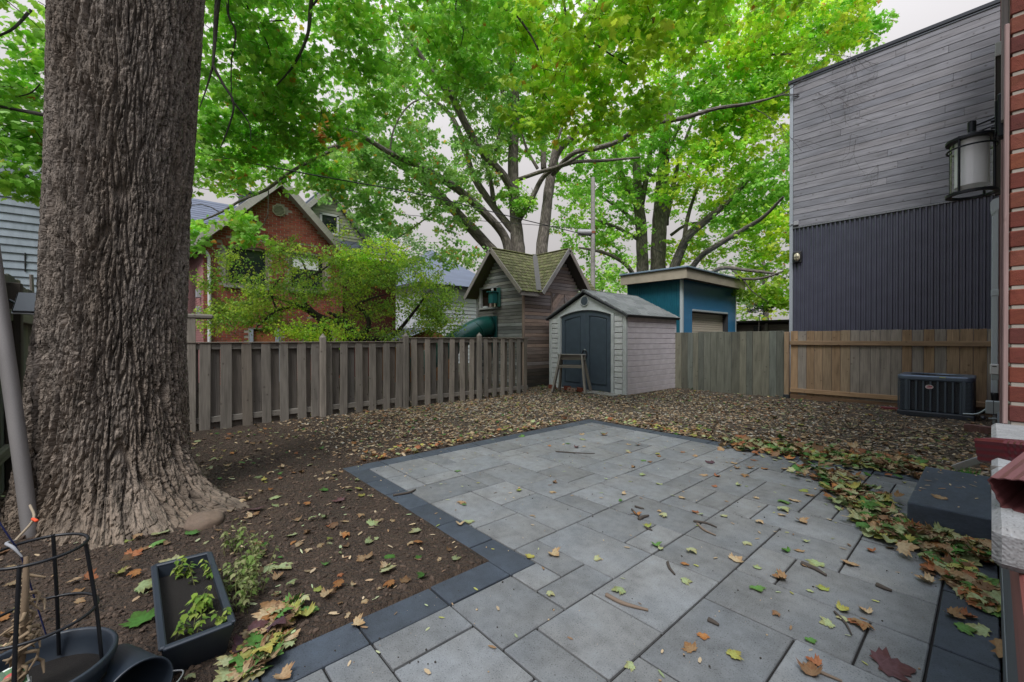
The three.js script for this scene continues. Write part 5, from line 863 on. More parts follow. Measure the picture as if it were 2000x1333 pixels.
  // drooping branches in view below the crown
  for (const [p, r] of [
    [[[430, -60, 5.4], [424, 10, 5.4], [420, 70, 5.4], [416, 128, 5.3]], [0.038, 0.030, 0.024, 0.014]],
    [[[416, 128, 5.3], [436, 165, 5.3], [456, 200, 5.3], [446, 250, 5.3], [430, 290, 5.3]], [0.018, 0.016, 0.013, 0.010, 0.005]],
    [[[416, 128, 5.3], [404, 170, 5.3], [390, 210, 5.2]], [0.014, 0.009, 0.005]],
    [[[446, -40, 5.6], [446, 30, 5.6], [460, 60, 5.6], [452, 120, 5.6], [452, 200, 5.6]], [0.020, 0.016, 0.013, 0.010, 0.005]],
    [[[456, 200, 5.3], [486, 240, 5.4], [490, 275, 5.4]], [0.011, 0.007, 0.004]],
    [[[612, -40, 6.6], [606, 20, 6.6], [600, 70, 6.5], [575, 125, 6.4], [540, 168, 6.3]], [0.034, 0.028, 0.024, 0.018, 0.008]],
    [[[612, 10, 6.6], [640, -30, 6.7]], [0.018, 0.02]],
    [[[575, 125, 6.4], [586, 105, 6.2], [590, 130, 6.2]], [0.010, 0.007, 0.004]],
    [[[470, -30, 6.2], [490, 30, 6.2], [520, 80, 6.2], [532, 120, 6.1]], [0.018, 0.013, 0.010, 0.004]],
    [[[555, 40, 6.8], [510, 44, 6.6], [500, 52, 6.5]], [0.012, 0.009, 0.005]],
    [[[-40, 82, 5.0], [20, 60, 5.2], [60, 20, 5.4]], [0.012, 0.014, 0.018]],
    [[[0, 208, 5.4], [40, 216, 5.4], [95, 226, 5.2]], [0.016, 0.020, 0.026]],
    [[[30, 190, 5.4], [60, 182, 5.4], [78, 165, 5.4]], [0.006, 0.008, 0.008]],
    [[[900, -40, 6.8], [890, 20, 6.8], [905, 60, 6.7], [900, 90, 6.7]], [0.016, 0.013, 0.009, 0.005]],
    [[[1010, 30, 6.0], [1040, 75, 6.0], [1060, 120, 6.0]], [0.018, 0.013, 0.006]],
    [[[1090, -40, 5.8], [1105, 30, 5.8], [1100, 80, 5.8], [1088, 115, 5.8]], [0.018, 0.015, 0.011, 0.005]],
    [[[1140, 70, 5.6], [1190, 105, 5.5], [1230, 130, 5.4]], [0.016, 0.011, 0.005]],
  ]) part('branch', tube(L_(p), r, 7, 0.08, 0.18, p[0][0]), barkDark, bigTree);
  const f = rng(201), B = (x, y, t, rx, ry, rz, n, pal, gold) => [P(x, y, t), rx * t / 828, ry * t / 828, rz, n, pal, gold];
  const F = foliage([
    B(470, -10, 6.2, 110, 110, 1.4, 220, GREEN), B(620, 60, 7.2, 160, 120, 1.7, 252, GREEN), B(800, 40, 7.8, 180, 100, 1.8, 417, GREEN), B(480, 130, 6.6, 110, 90, 1.5, 175, GREEN),
    B(560, 190, 7.4, 110, 70, 1.4, 153, GREEN), B(700, 160, 7.6, 90, 80, 1.4, 122, GREEN), B(430, 230, 7.6, 80, 75, 1.1, 174, GREEN), B(520, 265, 8.0, 120, 42, 1.0, 174, GREEN, 0.03), B(640, 235, 7.8, 60, 40, 0.9, 81, GREEN, 0.05), B(405, 330, 7.4, 55, 42, 0.9, 69, GREEN, 0.02),
    B(960, 40, 7.0, 130, 90, 1.5, 266, GREEN), B(900, 130, 7.6, 70, 60, 1.1, 92, GREEN),
    B(1120, 50, 6.0, 130, 100, 1.4, 218, YGREEN, 0.012), B(1230, 80, 5.6, 120, 110, 1.1, 160, YGREEN, 0.012), B(1120, 150, 6.2, 110, 60, 1.1, 93, YGREEN, 0.01), B(1240, 190, 5.8, 70, 60, 0.9, 100, YGREEN), B(1050, 190, 6.4, 70, 50, 0.9, 75, YGREEN), B(1350, -10, 5.6, 130, 60, 1.1, 159, YGREEN, 0.012), B(1480, -20, 6.0, 110, 50, 1.1, 100, YGREEN, 0.02),
    B(1000, 250, 7.4, 70, 40, 0.9, 69, GREEN), B(1120, 230, 6.8, 90, 36, 0.9, 67, YGREEN),
    B(20, 40, 5.6, 90, 90, 1.1, 220, GREEN), B(10, 150, 5.9, 70, 40, 0.9, 69, GREEN), B(15, 290, 5.6, 60, 60, 0.8, 92, GREEN, 0.02), B(50, 225, 5.8, 50, 34, 0.7, 40, GREEN), B(20, 350, 5.4, 34, 26, 0.6, 27, GREEN),
    B(660, 268, 7.0, 30, 24, 0.5, 9, GOLD, 0.4),
    B(300, -160, 6.4, 260, 90, 2.3, 69, GREEN), B(750, -140, 7.4, 300, 80, 2.3, 81, GREEN),
  ], f, 0.078, 14, 0.23, 0.4);
  const half = F.items.filter((_, i) => i % 2), other = F.items.filter((_, i) => !(i % 2));
  instanced('crown', leafGeo(2, -0.25, 0.10, 3), crownLeaf, half, bigTree); instanced('crown', leafGeo(2, -0.40, -0.06, 8), crownLeaf, other, bigTree);
  twigMesh(F.twigs, 0.006, bigTree, 0.5);
}
// ---- multi-stemmed maple in the middle
{
  const T2 = thing('maple_tree', 'many-stemmed grey maple behind the playhouse spreading across the middle of the sky', 'tree');
  const D = 17.5;
  for (const [p, r] of [
    [[[1012, 640, D], [1012, 490, D], [1006, 420, D], [1002, 330, D], [1006, 200, D], [1000, 110, D], [986, 0, D], [980, -80, D]], [0.42, 0.34, 0.27, 0.25, 0.22, 0.18, 0.14, 0.10]],
    [[[1056, 640, D], [1058, 490, D], [1066, 425, D], [1076, 345, D], [1090, 295, D - 0.3], [1125, 262, D - 0.8], [1152, 238, D - 1.2]], [0.36, 0.28, 0.26, 0.23, 0.18, 0.14, 0.08]],
    [[[1000, 520, D], [985, 462, D - 0.2], [945, 415, D - 0.8], [900, 375, D - 1.5], [840, 336, D - 3], [760, 298, D - 5], [700, 262, D - 6.5], [670, 250, D - 7]], [0.30, 0.20, 0.19, 0.17, 0.13, 0.09, 0.06, 0.03]],
    [[[985, 520, D], [950, 478, D], [905, 430, D - 0.2], [868, 392, D - 0.6], [815, 345, D - 1.2], [760, 310, D - 2], [720, 280, D - 2.6]], [0.34, 0.27, 0.24, 0.21, 0.15, 0.10, 0.04]],
    [[[1000, 372, D], [985, 345, D - 0.3], [938, 292, D - 1], [905, 235, D - 1.6], [878, 180, D - 2.2], [862, 165, D - 2.4], [812, 95, D - 3], [770, 20, D - 3.5]], [0.18, 0.19, 0.17, 0.155, 0.15, 0.13, 0.10, 0.07]],
    [[[1005, 455, D], [955, 392, D + 0.3], [925, 345, D + 0.3], [903, 275, D + 0.3], [880, 225, D + 0.3], [840, 190, D], [800, 160, D]], [0.17, 0.17, 0.16, 0.14, 0.10, 0.07, 0.04]],
    [[[965, 400, D + 0.3], [955, 340, D + 0.5], [930, 280, D + 0.8], [880, 200, D + 1]], [0.12, 0.11, 0.09, 0.04]],
    [[[880, 190, D - 2.2], [892, 172, D - 2.2], [888, 120, D - 2.2], [865, 60, D - 2.2]], [0.12, 0.11, 0.08, 0.05]],
    [[[1014, 430, D], [1040, 385, D - 0.3], [1062, 345, D - 0.6], [1110, 320, D - 2], [1180, 314, D - 4], [1250, 308, D - 5]], [0.13, 0.13, 0.11, 0.08, 0.055, 0.03]],
    [[[1010, 352, D], [1050, 338, D - 0.8], [1100, 322, D - 2.4], [1140, 300, D - 4]], [0.10, 0.09, 0.07, 0.05]],
    [[[1080, 340, D - 0.5], [1120, 300, D - 2.5], [1165, 290, D - 4], [1210, 275, D - 5.5], [1260, 244, D - 6.6], [1330, 232, D - 7.2], [1400, 212, D - 7.5], [1450, 205, D - 7.6], [1500, 194, D - 7.6], [1532, 184, D - 7.6]], [0.12, 0.10, 0.09, 0.08, 0.07, 0.062, 0.05, 0.042, 0.03, 0.016]],
    [[[1062, 330, D], [1060, 260, D], [1062, 200, D], [1075, 120, D]], [0.14, 0.12, 0.10, 0.06]],
    [[[1076, 330, D - 0.2], [1086, 280, D - 0.3], [1098, 250, D - 0.4]], [0.14, 0.10, 0.06]],
    [[[1050, 330, D - 0.4], [1030, 295, D - 0.4], [1020, 262, D - 0.4]], [0.08, 0.07, 0.04]],
    [[[968, 295, D - 1], [975, 260, D - 1], [978, 235, D - 1]], [0.07, 0.06, 0.04]],
    [[[1000, 215, D], [984, 190, D], [974, 110, D], [978, 30, D]], [0.12, 0.11, 0.08, 0.06]],
    [[[700, 262, D - 6.5], [640, 290, 10.4], [560, 288, 10.2], [450, 292, 10], [385, 278, 9.8]], [0.055, 0.05, 0.042, 0.035, 0.02]],
    [[[690, 268, D - 6.6], [640, 298, 10.6], [600, 318, 10.4], [556, 343, 10.2], [522, 370, 10], [470, 392, 9.8], [430, 416, 9.6], [376, 438, 9.4]], [0.06, 0.052, 0.048, 0.046, 0.042, 0.034, 0.03, 0.015]],
    [[[524, 368, 10], [524, 400, 10], [520, 430, 10], [505, 450, 10], [490, 462, 10]], [0.014, 0.014, 0.012, 0.010, 0.005]],
    [[[430, 416, 9.6], [400, 400, 9.5], [372, 402, 9.4]], [0.014, 0.012, 0.008]],
    [[[760, 310, D - 5], [770, 250, D - 5], [800, 205, D - 4.8], [830, 190, D - 4.6]], [0.03, 0.03, 0.03, 0.03]],
    [[[868, 392, D - 0.6], [840, 420, D - 1], [800, 450, D - 1.5], [770, 470, D - 2]], [0.05, 0.04, 0.03, 0.015]],
  ]) part('limb', tube(L_(p), r.map((q) => q * 0.86), r[0] > 0.2 ? 14 : r[0] > 0.09 ? 10 : 7, 0.22, 0.12, p[1][0]), barkGrey, T2);
  // bare dead twigs in front of the tall building's corner
  const f = rng(211), dead = [];
  const grow = (x, y, t, a, l, r, n) => { const pts = [[x, y, t]]; let aa = a; for (let k = 0; k < 4; k++) { aa += (f() - 0.5) * 0.5; x += Math.cos(aa) * l / 4; y += Math.sin(aa) * l / 4; t = Math.max(8.7, t - 0.13); pts.push([x, y, t]); if (n > 0 && f() < 0.75) grow(x, y, t, aa + (f() < 0.5 ? -1 : 1) * rr(0.4, 0.9, f), l * rr(0.45, 0.7, f), r * 0.6, n - 1); } dead.push(tube(L_(pts), [r, r * 0.35], 5, 0.08)); };
  const td = D - 7.65; grow(1500, 194, td, -0.25, 150, 0.012, 3); grow(1528, 186, td, 0.22, 150, 0.011, 4); grow(1532, 184, td, -0.1, 130, 0.010, 3); grow(1470, 210, td, 0.5, 130, 0.009, 2); grow(1540, 165, td, -0.5, 70, 0.007, 2);
  part('dead_twigs', dead, M('twig_grey', [0.06, 0.055, 0.055], { roughness: 1 }), T2).userData.kind = 'stuff';
  const B = (x, y, t, rx, ry, rz, n, pal, gold) => [P(x, y, t), rx * t / 828, ry * t / 828, rz, n, pal, gold];
  const SIL = [[0.27, 0.52, 0.13], [0.33, 0.58, 0.14], [0.40, 0.62, 0.15]];
  const F = foliage([
    B(930, 320, 17, 60, 60, 1.6, 90, SIL, 0.03), B(960, 250, 17.5, 80, 60, 2, 110, SIL, 0.02), B(1120, 420, 19, 60, 60, 2, 90, GREEN), B(1190, 300, 19, 70, 60, 2, 90, GREEN), B(680, 390, 14, 70, 40, 1.6, 60, SIL, 0.03), B(740, 230, 13.5, 110, 90, 2, 230, SIL, 0.02), B(680, 330, 12.5, 90, 55, 1.6, 150, SIL, 0.02), B(800, 330, 14.5, 120, 60, 2, 200, SIL, 0.03), B(760, 420, 15.5, 70, 50, 1.6, 90, SIL, 0.03), B(880, 400, 16, 60, 70, 1.6, 90, SIL, 0.03),
    B(840, 130, 15, 120, 80, 2, 230, SIL, 0.02), B(960, 170, 17, 90, 110, 2, 240, SIL, 0.02), B(930, 60, 17, 150, 70, 2.2, 250, GREEN), B(1080, 80, 17.5, 120, 90, 2.2, 230, GREEN), B(1050, 240, 18.5, 90, 70, 2, 160, GREEN), B(1010, 390, 17.2, 40, 34, 1, 46, GREEN), B(890, 500, 15, 60, 30, 1, 46, SIL, 0.06),
    B(590, 320, 10.6, 90, 26, 0.9, 60, GREEN, 0.06), B(470, 330, 10.2, 90, 34, 0.9, 60, GREEN, 0.05), B(480, 425, 9.9, 22, 10, 0.3, 7, GREEN, 0.03), B(490, 460, 9.9, 30, 16, 0.4, 13, GREEN, 0.02), B(380, 470, 9.4, 14, 40, 0.3, 11, GREEN, 0.04), B(575, 372, 10.4, 46, 12, 0.4, 9, GREEN, 0.05), B(640, 350, 11.2, 60, 26, 0.8, 26, SIL, 0.04),
  ], f, 0.098, 27, 0.34, 0.8);
  instanced('crown', leafGeo(1, -0.3, 0.1, 5), farLeaf, F.items, T2); twigMesh(F.twigs, 0.008, T2, 0.4);
}
// ---- twin-trunked maple to the right
{
  const T3 = thing('maple_tree', 'twin-trunked maple behind the blue shed with bright green crown beside the tall building', 'tree'), D = 20.5, f = rng(221);
  for (const [p, r] of [
    [[[1256, 660, D], [1255, 530, D], [1252, 440, D], [1246, 392, D], [1244, 330, D], [1238, 280, D], [1236, 220, D]], [0.30, 0.28, 0.265, 0.24, 0.19, 0.17, 0.12]],
    [[[1284, 660, D], [1285, 530, D], [1288, 440, D], [1292, 380, D], [1296, 310, D], [1300, 260, D], [1310, 180, D], [1316, 110, D]], [0.40, 0.36, 0.34, 0.31, 0.27, 0.24, 0.2, 0.12]],
    [[[1246, 402, D], [1228, 372, D - 0.3], [1216, 345, D - 0.5], [1205, 318, D - 0.7], [1196, 260, D - 0.8]], [0.19, 0.16, 0.13, 0.10, 0.05]],
    [[[1252, 400, D], [1260, 360, D], [1268, 310, D], [1276, 260, D], [1280, 220, D]], [0.17, 0.14, 0.12, 0.10, 0.06]],
    [[[1300, 440, D], [1304, 400, D], [1320, 370, D - 0.4], [1340, 340, D - 0.6], [1360, 290, D - 0.8]], [0.16, 0.12, 0.11, 0.09, 0.05]],
    [[[1300, 430, D], [1312, 380, D], [1322, 330, D], [1340, 270, D], [1360, 220, D]], [0.15, 0.13, 0.11, 0.08, 0.05]],
    [[[1310, 540, D - 1], [1330, 490, D - 1.5], [1345, 460, D - 2], [1380, 430, D - 2.5], [1420, 395, D - 3], [1460, 352, D - 3.5], [1500, 315, D - 4]], [0.22, 0.19, 0.18, 0.15, 0.13, 0.10, 0.05]],
    [[[1336, 475, D - 1.6], [1342, 430, D - 1.6], [1356, 385, D - 1.8], [1375, 340, D - 2]], [0.11, 0.09, 0.07, 0.04]],
    [[[1340, 540, D - 1], [1370, 500, D - 2], [1400, 480, D - 3], [1450, 450, D - 4], [1490, 425, D - 5], [1530, 385, D - 6]], [0.14, 0.12, 0.11, 0.09, 0.075, 0.04]],
    [[[1380, 540, D - 3], [1410, 524, D - 4], [1460, 528, D - 5], [1520, 536, D - 6]], [0.09, 0.08, 0.06, 0.04]],
    [[[1450, 545, D - 5], [1480, 545, D - 5.5], [1510, 538, D - 6], [1530, 530, D - 6]], [0.05, 0.05, 0.04, 0.02]],
    [[[1420, 520, D - 4], [1450, 545, D - 4.5], [1470, 570, D - 5], [1500, 590, D - 5]], [0.03, 0.03, 0.02, 0.012]],
    [[[1250, 560, D], [1225, 520, D - 0.5], [1195, 500, D - 1], [1165, 490, D - 1.5], [1130, 484, D - 1.5]], [0.12, 0.10, 0.09, 0.07, 0.04]],
    [[[1250, 470, D], [1215, 450, D - 0.5], [1180, 435, D - 1], [1150, 428, D - 1.4]], [0.09, 0.08, 0.06, 0.03]],
    [[[1245, 440, D], [1220, 415, D + 0.5], [1190, 395, D + 0.8], [1150, 365, D + 1]], [0.09, 0.08, 0.06, 0.03]],
    [[[1310, 110, D], [1340, 90, D - 1.5], [1400, 75, D - 3], [1440, 40, D - 4]], [0.10, 0.08, 0.06, 0.03]],
    [[[1300, 300, D], [1400, 130, D - 3], [1480, 110, D - 4], [1545, 106, D - 5]], [0.08, 0.06, 0.05, 0.03]],
    [[[1290, 350, D], [1265, 340, D], [1230, 318, D]], [0.10, 0.08, 0.05]],
    [[[1310, 460, D], [1340, 440, D - 0.5], [1400, 430, D - 1], [1450, 400, D - 2]], [0.08, 0.07, 0.05, 0.03]],
    [[[1100, 120, 13], [1120, 70, 13], [1150, 20, 13], [1170, -40, 13]], [0.06, 0.07, 0.08, 0.09]],
  ]) part('limb', tube(L_(p), r, r[0] > 0.2 ? 14 : 8, 0.25, 0.10, p[1][0]), barkGrey, T3);
  const B = (x, y, t, rx, ry, rz, n, pal, gold) => [P(x, y, t), rx * t / 828, ry * t / 828, rz, n, pal, gold];
  const F = foliage([
    B(1400, 90, 17, 150, 90, 2.5, 420, YGREEN, 0.012), B(1560, 60, 17, 130, 80, 2.5, 360, YGREEN, 0.02), B(1630, 30, 17.5, 80, 60, 2, 170, GREEN), B(1680, 70, 18, 44, 30, 1.2, 46, GREEN), B(1480, 170, 17, 100, 70, 2, 260, YGREEN, 0.015), B(1370, 220, 18, 130, 70, 2.5, 320, GREEN),
    B(1450, 270, 17.5, 90, 70, 2.2, 230, YGREEN), B(1240, 290, 19.5, 100, 80, 2.2, 200, GREEN), B(1380, 350, 18, 110, 60, 2.2, 190, YGREEN), B(1490, 370, 17, 60, 70, 1.8, 170, GREEN), B(1500, 470, 16.5, 50, 60, 1.5, 130, YGREEN, 0.02), B(1420, 440, 18.5, 80, 50, 2, 120, GREEN), B(1180, 380, 20, 80, 60, 2, 130, GREEN), B(1140, 470, 20.5, 60, 40, 1.6, 70, GREEN), B(1210, 460, 20, 60, 50, 1.6, 70, GREEN), B(1350, 490, 20, 70, 40, 1.8, 70, YGREEN), B(1460, 560, 17, 60, 40, 1.4, 80, OLIVE), B(1510, 575, 16.5, 34, 30, 1.2, 60, YGREEN), B(1280, 380, 22, 100, 60, 2, 80, GREEN), B(1130, 330, 20, 60, 50, 2, 90, GREEN),
  ], f, 0.125, 24, 0.40, 0.5);
  instanced('crown', leafGeo(1, -0.3, 0.1, 6), farLeaf, F.items, T3); twigMesh(F.twigs, 0.010, T3, 0.4);
}
// ---- fruit tree in front of the brick house
{
  const T4 = thing('fruit_tree', 'low spreading fruit tree with yellow-green leaves between the fence and the brick house', 'tree'), D = 11, f = rng(231);
  for (const [p, r] of [
    [[[650, 760, D], [642, 690, D], [635, 640, D], [610, 612, D], [580, 600, D - 0.3], [545, 605, D - 0.6], [500, 640, D - 1]], [0.15, 0.13, 0.10, 0.07, 0.05, 0.035, 0.02]],
    [[[650, 740, D], [680, 655, D], [648, 628, D], [615, 612, D], [590, 580, D], [600, 540, D], [590, 510, D]], [0.13, 0.10, 0.08, 0.06, 0.04, 0.03, 0.015]],
    [[[715, 665, D], [690, 645, D], [660, 620, D], [640, 610, D]], [0.09, 0.08, 0.06, 0.03]],
    [[[660, 690, D], [720, 640, D], [712, 610, D], [695, 600, D], [720, 585, D - 0.3], [755, 575, D - 0.6]], [0.10, 0.06, 0.05, 0.04, 0.03, 0.012]],
    [[[600, 600, D], [560, 590, D], [520, 575, D - 0.5], [485, 572, D - 1]], [0.04, 0.03, 0.02, 0.01]], [[[700, 660, D], [760, 660, D], [800, 620, D - 0.4], [830, 580, D - 0.6]], [0.08, 0.06, 0.04, 0.02]], [[[600, 545, D], [640, 520, D], [670, 490, D]], [0.03, 0.02, 0.01]], [[[540, 605, D - 0.6], [530, 570, D - 0.8], [550, 540, D - 1]], [0.025, 0.02, 0.01]],
  ]) part('limb', tube(L_(p), r, 9, 0.12, 0.2, p[1][0]), barkDark, T4);
  const B = (x, y, t, rx, ry, rz, n, pal, gold) => [P(x, y, t), rx * t / 828, ry * t / 828, rz, n, pal, gold];
  const F = foliage([
    B(470, 610, 10.2, 78, 50, 0.9, 330, OLIVE), B(540, 570, 10.4, 90, 50, 0.9, 230, OLIVE), B(600, 510, 10.8, 74, 28, 0.8, 110, OLIVE, 0.01), B(680, 545, 10.8, 90, 50, 0.9, 330, OLIVE), B(730, 500, 11.0, 70, 34, 0.8, 190, YGREEN, 0.02), B(800, 570, 11, 80, 70, 0.9, 380, OLIVE), B(860, 610, 11, 50, 50, 0.8, 190, OLIVE), B(640, 648, 10.0, 70, 26, 0.6, 110, YGREEN, 0.02), B(590, 645, 10, 60, 20, 0.5, 60, YGREEN, 0.012), B(700, 620, 11, 80, 40, 0.8, 120, OLIVE), B(560, 480, 10.8, 40, 22, 0.6, 40, OLIVE), B(415, 570, 10.0, 20, 60, 0.5, 60, OLIVE), B(670, 470, 11, 14, 40, 0.3, 24, OLIVE, 0.05), B(450, 500, 10.4, 30, 24, 0.4, 22, OLIVE), B(760, 650, 10.6, 70, 16, 0.6, 60, OLIVE),
  ], f, 0.062, 19, 0.26, 1.2);
  instanced('crown', leafGeo(0, -0.4, 0.15, 7), farLeaf, F.items.map((i) => ({ ...i, sx: 0.75 })), T4); twigMesh(F.twigs, 0.005, T4, 1);
}
// ---- trees and shrubs further away
{
  const f = rng(241);
  const far = (name, label, cat, trunk, blobs, size, per, spr) => { const t = thing(name, label, cat); part('trunk', tube(L_(trunk[0]), trunk[1], 8, 0.4, 0.1), barkGrey, t); const F = foliage(blobs.map(([x, y, d, rx, ry, rz, n, pal, g]) => [P(x, y, d), rx * d / 828, ry * d / 828, rz, n, pal, g]), f, size, per, spr); instanced('crown', leafGeo(0, -0.3, 0.1, 9), farLeaf, F.items, t); };
  far('leafy_tree', 'pale green tree standing beyond the brick house and left of the grey maple', 'tree', [[[790, 680, 26], [790, 560, 26], [785, 490, 26]], [0.3, 0.2, 0.08]], [[770, 470, 26, 60, 34, 2.5, 150, PALE], [830, 510, 26, 50, 40, 2.5, 150, PALE], [740, 450, 27, 30, 20, 1.5, 50, PALE], [800, 560, 26, 80, 50, 2, 140, PALE]], 0.17, 9, 0.4);
  far('shrub', 'green shrub between the playhouse and the blue shed, below the utility pole', 'shrub', [[[1180, 690, 19], [1180, 600, 19], [1175, 560, 19]], [0.10, 0.07, 0.03]], [[1180, 560, 19, 50, 40, 1.4, 150, GREEN], [1140, 545, 20, 40, 30, 1.2, 80, GREEN], [1205, 520, 19.5, 30, 26, 1.2, 60, GREEN]], 0.12, 9, 0.26);
  far('leafy_tree', 'bright tree beyond the board shed, partly behind the tall building', 'tree', [[[1500, 690, 26], [1495, 600, 26], [1490, 500, 26]], [0.2, 0.15, 0.08]], [[1490, 560, 27, 60, 60, 2, 150, PALE, 0.03], [1470, 620, 24, 50, 20, 2, 60, OLIVE], [1500, 460, 27, 50, 70, 2, 110, PALE], [1400, 500, 30, 70, 40, 2, 60, PALE]], 0.18, 9, 0.4);
  far('shrub', 'small purple-topped shrub on the roof line of the board shed', 'shrub', [[[1480, 680, 16.4], [1482, 640, 16.4], [1484, 612, 16.4]], [0.03, 0.02, 0.01]], [[1484, 602, 16.4, 26, 12, 0.5, 34, [[0.16, 0.13, 0.22], [0.06, 0.14, 0.03], [0.05, 0.12, 0.03]]]], 0.07, 9, 0.12);
  far('leafy_tree', 'distant green tree low behind the twin maple trunks', 'tree', [[[1330, 690, 36], [1330, 600, 36], [1325, 520, 36]], [0.3, 0.2, 0.1]], [[1330, 590, 38, 120, 34, 4, 110, PALE], [1200, 540, 38, 90, 50, 4, 110, GREEN], [1430, 560, 38, 80, 50, 4, 100, PALE], [950, 560, 40, 130, 60, 5, 140, PALE]], 0.26, 8, 0.6);
  far('leafy_tree', 'light tree beyond the left house, seen left of the trunk', 'tree', [[[70, 700, 30], [70, 500, 30], [75, 400, 30]], [0.3, 0.2, 0.1]], [[70, 340, 30, 70, 36, 3, 90, YGREEN], [30, 330, 30, 60, 30, 3, 60, PALE]], 0.2, 9, 0.45);
}

// ---------------------------------------------------------------- pots, cage, planter by the trunk
{
  const plastic = M('pot_plastic', [0.020, 0.028, 0.040], { roughness: 0.42 }), soilM = M('potting_soil', [0.030, 0.024, 0.020], { map: rep(T.dirt, 5, 5), bumpMap: rep(T.dirtB, 6, 6), bumpScale: 0.02, roughness: 1 });
  const lathe = (pts, s = 40) => new THREE.LatheGeometry(pts.map((q) => new THREE.Vector2(...q)), s);
  const c = P(100, 1318, 1.37), f = rng(301), px = c.x - 0.01, pz = c.z + 0.03;
  const pot = thing('plant_pot', 'round dark plastic pot of soil holding the wire tomato cage', 'pot', [px, 0, pz]);
  part('bowl', lathe([[0, 0.0], [0.12, 0.0], [0.175, 0.235], [0.188, 0.24], [0.190, 0.262], [0.182, 0.268], [0.174, 0.262], [0.168, 0.235], [0.15, 0.10], [0, 0.10]]), plastic, pot);
  { const g = new THREE.CircleGeometry(0.168, 36).rotateX(-Math.PI / 2); part('soil', g.translate(0, 0.185, 0), soilM, pot); }
  const cage = thing('tomato_cage', 'black wire tomato cage with two rings standing in the round pot', 'plant cage', [px, 0, pz]), wire = M('cage_black', [0.012, 0.013, 0.016], { roughness: 0.4, metalness: 0.3 });
  part('ring', new THREE.TorusGeometry(0.115, 0.005, 8, 48).rotateX(Math.PI / 2).translate(0, 0.635, 0), wire, cage); part('ring', new THREE.TorusGeometry(0.138, 0.005, 8, 48).rotateX(Math.PI / 2).translate(0, 0.415, 0), wire, cage);
  for (const a of [0.2, 1.8, 3.35, 4.95]) part('leg', tube([V(Math.cos(a) * 0.113, 0.64, Math.sin(a) * 0.113), V(Math.cos(a) * 0.140, 0.41, Math.sin(a) * 0.140), V(Math.cos(a) * 0.155, 0.20, Math.sin(a) * 0.155)], [0.0055, 0.0055, 0.0055], 8, 0.05), wire, cage);
  const stalk = thing('dead_plant', 'dried brown tomato stalk tied inside the wire cage', 'plant', [px + 0.02, 0.18, pz + 0.02]), tan = M('dry_stalk', [0.19, 0.135, 0.085], { map: rep(T.grit, 8, 8) });
  part('stem', tube([V(0.02, 0, 0.03), V(0.0, 0.16, 0.01), V(0.03, 0.30, 0), V(0.0, 0.45, 0.0)], [0.010, 0.012, 0.010, 0.006], 8, 0.03, 0.3, 4), tan, stalk);
  { const l = []; for (let k = 0; k < 34; k++) { const y = rr(0.06, 0.42, f), a = f() * 6.28, r = rr(0.02, 0.055, f); l.push(tube([V(0.01, y, 0.01), V(Math.cos(a) * r, y - 0.01, Math.sin(a) * r), V(Math.cos(a + 1) * r * 1.2, y - rr(0.02, 0.06, f), Math.sin(a + 1) * r * 1.2)], [0.004, 0.006, 0.002], 5, 0.02, 0.5, k)); } part('withered_leaves', l, M('withered', [0.22, 0.16, 0.10]), stalk); }
  const tie = thing('string_tie', 'pale string knot and orange clip tied at the top ring of the cage', 'string', [px, 0.64, pz]);
  part('knot', tube([V(-0.10, 0.01, 0.06), V(-0.04, 0.025, 0.07), V(0.0, 0.02, 0.05), V(0.015, -0.01, 0.03)], [0.002, 0.0045, 0.0045, 0.002], 8, 0.01, 0.3, 3), M('string_white', [0.24, 0.25, 0.27]), tie);
  part('clip', tube([V(-0.17, 0.05, 0.03), V(-0.12, 0.055, 0.015)], [0.005, 0.005], 8, 0.02), M('clip_orange', [0.60, 0.07, 0.02]), tie);
  part('cord', tube([V(-0.28, 0.07, 0.05), V(-0.18, 0.045, 0.03), V(-0.10, 0.01, 0.06)], [0.004, 0.004, 0.004], 6, 0.02), M('cord_tan', [0.25, 0.20, 0.14]), tie);
  tag(part('blue_cord', tube(L_([[-20, 990, 1.30], [8, 1035, 1.32], [40, 1085, 1.36], [66, 1165, 1.42], [90, 1240, 1.46]]), [0.0022, 0.0022, 0.0022, 0.0022], 6, 0.03), M('cord_blue', [0.012, 0.018, 0.09])), 'thin dark blue cord hanging beside the tomato cage', 'cord');
  // printed plant tag in the pot
  { const cv = document.createElement('canvas'); cv.width = 192; cv.height = 128; const x = cv.getContext('2d'); x.fillStyle = '#dfe6df'; x.fillRect(0, 0, 192, 128); x.fillStyle = '#2f6a35'; x.fillRect(8, 8, 176, 112); x.fillStyle = '#1d4a26'; for (let k = 0; k < 14; k++) { x.beginPath(); x.ellipse(f() * 180, f() * 120, 26, 10, f() * 3, 0, 7); x.fill(); } x.fillStyle = '#b3312c'; x.beginPath(); x.arc(126, 66, 34, 0, 7); x.fill(); x.fillStyle = '#d8655a'; x.beginPath(); x.arc(116, 54, 10, 0, 7); x.fill();
    const t = new THREE.CanvasTexture(cv); t.colorSpace = THREE.SRGBColorSpace; const g = new THREE.PlaneGeometry(0.10, 0.07); const tg = thing('plant_tag', 'green printed plant tag with a red fruit picture stuck in the round pot', 'tag', [px + 0.015, 0.235, pz + 0.07], 1.45); part('label', g, M('tag_print', [1, 1, 1], { map: t, side: THREE.DoubleSide, roughness: 0.5 }), tg, [0, 0.02, 0], [-0.75, 0, 0.35]); part('stake', cb(0.015, 0.10, 0.001, 0.0003).translate(0.05, -0.04, -0.01), M('tag_white', [0.6, 0.62, 0.62]), tg); }
  // bucket lying on its side, wire handle
  const bk = thing('bucket', 'dark grey plastic bucket lying on its side between the round pot and the planter', 'bucket', [-1.92, 0.108, 0.0]); bk.scale.setScalar(0.76);
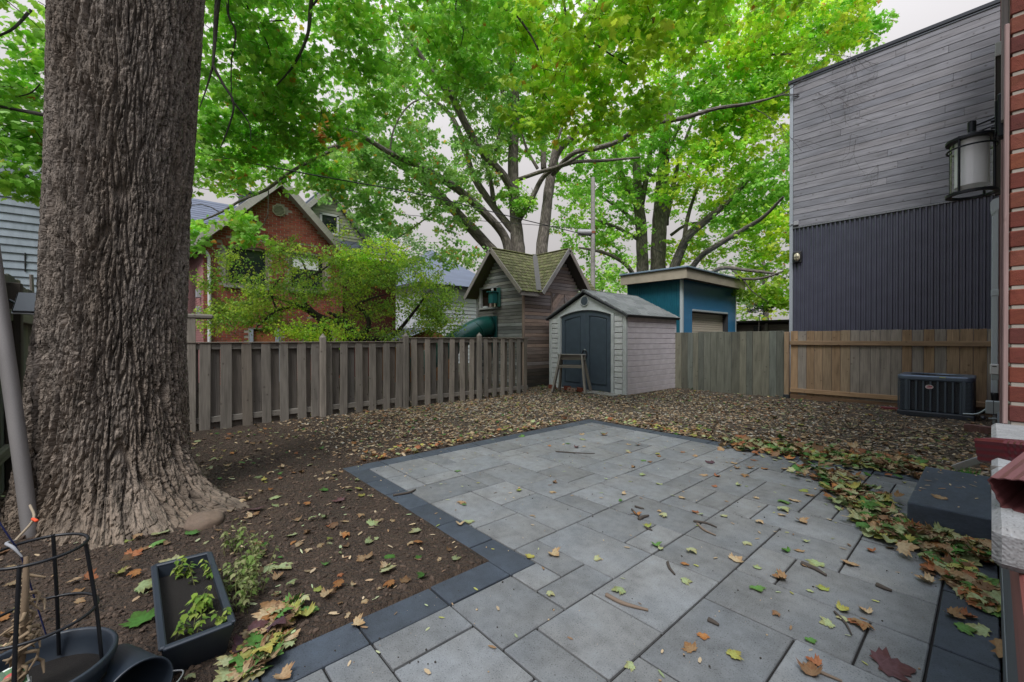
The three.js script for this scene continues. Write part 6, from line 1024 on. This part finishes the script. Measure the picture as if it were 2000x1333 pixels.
  { const d = V(0.85, -0.02, -0.32).normalize(), a = lathe([[0, 0], [0.105, 0], [0.132, 0.26], [0.137, 0.262], [0.137, 0.272], [0.128, 0.272], [0.102, 0.006], [0, 0.006]], 40); const sh = part('shell', a, plastic, bk); sh.quaternion.setFromUnitVectors(V(0, 1, 0), d); sh.position.copy(d).multiplyScalar(-0.27);
    part('handle', tube([V(-0.06, 0.0, -0.12), V(0.03, 0.03, -0.16), V(0.12, 0.04, -0.12), V(0.17, 0.03, 0.0), V(0.12, 0.0, 0.12), V(0.06, 0.0, 0.11)], [0.0035, 0.0035, 0.0035, 0.0035, 0.0035], 6, 0.02), M('handle_wire', [0.35, 0.36, 0.38], { metalness: 0.7, roughness: 0.4 }), bk); }
  // rectangular planter with weeds
  const A = G(298, 1105, 0.155), Bc = G(410, 1078, 0.155), C = G(458, 1220, 0.155), D = G(315, 1275, 0.155), pl = thing('planter_box', 'dark rectangular planter box full of soil with small green weeds', 'planter');
  const mid = A.clone().add(Bc).add(C).add(D).multiplyScalar(0.25), top = [A, Bc, C, D], lo = top.map((q) => { const d = q.clone().sub(mid); return V(mid.x + d.x * 0.82, 0.01, mid.z + d.z * 0.82); }), inn = top.map((q) => q.clone().lerp(V(mid.x, 0.155, mid.z), 0.10)), inl = inn.map((q) => V(q.x, 0.10, q.z));
  const quad = (a, b, c2, d) => { const g = new THREE.BufferGeometry(); g.setAttribute('position', new THREE.Float32BufferAttribute([a, b, c2, a, c2, d].flatMap((q) => [q.x, q.y, q.z]), 3)); g.setAttribute('uv', new THREE.Float32BufferAttribute([0, 0, 1, 0, 1, 1, 0, 0, 1, 1, 0, 1], 2)); g.computeVertexNormals(); return g; };
  const walls = [], rim = []; for (let k = 0; k < 4; k++) { const n = (k + 1) % 4; walls.push(quad(lo[k], lo[n], top[n], top[k]), quad(inn[k], inn[n], inl[n], inl[k])); rim.push(bar(top[k].clone().lerp(inn[k], 0.4), top[n].clone().lerp(inn[n], 0.4), 0.026, 0.016, 0.005, 'y', V(0, 1, 0))); }
  const dbl = M('planter_plastic', [0.022, 0.030, 0.042], { roughness: 0.45, side: THREE.DoubleSide }); part('box', walls, dbl, pl); part('rim', rim, dbl, pl); part('soil', quad(inl[0], inl[3], inl[2], inl[1]), soilM, pl);
  // weeds
  const blade = leafGeo(0, -0.3, 0.2, 4), wm = leafMat('weed_leaf', 0.35);
  const weeds = (name, label, spots, hmin, hmax, cols, s) => { const items = [], st = []; for (const [x, z, y0, n] of spots) for (let k = 0; k < n; k++) { const bx0 = x + (f() - 0.5) * 0.08, bz0 = z + (f() - 0.5) * 0.08, h = rr(hmin, hmax, f), tip = V(bx0 + (f() - 0.5) * h * 0.8, y0 + h, bz0 + (f() - 0.5) * h * 0.8); st.push(tube([V(bx0, y0, bz0), V((bx0 + tip.x) / 2, y0 + h * 0.6, (bz0 + tip.z) / 2), tip], [0.0018, 0.0015, 0.001], 4, 0.05)); for (let j = 0; j < 9; j++) { const t = 0.25 + 0.75 * f(), p = V(lerp(bx0, tip.x, t), y0 + h * t, lerp(bz0, tip.z, t)), cc = pick(cols, f), q = 0.8 + 0.4 * f(); items.push({ p, rx: 0.2 + 0.6 * f(), ry: f() * 6.28, s: s * (0.6 + 0.8 * f()), sx: 0.7, c: cc.map((v) => v * q) }); } } const t = thing(name, label, 'weeds'); part('stems', st, M('weed_stem' + name, [0.14, 0.15, 0.05]), t).userData.kind = 'stuff'; instanced('leaves', blade, wm, items, t); };
  const W = (x, y, h) => { const q = G(x, y, h); return [q.x, q.z]; };
  weeds('weeds', 'yellow-green weeds growing in the rectangular planter', [[...W(385, 1195, 0.105), 0.10, 9], [...W(365, 1235, 0.105), 0.10, 4], [...W(360, 1125, 0.105), 0.10, 6], [...W(440, 1220, 0.105), 0.10, 4], [...W(400, 1140, 0.105), 0.10, 4]], 0.05, 0.12, [[0.20, 0.30, 0.04], [0.13, 0.25, 0.03], [0.27, 0.34, 0.07]], 0.030);
  weeds('weeds', 'straggly pale weeds in the soil right of the planter', [[...W(455, 1160, 0), 0, 14], [...W(485, 1130, 0), 0, 12], [...W(450, 1085, 0), 0, 9], [...W(505, 1100, 0), 0, 8], [...W(475, 1200, 0), 0, 10], [...W(500, 1165, 0), 0, 8]], 0.08, 0.24, [[0.20, 0.24, 0.09], [0.14, 0.22, 0.05], [0.26, 0.27, 0.13]], 0.028);
  // stones by the roots
  const stoneM = M('field_stone', [0.17, 0.125, 0.095], { map: rep(T.conc, 1, 1), roughness: 0.95 });
  const stone = (x, y, sx, sy, sz, l) => { const g = new THREE.IcosahedronGeometry(1, 4), p = g.attributes.position; for (let k = 0; k < p.count; k++) { const n = 1 + 0.16 * noise3(p.getX(k) * 1.4 + x, p.getY(k) * 1.4, p.getZ(k) * 1.4); p.setXYZ(k, p.getX(k) * n * sx, p.getY(k) * n * sy, p.getZ(k) * n * sz); } const m = mergeVertices(g.deleteAttribute('normal')); m.computeVertexNormals(); const q = G(x, y); tag(part('stone', m, stoneM), l, 'stone').position.set(q.x, 0.03, q.z); };
  stone(398, 1028, 0.13, 0.065, 0.12, 'rounded brown stone half buried beside the right root of the big tree'); stone(345, 1018, 0.11, 0.045, 0.09, 'flat yellow-brown stone against the foot of the big trunk');
}

// ---------------------------------------------------------------- fallen leaves, seed keys and twigs
const COL = { pale: [[0.30, 0.36, 0.20], [0.26, 0.33, 0.17], [0.34, 0.37, 0.22]], green: [[0.06, 0.17, 0.03], [0.08, 0.20, 0.05], [0.10, 0.22, 0.06]], tan: [[0.38, 0.29, 0.18], [0.33, 0.23, 0.14], [0.42, 0.33, 0.22]], brown: [[0.20, 0.12, 0.07], [0.16, 0.10, 0.06], [0.24, 0.15, 0.08]], orange: [[0.34, 0.16, 0.06], [0.29, 0.12, 0.06]], purple: [[0.085, 0.045, 0.065], [0.10, 0.05, 0.06]], yellow: [[0.34, 0.33, 0.09], [0.30, 0.31, 0.09], [0.25, 0.30, 0.08]] };
const LEAVES = [leafGeo(2, 0.12, 0.06, 21), leafGeo(2, -0.25, 0.05, 22), leafGeo(2, 0.36, -0.10, 23), leafGeo(2, 0.5, 0.38, 24), leafGeo(2, -0.6, 0.35, 25)];
const KEY = (() => { const g = new THREE.BufferGeometry(), o = [[0, 0, 0], [0.10, 0.02, 0.10], [0.16, 0.05, 0.5], [0.08, 0.06, 1.0], [-0.08, 0.04, 0.9], [-0.10, 0.03, 0.4]]; g.setAttribute('position', new THREE.Float32BufferAttribute(o.flat(), 3)); g.setAttribute('uv', new THREE.Float32BufferAttribute(12, 2)); g.setIndex([0, 1, 5, 1, 2, 5, 5, 2, 4, 2, 3, 4].flatMap((v, i, a) => (i % 3 ? [] : [a[i], a[i + 2], a[i + 1]]))); g.computeVertexNormals(); return g; })();
const CHIP = (() => { const o = [[0, 0.06, 0], [1, 0.0, 0.1], [0.55, 0.10, 0.42], [-0.2, 0.02, 0.5], [-0.95, 0.12, 0.2], [-0.7, 0.0, -0.35], [0.35, 0.05, -0.45]], g = new THREE.BufferGeometry(); g.setAttribute('position', new THREE.Float32BufferAttribute(o.flat(), 3)); g.setAttribute('uv', new THREE.Float32BufferAttribute(14, 2)); g.setIndex([1, 2, 3, 4, 5, 6].flatMap((k) => [0, k === 6 ? 1 : k + 1, k])); g.computeVertexNormals(); return g; })();
const CLOD = (() => { const g = new THREE.IcosahedronGeometry(1, 0), p = g.attributes.position; g.scale(1, 0.7, 0.8); g.computeVertexNormals(); return g; })();
const dryLeaf = leafMat('leaf_fallen', 0.12, dryTex), litterMat = M('litter', [1, 1, 1], { side: THREE.DoubleSide, roughness: 0.95 });
{
  const f = rng(401), hex = (c) => M('fallen_' + c, null, {});
  const pm = {}; for (const k of Object.keys(COL)) pm[k] = COL[k].map((c, i) => { const m = leafMat('fallen_' + k + i, 0.10, dryTex); m.color.setRGB(...c); return m; });
  const NM = { pale: 'pale green', green: 'dark green', tan: 'tan', brown: 'brown', orange: 'orange', yellow: 'yellow-green', purple: 'dark purple' };
  const where = (x, z) => { const i = (-z - A0) / U, j = (x - B0) / U; return (i < -3 ? 'bottom' : i < 1 ? 'lower' : i < 6 ? 'middle' : i < 11 ? 'upper' : 'far') + ' ' + (j < -14 ? 'left' : j < -9 ? 'centre-left' : j < -5 ? 'centre' : j < -2 ? 'centre-right' : 'right'); };
  const HOW = ['flat', 'drooping', 'cupped', 'crumpled', 'curled'];
  const leaf = (x, z, y, size, kind, v, label, ry = f() * 6.283) => { const m = part('fallen_leaf', LEAVES[v], pick(pm[kind], f)); m.position.set(x, y + 0.004 + (v === 1 || v === 4 ? 0.25 * size * (v === 4 ? 0.6 : 0.25) : 0), z); m.rotation.set((f() - 0.5) * 0.3, ry, (f() - 0.5) * 0.3); m.scale.setScalar(/^large/.test(label ?? '') ? size * 0.85 : size * 0.56); const own = `${size < 0.085 ? 'small ' : ''}${HOW[v]} ${NM[kind]} leaf on the ${where(x, z)} patio, tip towards the ${['camera', 'house', 'shed', 'left fence'][Math.round((((ry % 6.2832) + 6.2832) % 6.2832) / 1.5708) % 4]}`; tag(m, label ?? own, 'fallen leaf', label ? 'fallen maple leaves on the patio' : own.replace('leaf', 'leaves')); };
  const at = (x, y, size, kind, v, label, ry) => { const q = G(x, y); leaf(q.x, q.z, 0, size, kind, v, label, ry); };
  for (const a of [
    [1715, 1300, 0.15, 'purple', 0, 'large dark purple maple leaf near the bottom right of the patio'], [1475, 1147, 0.115, 'green', 0, 'dark green maple leaf lying alone in the lower middle of the patio'], [1372, 1240, 0.075, 'orange', 2, 'small orange leaf curled on the paver below the middle of the patio'], [1426, 1284, 0.10, 'yellow', 1, 'half green, half yellow rounded leaf at the bottom of the patio'],
    [1218, 1155, 0.12, 'pale', 1, 'pale green leaf lying on a strip of bark on the patio'], [1332, 1136, 0.10, 'pale', 1], [1345, 1076, 0.11, 'pale', 4], [1280, 1065, 0.10, 'green', 3], [1302, 1010, 0.10, 'pale', 4], [1362, 1003, 0.09, 'orange', 0, 'orange maple leaf left of the pavers under the right leaf pile'], [1430, 1095, 0.13, 'tan', 2], [1535, 1134, 0.12, 'brown', 3], [1600, 1100, 0.14, 'pale', 0], [1578, 1105, 0.08, 'tan', 2], [1660, 1100, 0.12, 'tan', 2], [1078, 1082, 0.12, 'tan', 3], [1038, 1086, 0.09, 'yellow', 2], [915, 1018, 0.12, 'pale', 0], [898, 1024, 0.09, 'tan', 3], [903, 981, 0.11, 'tan', 1], [1290, 1330, 0.02, 'tan', 1],
    [1250, 928, 0.10, 'pale', 0], [1258, 900, 0.10, 'green', 1], [1240, 914, 0.08, 'brown', 3], [1180, 852, 0.16, 'brown', 3], [1175, 848, 0.13, 'green', 1], [1140, 850, 0.12, 'tan', 2], [1137, 860, 0.12, 'pale', 0], [1110, 868, 0.10, 'green', 1], [1024, 853, 0.14, 'green', 0], [1076, 872, 0.08, 'orange', 2], [1125, 876, 0.10, 'purple', 3], [1138, 873, 0.08, 'tan', 2], [1228, 870, 0.10, 'tan', 2], [1245, 870, 0.10, 'brown', 3], [1225, 882, 0.08, 'pale', 0], [1290, 948, 0.10, 'pale', 0], [1215, 966, 0.07, 'tan', 3], [1080, 944, 0.08, 'brown', 3], [1075, 962, 0.10, 'tan', 1], [1290, 893, 0.08, 'orange', 2], [1335, 885, 0.08, 'orange', 0], [1393, 906, 0.16, 'purple', 2], [1362, 892, 0.10, 'tan', 2], [1435, 907, 0.11, 'tan', 2], [1440, 915, 0.10, 'brown', 3], [1375, 928, 0.11, 'tan', 2], [1400, 952, 0.08, 'orange', 2], [1335, 973, 0.09, 'tan', 2], [1465, 917, 0.12, 'brown', 3], [1472, 901, 0.10, 'orange', 2], [1490, 917, 0.11, 'orange', 0], [1455, 930, 0.11, 'brown', 4], [1570, 930, 0.16, 'brown', 4], [1588, 938, 0.10, 'orange', 2], [1625, 940, 0.14, 'tan', 2], [1565, 958, 0.12, 'yellow', 0], [1575, 967, 0.13, 'tan', 2], [1530, 980, 0.15, 'green', 1], [1548, 977, 0.13, 'tan', 2], [1525, 995, 0.14, 'pale', 4], [1560, 1018, 0.13, 'tan', 3], [1545, 905, 0.12, 'pale', 1], [1585, 915, 0.13, 'green', 4], [1620, 920, 0.14, 'tan', 2], [1670, 1225, 0.11, 'orange', 4], [1625, 1220, 0.10, 'pale', 0], [1654, 1212, 0.08, 'pale', 1], [1682, 1220, 0.12, 'brown', 4], [1640, 1195, 0.09, 'yellow', 3], [1610, 1155, 0.09, 'yellow', 0], [1583, 1158, 0.05, 'pale', 1], [1600, 1305, 0.09, 'orange', 3], [1585, 1325, 0.12, 'brown', 3], [548, 1320, 0.11, 'tan', 3], [575, 1262, 0.12, 'pale', 4], [690, 1222, 0.10, 'tan', 3], [1830, 1110, 0.12, 'orange', 2], [1820, 1142, 0.13, 'tan', 3], [1865, 1155, 0.13, 'brown', 4], [1900, 1160, 0.14, 'pale', 2], [1945, 1275, 0.17, 'brown', 4, 'large lobed brown oak-like leaf against the wall foot at the lower right'], [1870, 1228, 0.12, 'green', 1], [1930, 1240, 0.13, 'pale', 1], [1850, 1200, 0.12, 'brown', 3], [1880, 1205, 0.10, 'orange', 3], [1700, 1040, 0.14, 'pale', 2], [1715, 1050, 0.12, 'pale', 0], [1690, 1018, 0.13, 'tan', 2], [1708, 998, 0.16, 'yellow', 0], [1840, 955, 0.13, 'tan', 2, 'tan and green leaf lying on top of the charcoal step']]) {
    if (/step/.test(a[5] ?? '')) { const q = G(a[0], 972, 0.19); leaf(q.x, q.z, 0.19, a[2], a[3], a[4], a[5]); } else at(...a);
  }
  for (let k = 0; k < 46; k++) { const i = rr(-6, 17.5, f), j = i < 0 ? rr(-7.8, -0.5, f) : -20 + 19 * Math.sqrt(f()); const kind = pick(['tan', 'tan', 'pale', 'brown', 'orange', 'yellow', 'green'], f); leaf(bx_(j), az_(i), 0, rr(0.045, 0.10, f), kind, Math.floor(f() * 5)); }
  // twigs and bark strips
  const tw = M('bark_bit', [0.055, 0.045, 0.038], { roughness: 1 }), tw2 = M('bark_bit_pale', [0.16, 0.12, 0.09], { roughness: 1 });
  const stick = (pts, r, l, m = tw) => tag(part('twig', tube(pts.map(([x, y]) => { const q = G(x, y, 0.008); return q; }), [r, r * 0.9, r * 0.5], 6, 0.02, 0.3, pts[0][0]), m), l, 'twig');
  stick([[1184, 1162], [1215, 1178], [1266, 1192]], 0.012, 'thick curved strip of bark under the pale leaf on the patio', tw2);
  stick([[768, 968], [800, 962], [812, 956]], 0.010, 'dark twig lying across the charcoal border at the left of the patio');
  stick([[1565, 1100], [1590, 1110], [1614, 1124]], 0.012, 'flat dark piece of bark by the pale leaf right of the middle');
  stick([[1304, 1099], [1308, 1110], [1318, 1122]], 0.009, 'short dark bark chip beside the leaf with a long stalk');
  stick([[1248, 1014], [1256, 1010], [1267, 1007]], 0.014, 'dark green-black oval bark chip in the middle of the patio');
  stick([[1234, 995], [1240, 1001], [1247, 1008]], 0.008, 'thin dark twig left of the oval bark chip'); stick([[1240, 989], [1250, 992], [1258, 994]], 0.007, 'thin dark twig above the oval bark chip'); stick([[1261, 1030], [1267, 1033], [1274, 1036]], 0.007, 'small dark twig across a paver joint below the oval bark chip'); stick([[1355, 1018], [1380, 1022], [1400, 1030]], 0.007, 'forked twig in the joint right of the middle'); stick([[1362, 1023], [1375, 1035], [1398, 1046]], 0.008, 'pale peeled twig under the forked twig', tw2); stick([[1383, 1210], [1395, 1216], [1404, 1221]], 0.010, 'straight dark stick on the paver above the orange leaf'); stick([[1568, 1296], [1600, 1312], [1645, 1331]], 0.008, 'long pale stick at the bottom edge right of the middle', tw2); stick([[1712, 1142], [1725, 1148], [1742, 1154]], 0.012, 'dark green bark chip along a joint below the leaf drift'); stick([[813, 874], [820, 870], [824, 868]], 0.010, 'short twig on the pale pavers near the left corner'); stick([[1630, 1195], [1650, 1215], [1664, 1240]], 0.006, 'thin forked twig holding brown and green leaves'); stick([[1085, 882], [1130, 885], [1162, 886]], 0.007, 'long thin twig at the far end of the patio');
  // seed keys, crumbs and chips everywhere
  const keys = [], chips = [], crumbs = [], clods = [];
  const col = (k, m = 1) => { const c = pick(COL[k], f), q = m * (0.75 + 0.5 * f()); return c.map((v) => v * q); };
  for (let k = 0; k < 300; k++) { const i = rr(-9, 18, f), j = i < -1 ? rr(-9, 0, f) : rr(-21, 0.5, f); keys.push({ p: V(bx_(j), 0.004, az_(i)), rx: 0, ry: f() * 6.28, s: rr(0.022, 0.044, f), sx: rr(0.8, 1.7, f), c: col(pick(['tan', 'tan', 'brown', 'pale', 'yellow'], f), 0.85) }); }
  for (let k = 0; k < 26; k++) keys.push({ p: V(rr(-0.36, 0.01, f), 0.194, rr(-5.18, -4.0, f)), rx: 0, ry: f() * 6.28, s: rr(0.025, 0.06, f), c: col(pick(['tan', 'tan', 'brown'], f)) });
  for (let k = 0; k < 1300; k++) { const i = rr(-9, 18, f), j = i < -1 ? rr(-9, 0, f) : rr(-21, 0.5, f); crumbs.push({ p: V(bx_(j), 0.002, az_(i)), rx: (f() - 0.5), ry: f() * 6.28, s: 0.0014 + 0.005 * Math.pow(f(), 3), c: f() < 0.3 ? col('tan') : [0.03, 0.026, 0.022] }); }
  const X = () => rr(-9.5, 0.05, f), Z = () => -10.9 + 12.6 * Math.pow(f(), 0.8);
  const soilSpot = () => { for (;;) { const x = X(), z = Z(); if (inPatio(x, z, 0.1) || x < -7.9 && z > -7.3 || Math.hypot(x - TRUNK.x, z - TRUNK.z) < 0.62) continue; return [x, z]; } };
  const leaves = LEAVES.map(() => []);
  for (let k = 0; k < 2600; k++) { const [x, z] = soilSpot(); keys.push({ p: V(x, groundY(x, z) + 0.006, z), rx: (f() - 0.5) * 0.5, ry: f() * 6.28, s: rr(0.018, 0.055, f), sx: rr(0.8, 1.8, f), c: col(pick(['tan', 'tan', 'tan', 'pale', 'brown'], f)) }); }
  for (let k = 0; k < 85000; k++) { const x = rr(-8.2, 0.03, f), z = -10.85 + 9.2 * Math.pow(f(), 0.62); if (inPatio(x, z, 0.05) || Math.hypot(x - TRUNK.x, z - TRUNK.z) < 0.6) continue; const dry = sstep(-z - 0.10 * (x + 6) + 0.7 * noise3(x, z, 2.2), 1.5, 3.6); if (f() > 0.18 + 0.82 * dry || noise3(x * 1.3, z * 1.3, 7.7) + 0.5 * noise3(x * 4, z * 4, 1.7) < rr(-0.75, 0.0, f)) continue; const g = f(); chips.push({ p: V(x, groundY(x, z) + 0.004, z), rx: (f() - 0.5) * 0.7, ry: f() * 6.28, rz: (f() - 0.5) * 0.7, s: 0.005 + 0.028 * Math.pow(f(), 2.4), sx: 0.6 + f(), c: g < 0.5 ? col('tan', 0.80) : g < 0.78 ? col('brown', 1.0) : [0.30, 0.28, 0.24] }); }
  for (let k = 0; k < 34000; k++) { const x = rr(-7, -1.5, f), z = rr(-3.6, 0.9, f); if (inPatio(x, z, 0.12)) continue; const q = 0.6 + 0.8 * f(); clods.push({ p: V(x, groundY(x, z) + 0.002, z), rx: f(), ry: f() * 6.28, rz: f(), s: 0.003 + 0.014 * Math.pow(f(), 3.5), sx: 0.7 + f(), c: [0.062 * q, 0.042 * q, 0.030 * q] }); }
  for (let k = 0; k < 8500; k++) { const [x, z] = soilSpot(); const back = sstep(-z, 1.5, 3.5); if (f() > 0.35 + 0.65 * back || noise3(x * 0.9, z * 0.9, 4.4) < rr(-0.6, 0.1, f)) continue; const kind = pick(['tan', 'tan', 'pale', 'brown', 'tan', 'yellow', 'tan', 'brown', 'tan', 'pale', 'brown', 'orange', 'green'], f), v = Math.floor(f() * 5); leaves[v].push({ p: V(x, groundY(x, z) + 0.008 + (v === 4 ? 0.02 : 0), z), rx: (f() - 0.5) * 0.6, ry: f() * 6.28, rz: (f() - 0.5) * 0.6, s: rr(0.022, 0.062, f), c: col(kind, 0.72) }); }
  leaves.forEach((l, v) => tag(instanced('leaf_litter', LEAVES[v], dryLeaf, l), ['fallen maple leaves spread over the soil, mostly flat', 'fallen maple leaves over the soil, edges drooping', 'fallen maple leaves over the soil, tips raised', 'crumpled fallen leaves over the soil', 'tightly curled fallen leaves over the soil'][v], 'leaf litter', null, 'stuff'));
  tag(instanced('seed_keys', KEY, litterMat, keys), 'tan winged maple seeds strewn over pavers and soil', 'seeds', null, 'stuff');
  tag(instanced('bark_mulch', CHIP, litterMat, chips), 'dry mulch chips and crumbs covering the soil', 'mulch', null, 'stuff');
  tag(instanced('soil_clods', CLOD, litterMat, clods), 'small dark clods of earth covering the bare bed left of the patio', 'soil', null, 'stuff');
  tag(instanced('soil_crumbs', CLOD, litterMat, crumbs), 'dark crumbs of soil scattered on the pavers', 'soil', null, 'stuff');
  // drift of leaves round the step and along the edges
  const drift = LEAVES.map(() => []), spot = (x, z, y, s, kinds, m = 1) => { const v = Math.floor(f() * 5); drift[v].push({ p: V(x, y + 0.008 + (v === 4 ? 0.03 : v === 1 ? 0.012 : 0), z), rx: (f() - 0.5) * 0.9, ry: f() * 6.28, rz: (f() - 0.5) * 0.9, s: s * (0.42 + 0.38 * f()), c: col(pick(kinds, f), m) }); };
  const mix = ['pale', 'pale', 'pale', 'green', 'green', 'yellow', 'tan', 'brown', 'tan', 'brown', 'orange'];
  const gs = (f2) => (f2() + f2() + f2() - 1.5) / 1.5;
  for (let k = 0; k < 470; k++) { const t = f(), q = G(lerp(1615, 1800, t), lerp(925, 1075, t)); spot(q.x + gs(f) * 0.36, q.z + gs(f) * 0.30, 0.012 * f() * 3, rr(0.08, 0.14, f), mix); }
  for (let k = 0; k < 420; k++) { const t = f(), q = G(lerp(1760, 1925, t), lerp(1050, 1090, t)); spot(q.x + gs(f) * 0.22, q.z + gs(f) * 0.22, 0.012 * f() * 3, rr(0.09, 0.15, f), mix); }
  for (let k = 0; k < 200; k++) { const t = f(), q = G(lerp(1850, 1945, t), lerp(1110, 1190, t)); spot(Math.min(q.x + gs(f) * 0.12, 0.02), q.z + gs(f) * 0.16, 0.01, rr(0.09, 0.14, f), mix); }
  for (let k = 0; k < 620; k++) { const t = f(), q = G(lerp(1440, 1800, t), lerp(868, 918, t)); spot(q.x + gs(f) * 0.40, q.z + gs(f) * 0.75, 0.01, rr(0.09, 0.15, f), mix); }
  for (let k = 0; k < 150; k++) { const t = f(); spot(lerp(bx_(-20), bx_(-6), t), az_(19) - Math.abs(gs(f)) * 0.5 - 0.05, 0.01, rr(0.07, 0.11, f), ['tan', 'pale', 'orange', 'brown', 'yellow']); }
  for (let k = 0; k < 130; k++) { spot(bx_(-21) - Math.abs(gs(f)) * 0.4 - 0.03, az_(rr(0, 18, f)), 0.01, rr(0.06, 0.10, f), ['tan', 'pale', 'orange', 'brown', 'yellow']); }
  for (let k = 0; k < 150; k++) { const t = f(), q = G(lerp(470, 560, t), lerp(1330, 1195, t)); spot(q.x + gs(f) * 0.10, q.z + gs(f) * 0.10, 0.01, rr(0.08, 0.13, f), ['pale', 'tan', 'tan', 'green', 'brown', 'purple', 'yellow']); }
  for (const [x, y, s, k2, v] of [[545, 1110, 0.13, 'pale', 0], [515, 1120, 0.11, 'pale', 1], [500, 1090, 0.10, 'tan', 2], [322, 1048, 0.13, 'pale', 0], [370, 1055, 0.10, 'green', 0], [297, 1070, 0.12, 'green', 1], [345, 1008, 0.11, 'pale', 1], [160, 1060, 0.15, 'pale', 0], [745, 1120, 0.12, 'pale', 0], [762, 1085, 0.09, 'green', 1], [820, 1040, 0.11, 'pale', 0], [720, 1030, 0.11, 'pale', 0], [640, 960, 0.10, 'green', 0], [500, 1000, 0.13, 'purple', 0], [672, 983, 0.13, 'purple', 2], [535, 982, 0.10, 'pale', 1], [575, 1050, 0.09, 'pale', 0], [250, 1098, 0.11, 'orange', 2], [607, 1192, 0.09, 'green', 0], [600, 1215, 0.12, 'yellow', 3], [560, 1210, 0.12, 'yellow', 3], [530, 1230, 0.12, 'orange', 4], [490, 1235, 0.14, 'tan', 0], [280, 1230, 0.14, 'green', 0], [270, 1165, 0.12, 'pale', 4], [345, 1140, 0.13, 'pale', 0], [1820, 990, 0.10, 'tan', 0]]) { const q = G(x, y); drift[v].push({ p: V(q.x, (y < 1200 && x > 300 && x < 350 && y > 1100 ? 0.125 : groundY(q.x, q.z) + 0.012) + (v === 4 ? 0.03 : 0), q.z), rx: (f() - 0.5) * 0.4, ry: f() * 6.28, rz: (f() - 0.5) * 0.4, s: s * 0.72, c: col(k2, 0.95) }); }
  drift.forEach((l, v) => tag(instanced('leaf_drift', LEAVES[v], dryLeaf, l), ['drift of fallen maple leaves round the step and patio edge, flat ones', 'drift of fallen maple leaves round the step, drooping ones', 'drift of fallen maple leaves round the step, cupped ones', 'drift of crumpled maple leaves round the step', 'drift of curled brown maple leaves round the step'][v], 'leaf drift', null, 'stuff'));
}

// ---------------------------------------------------------------- shadows and picture
scene.traverse((o) => { if (o.isMesh) { o.castShadow = true; o.receiveShadow = true; } });
renderer.render(scene, camera);
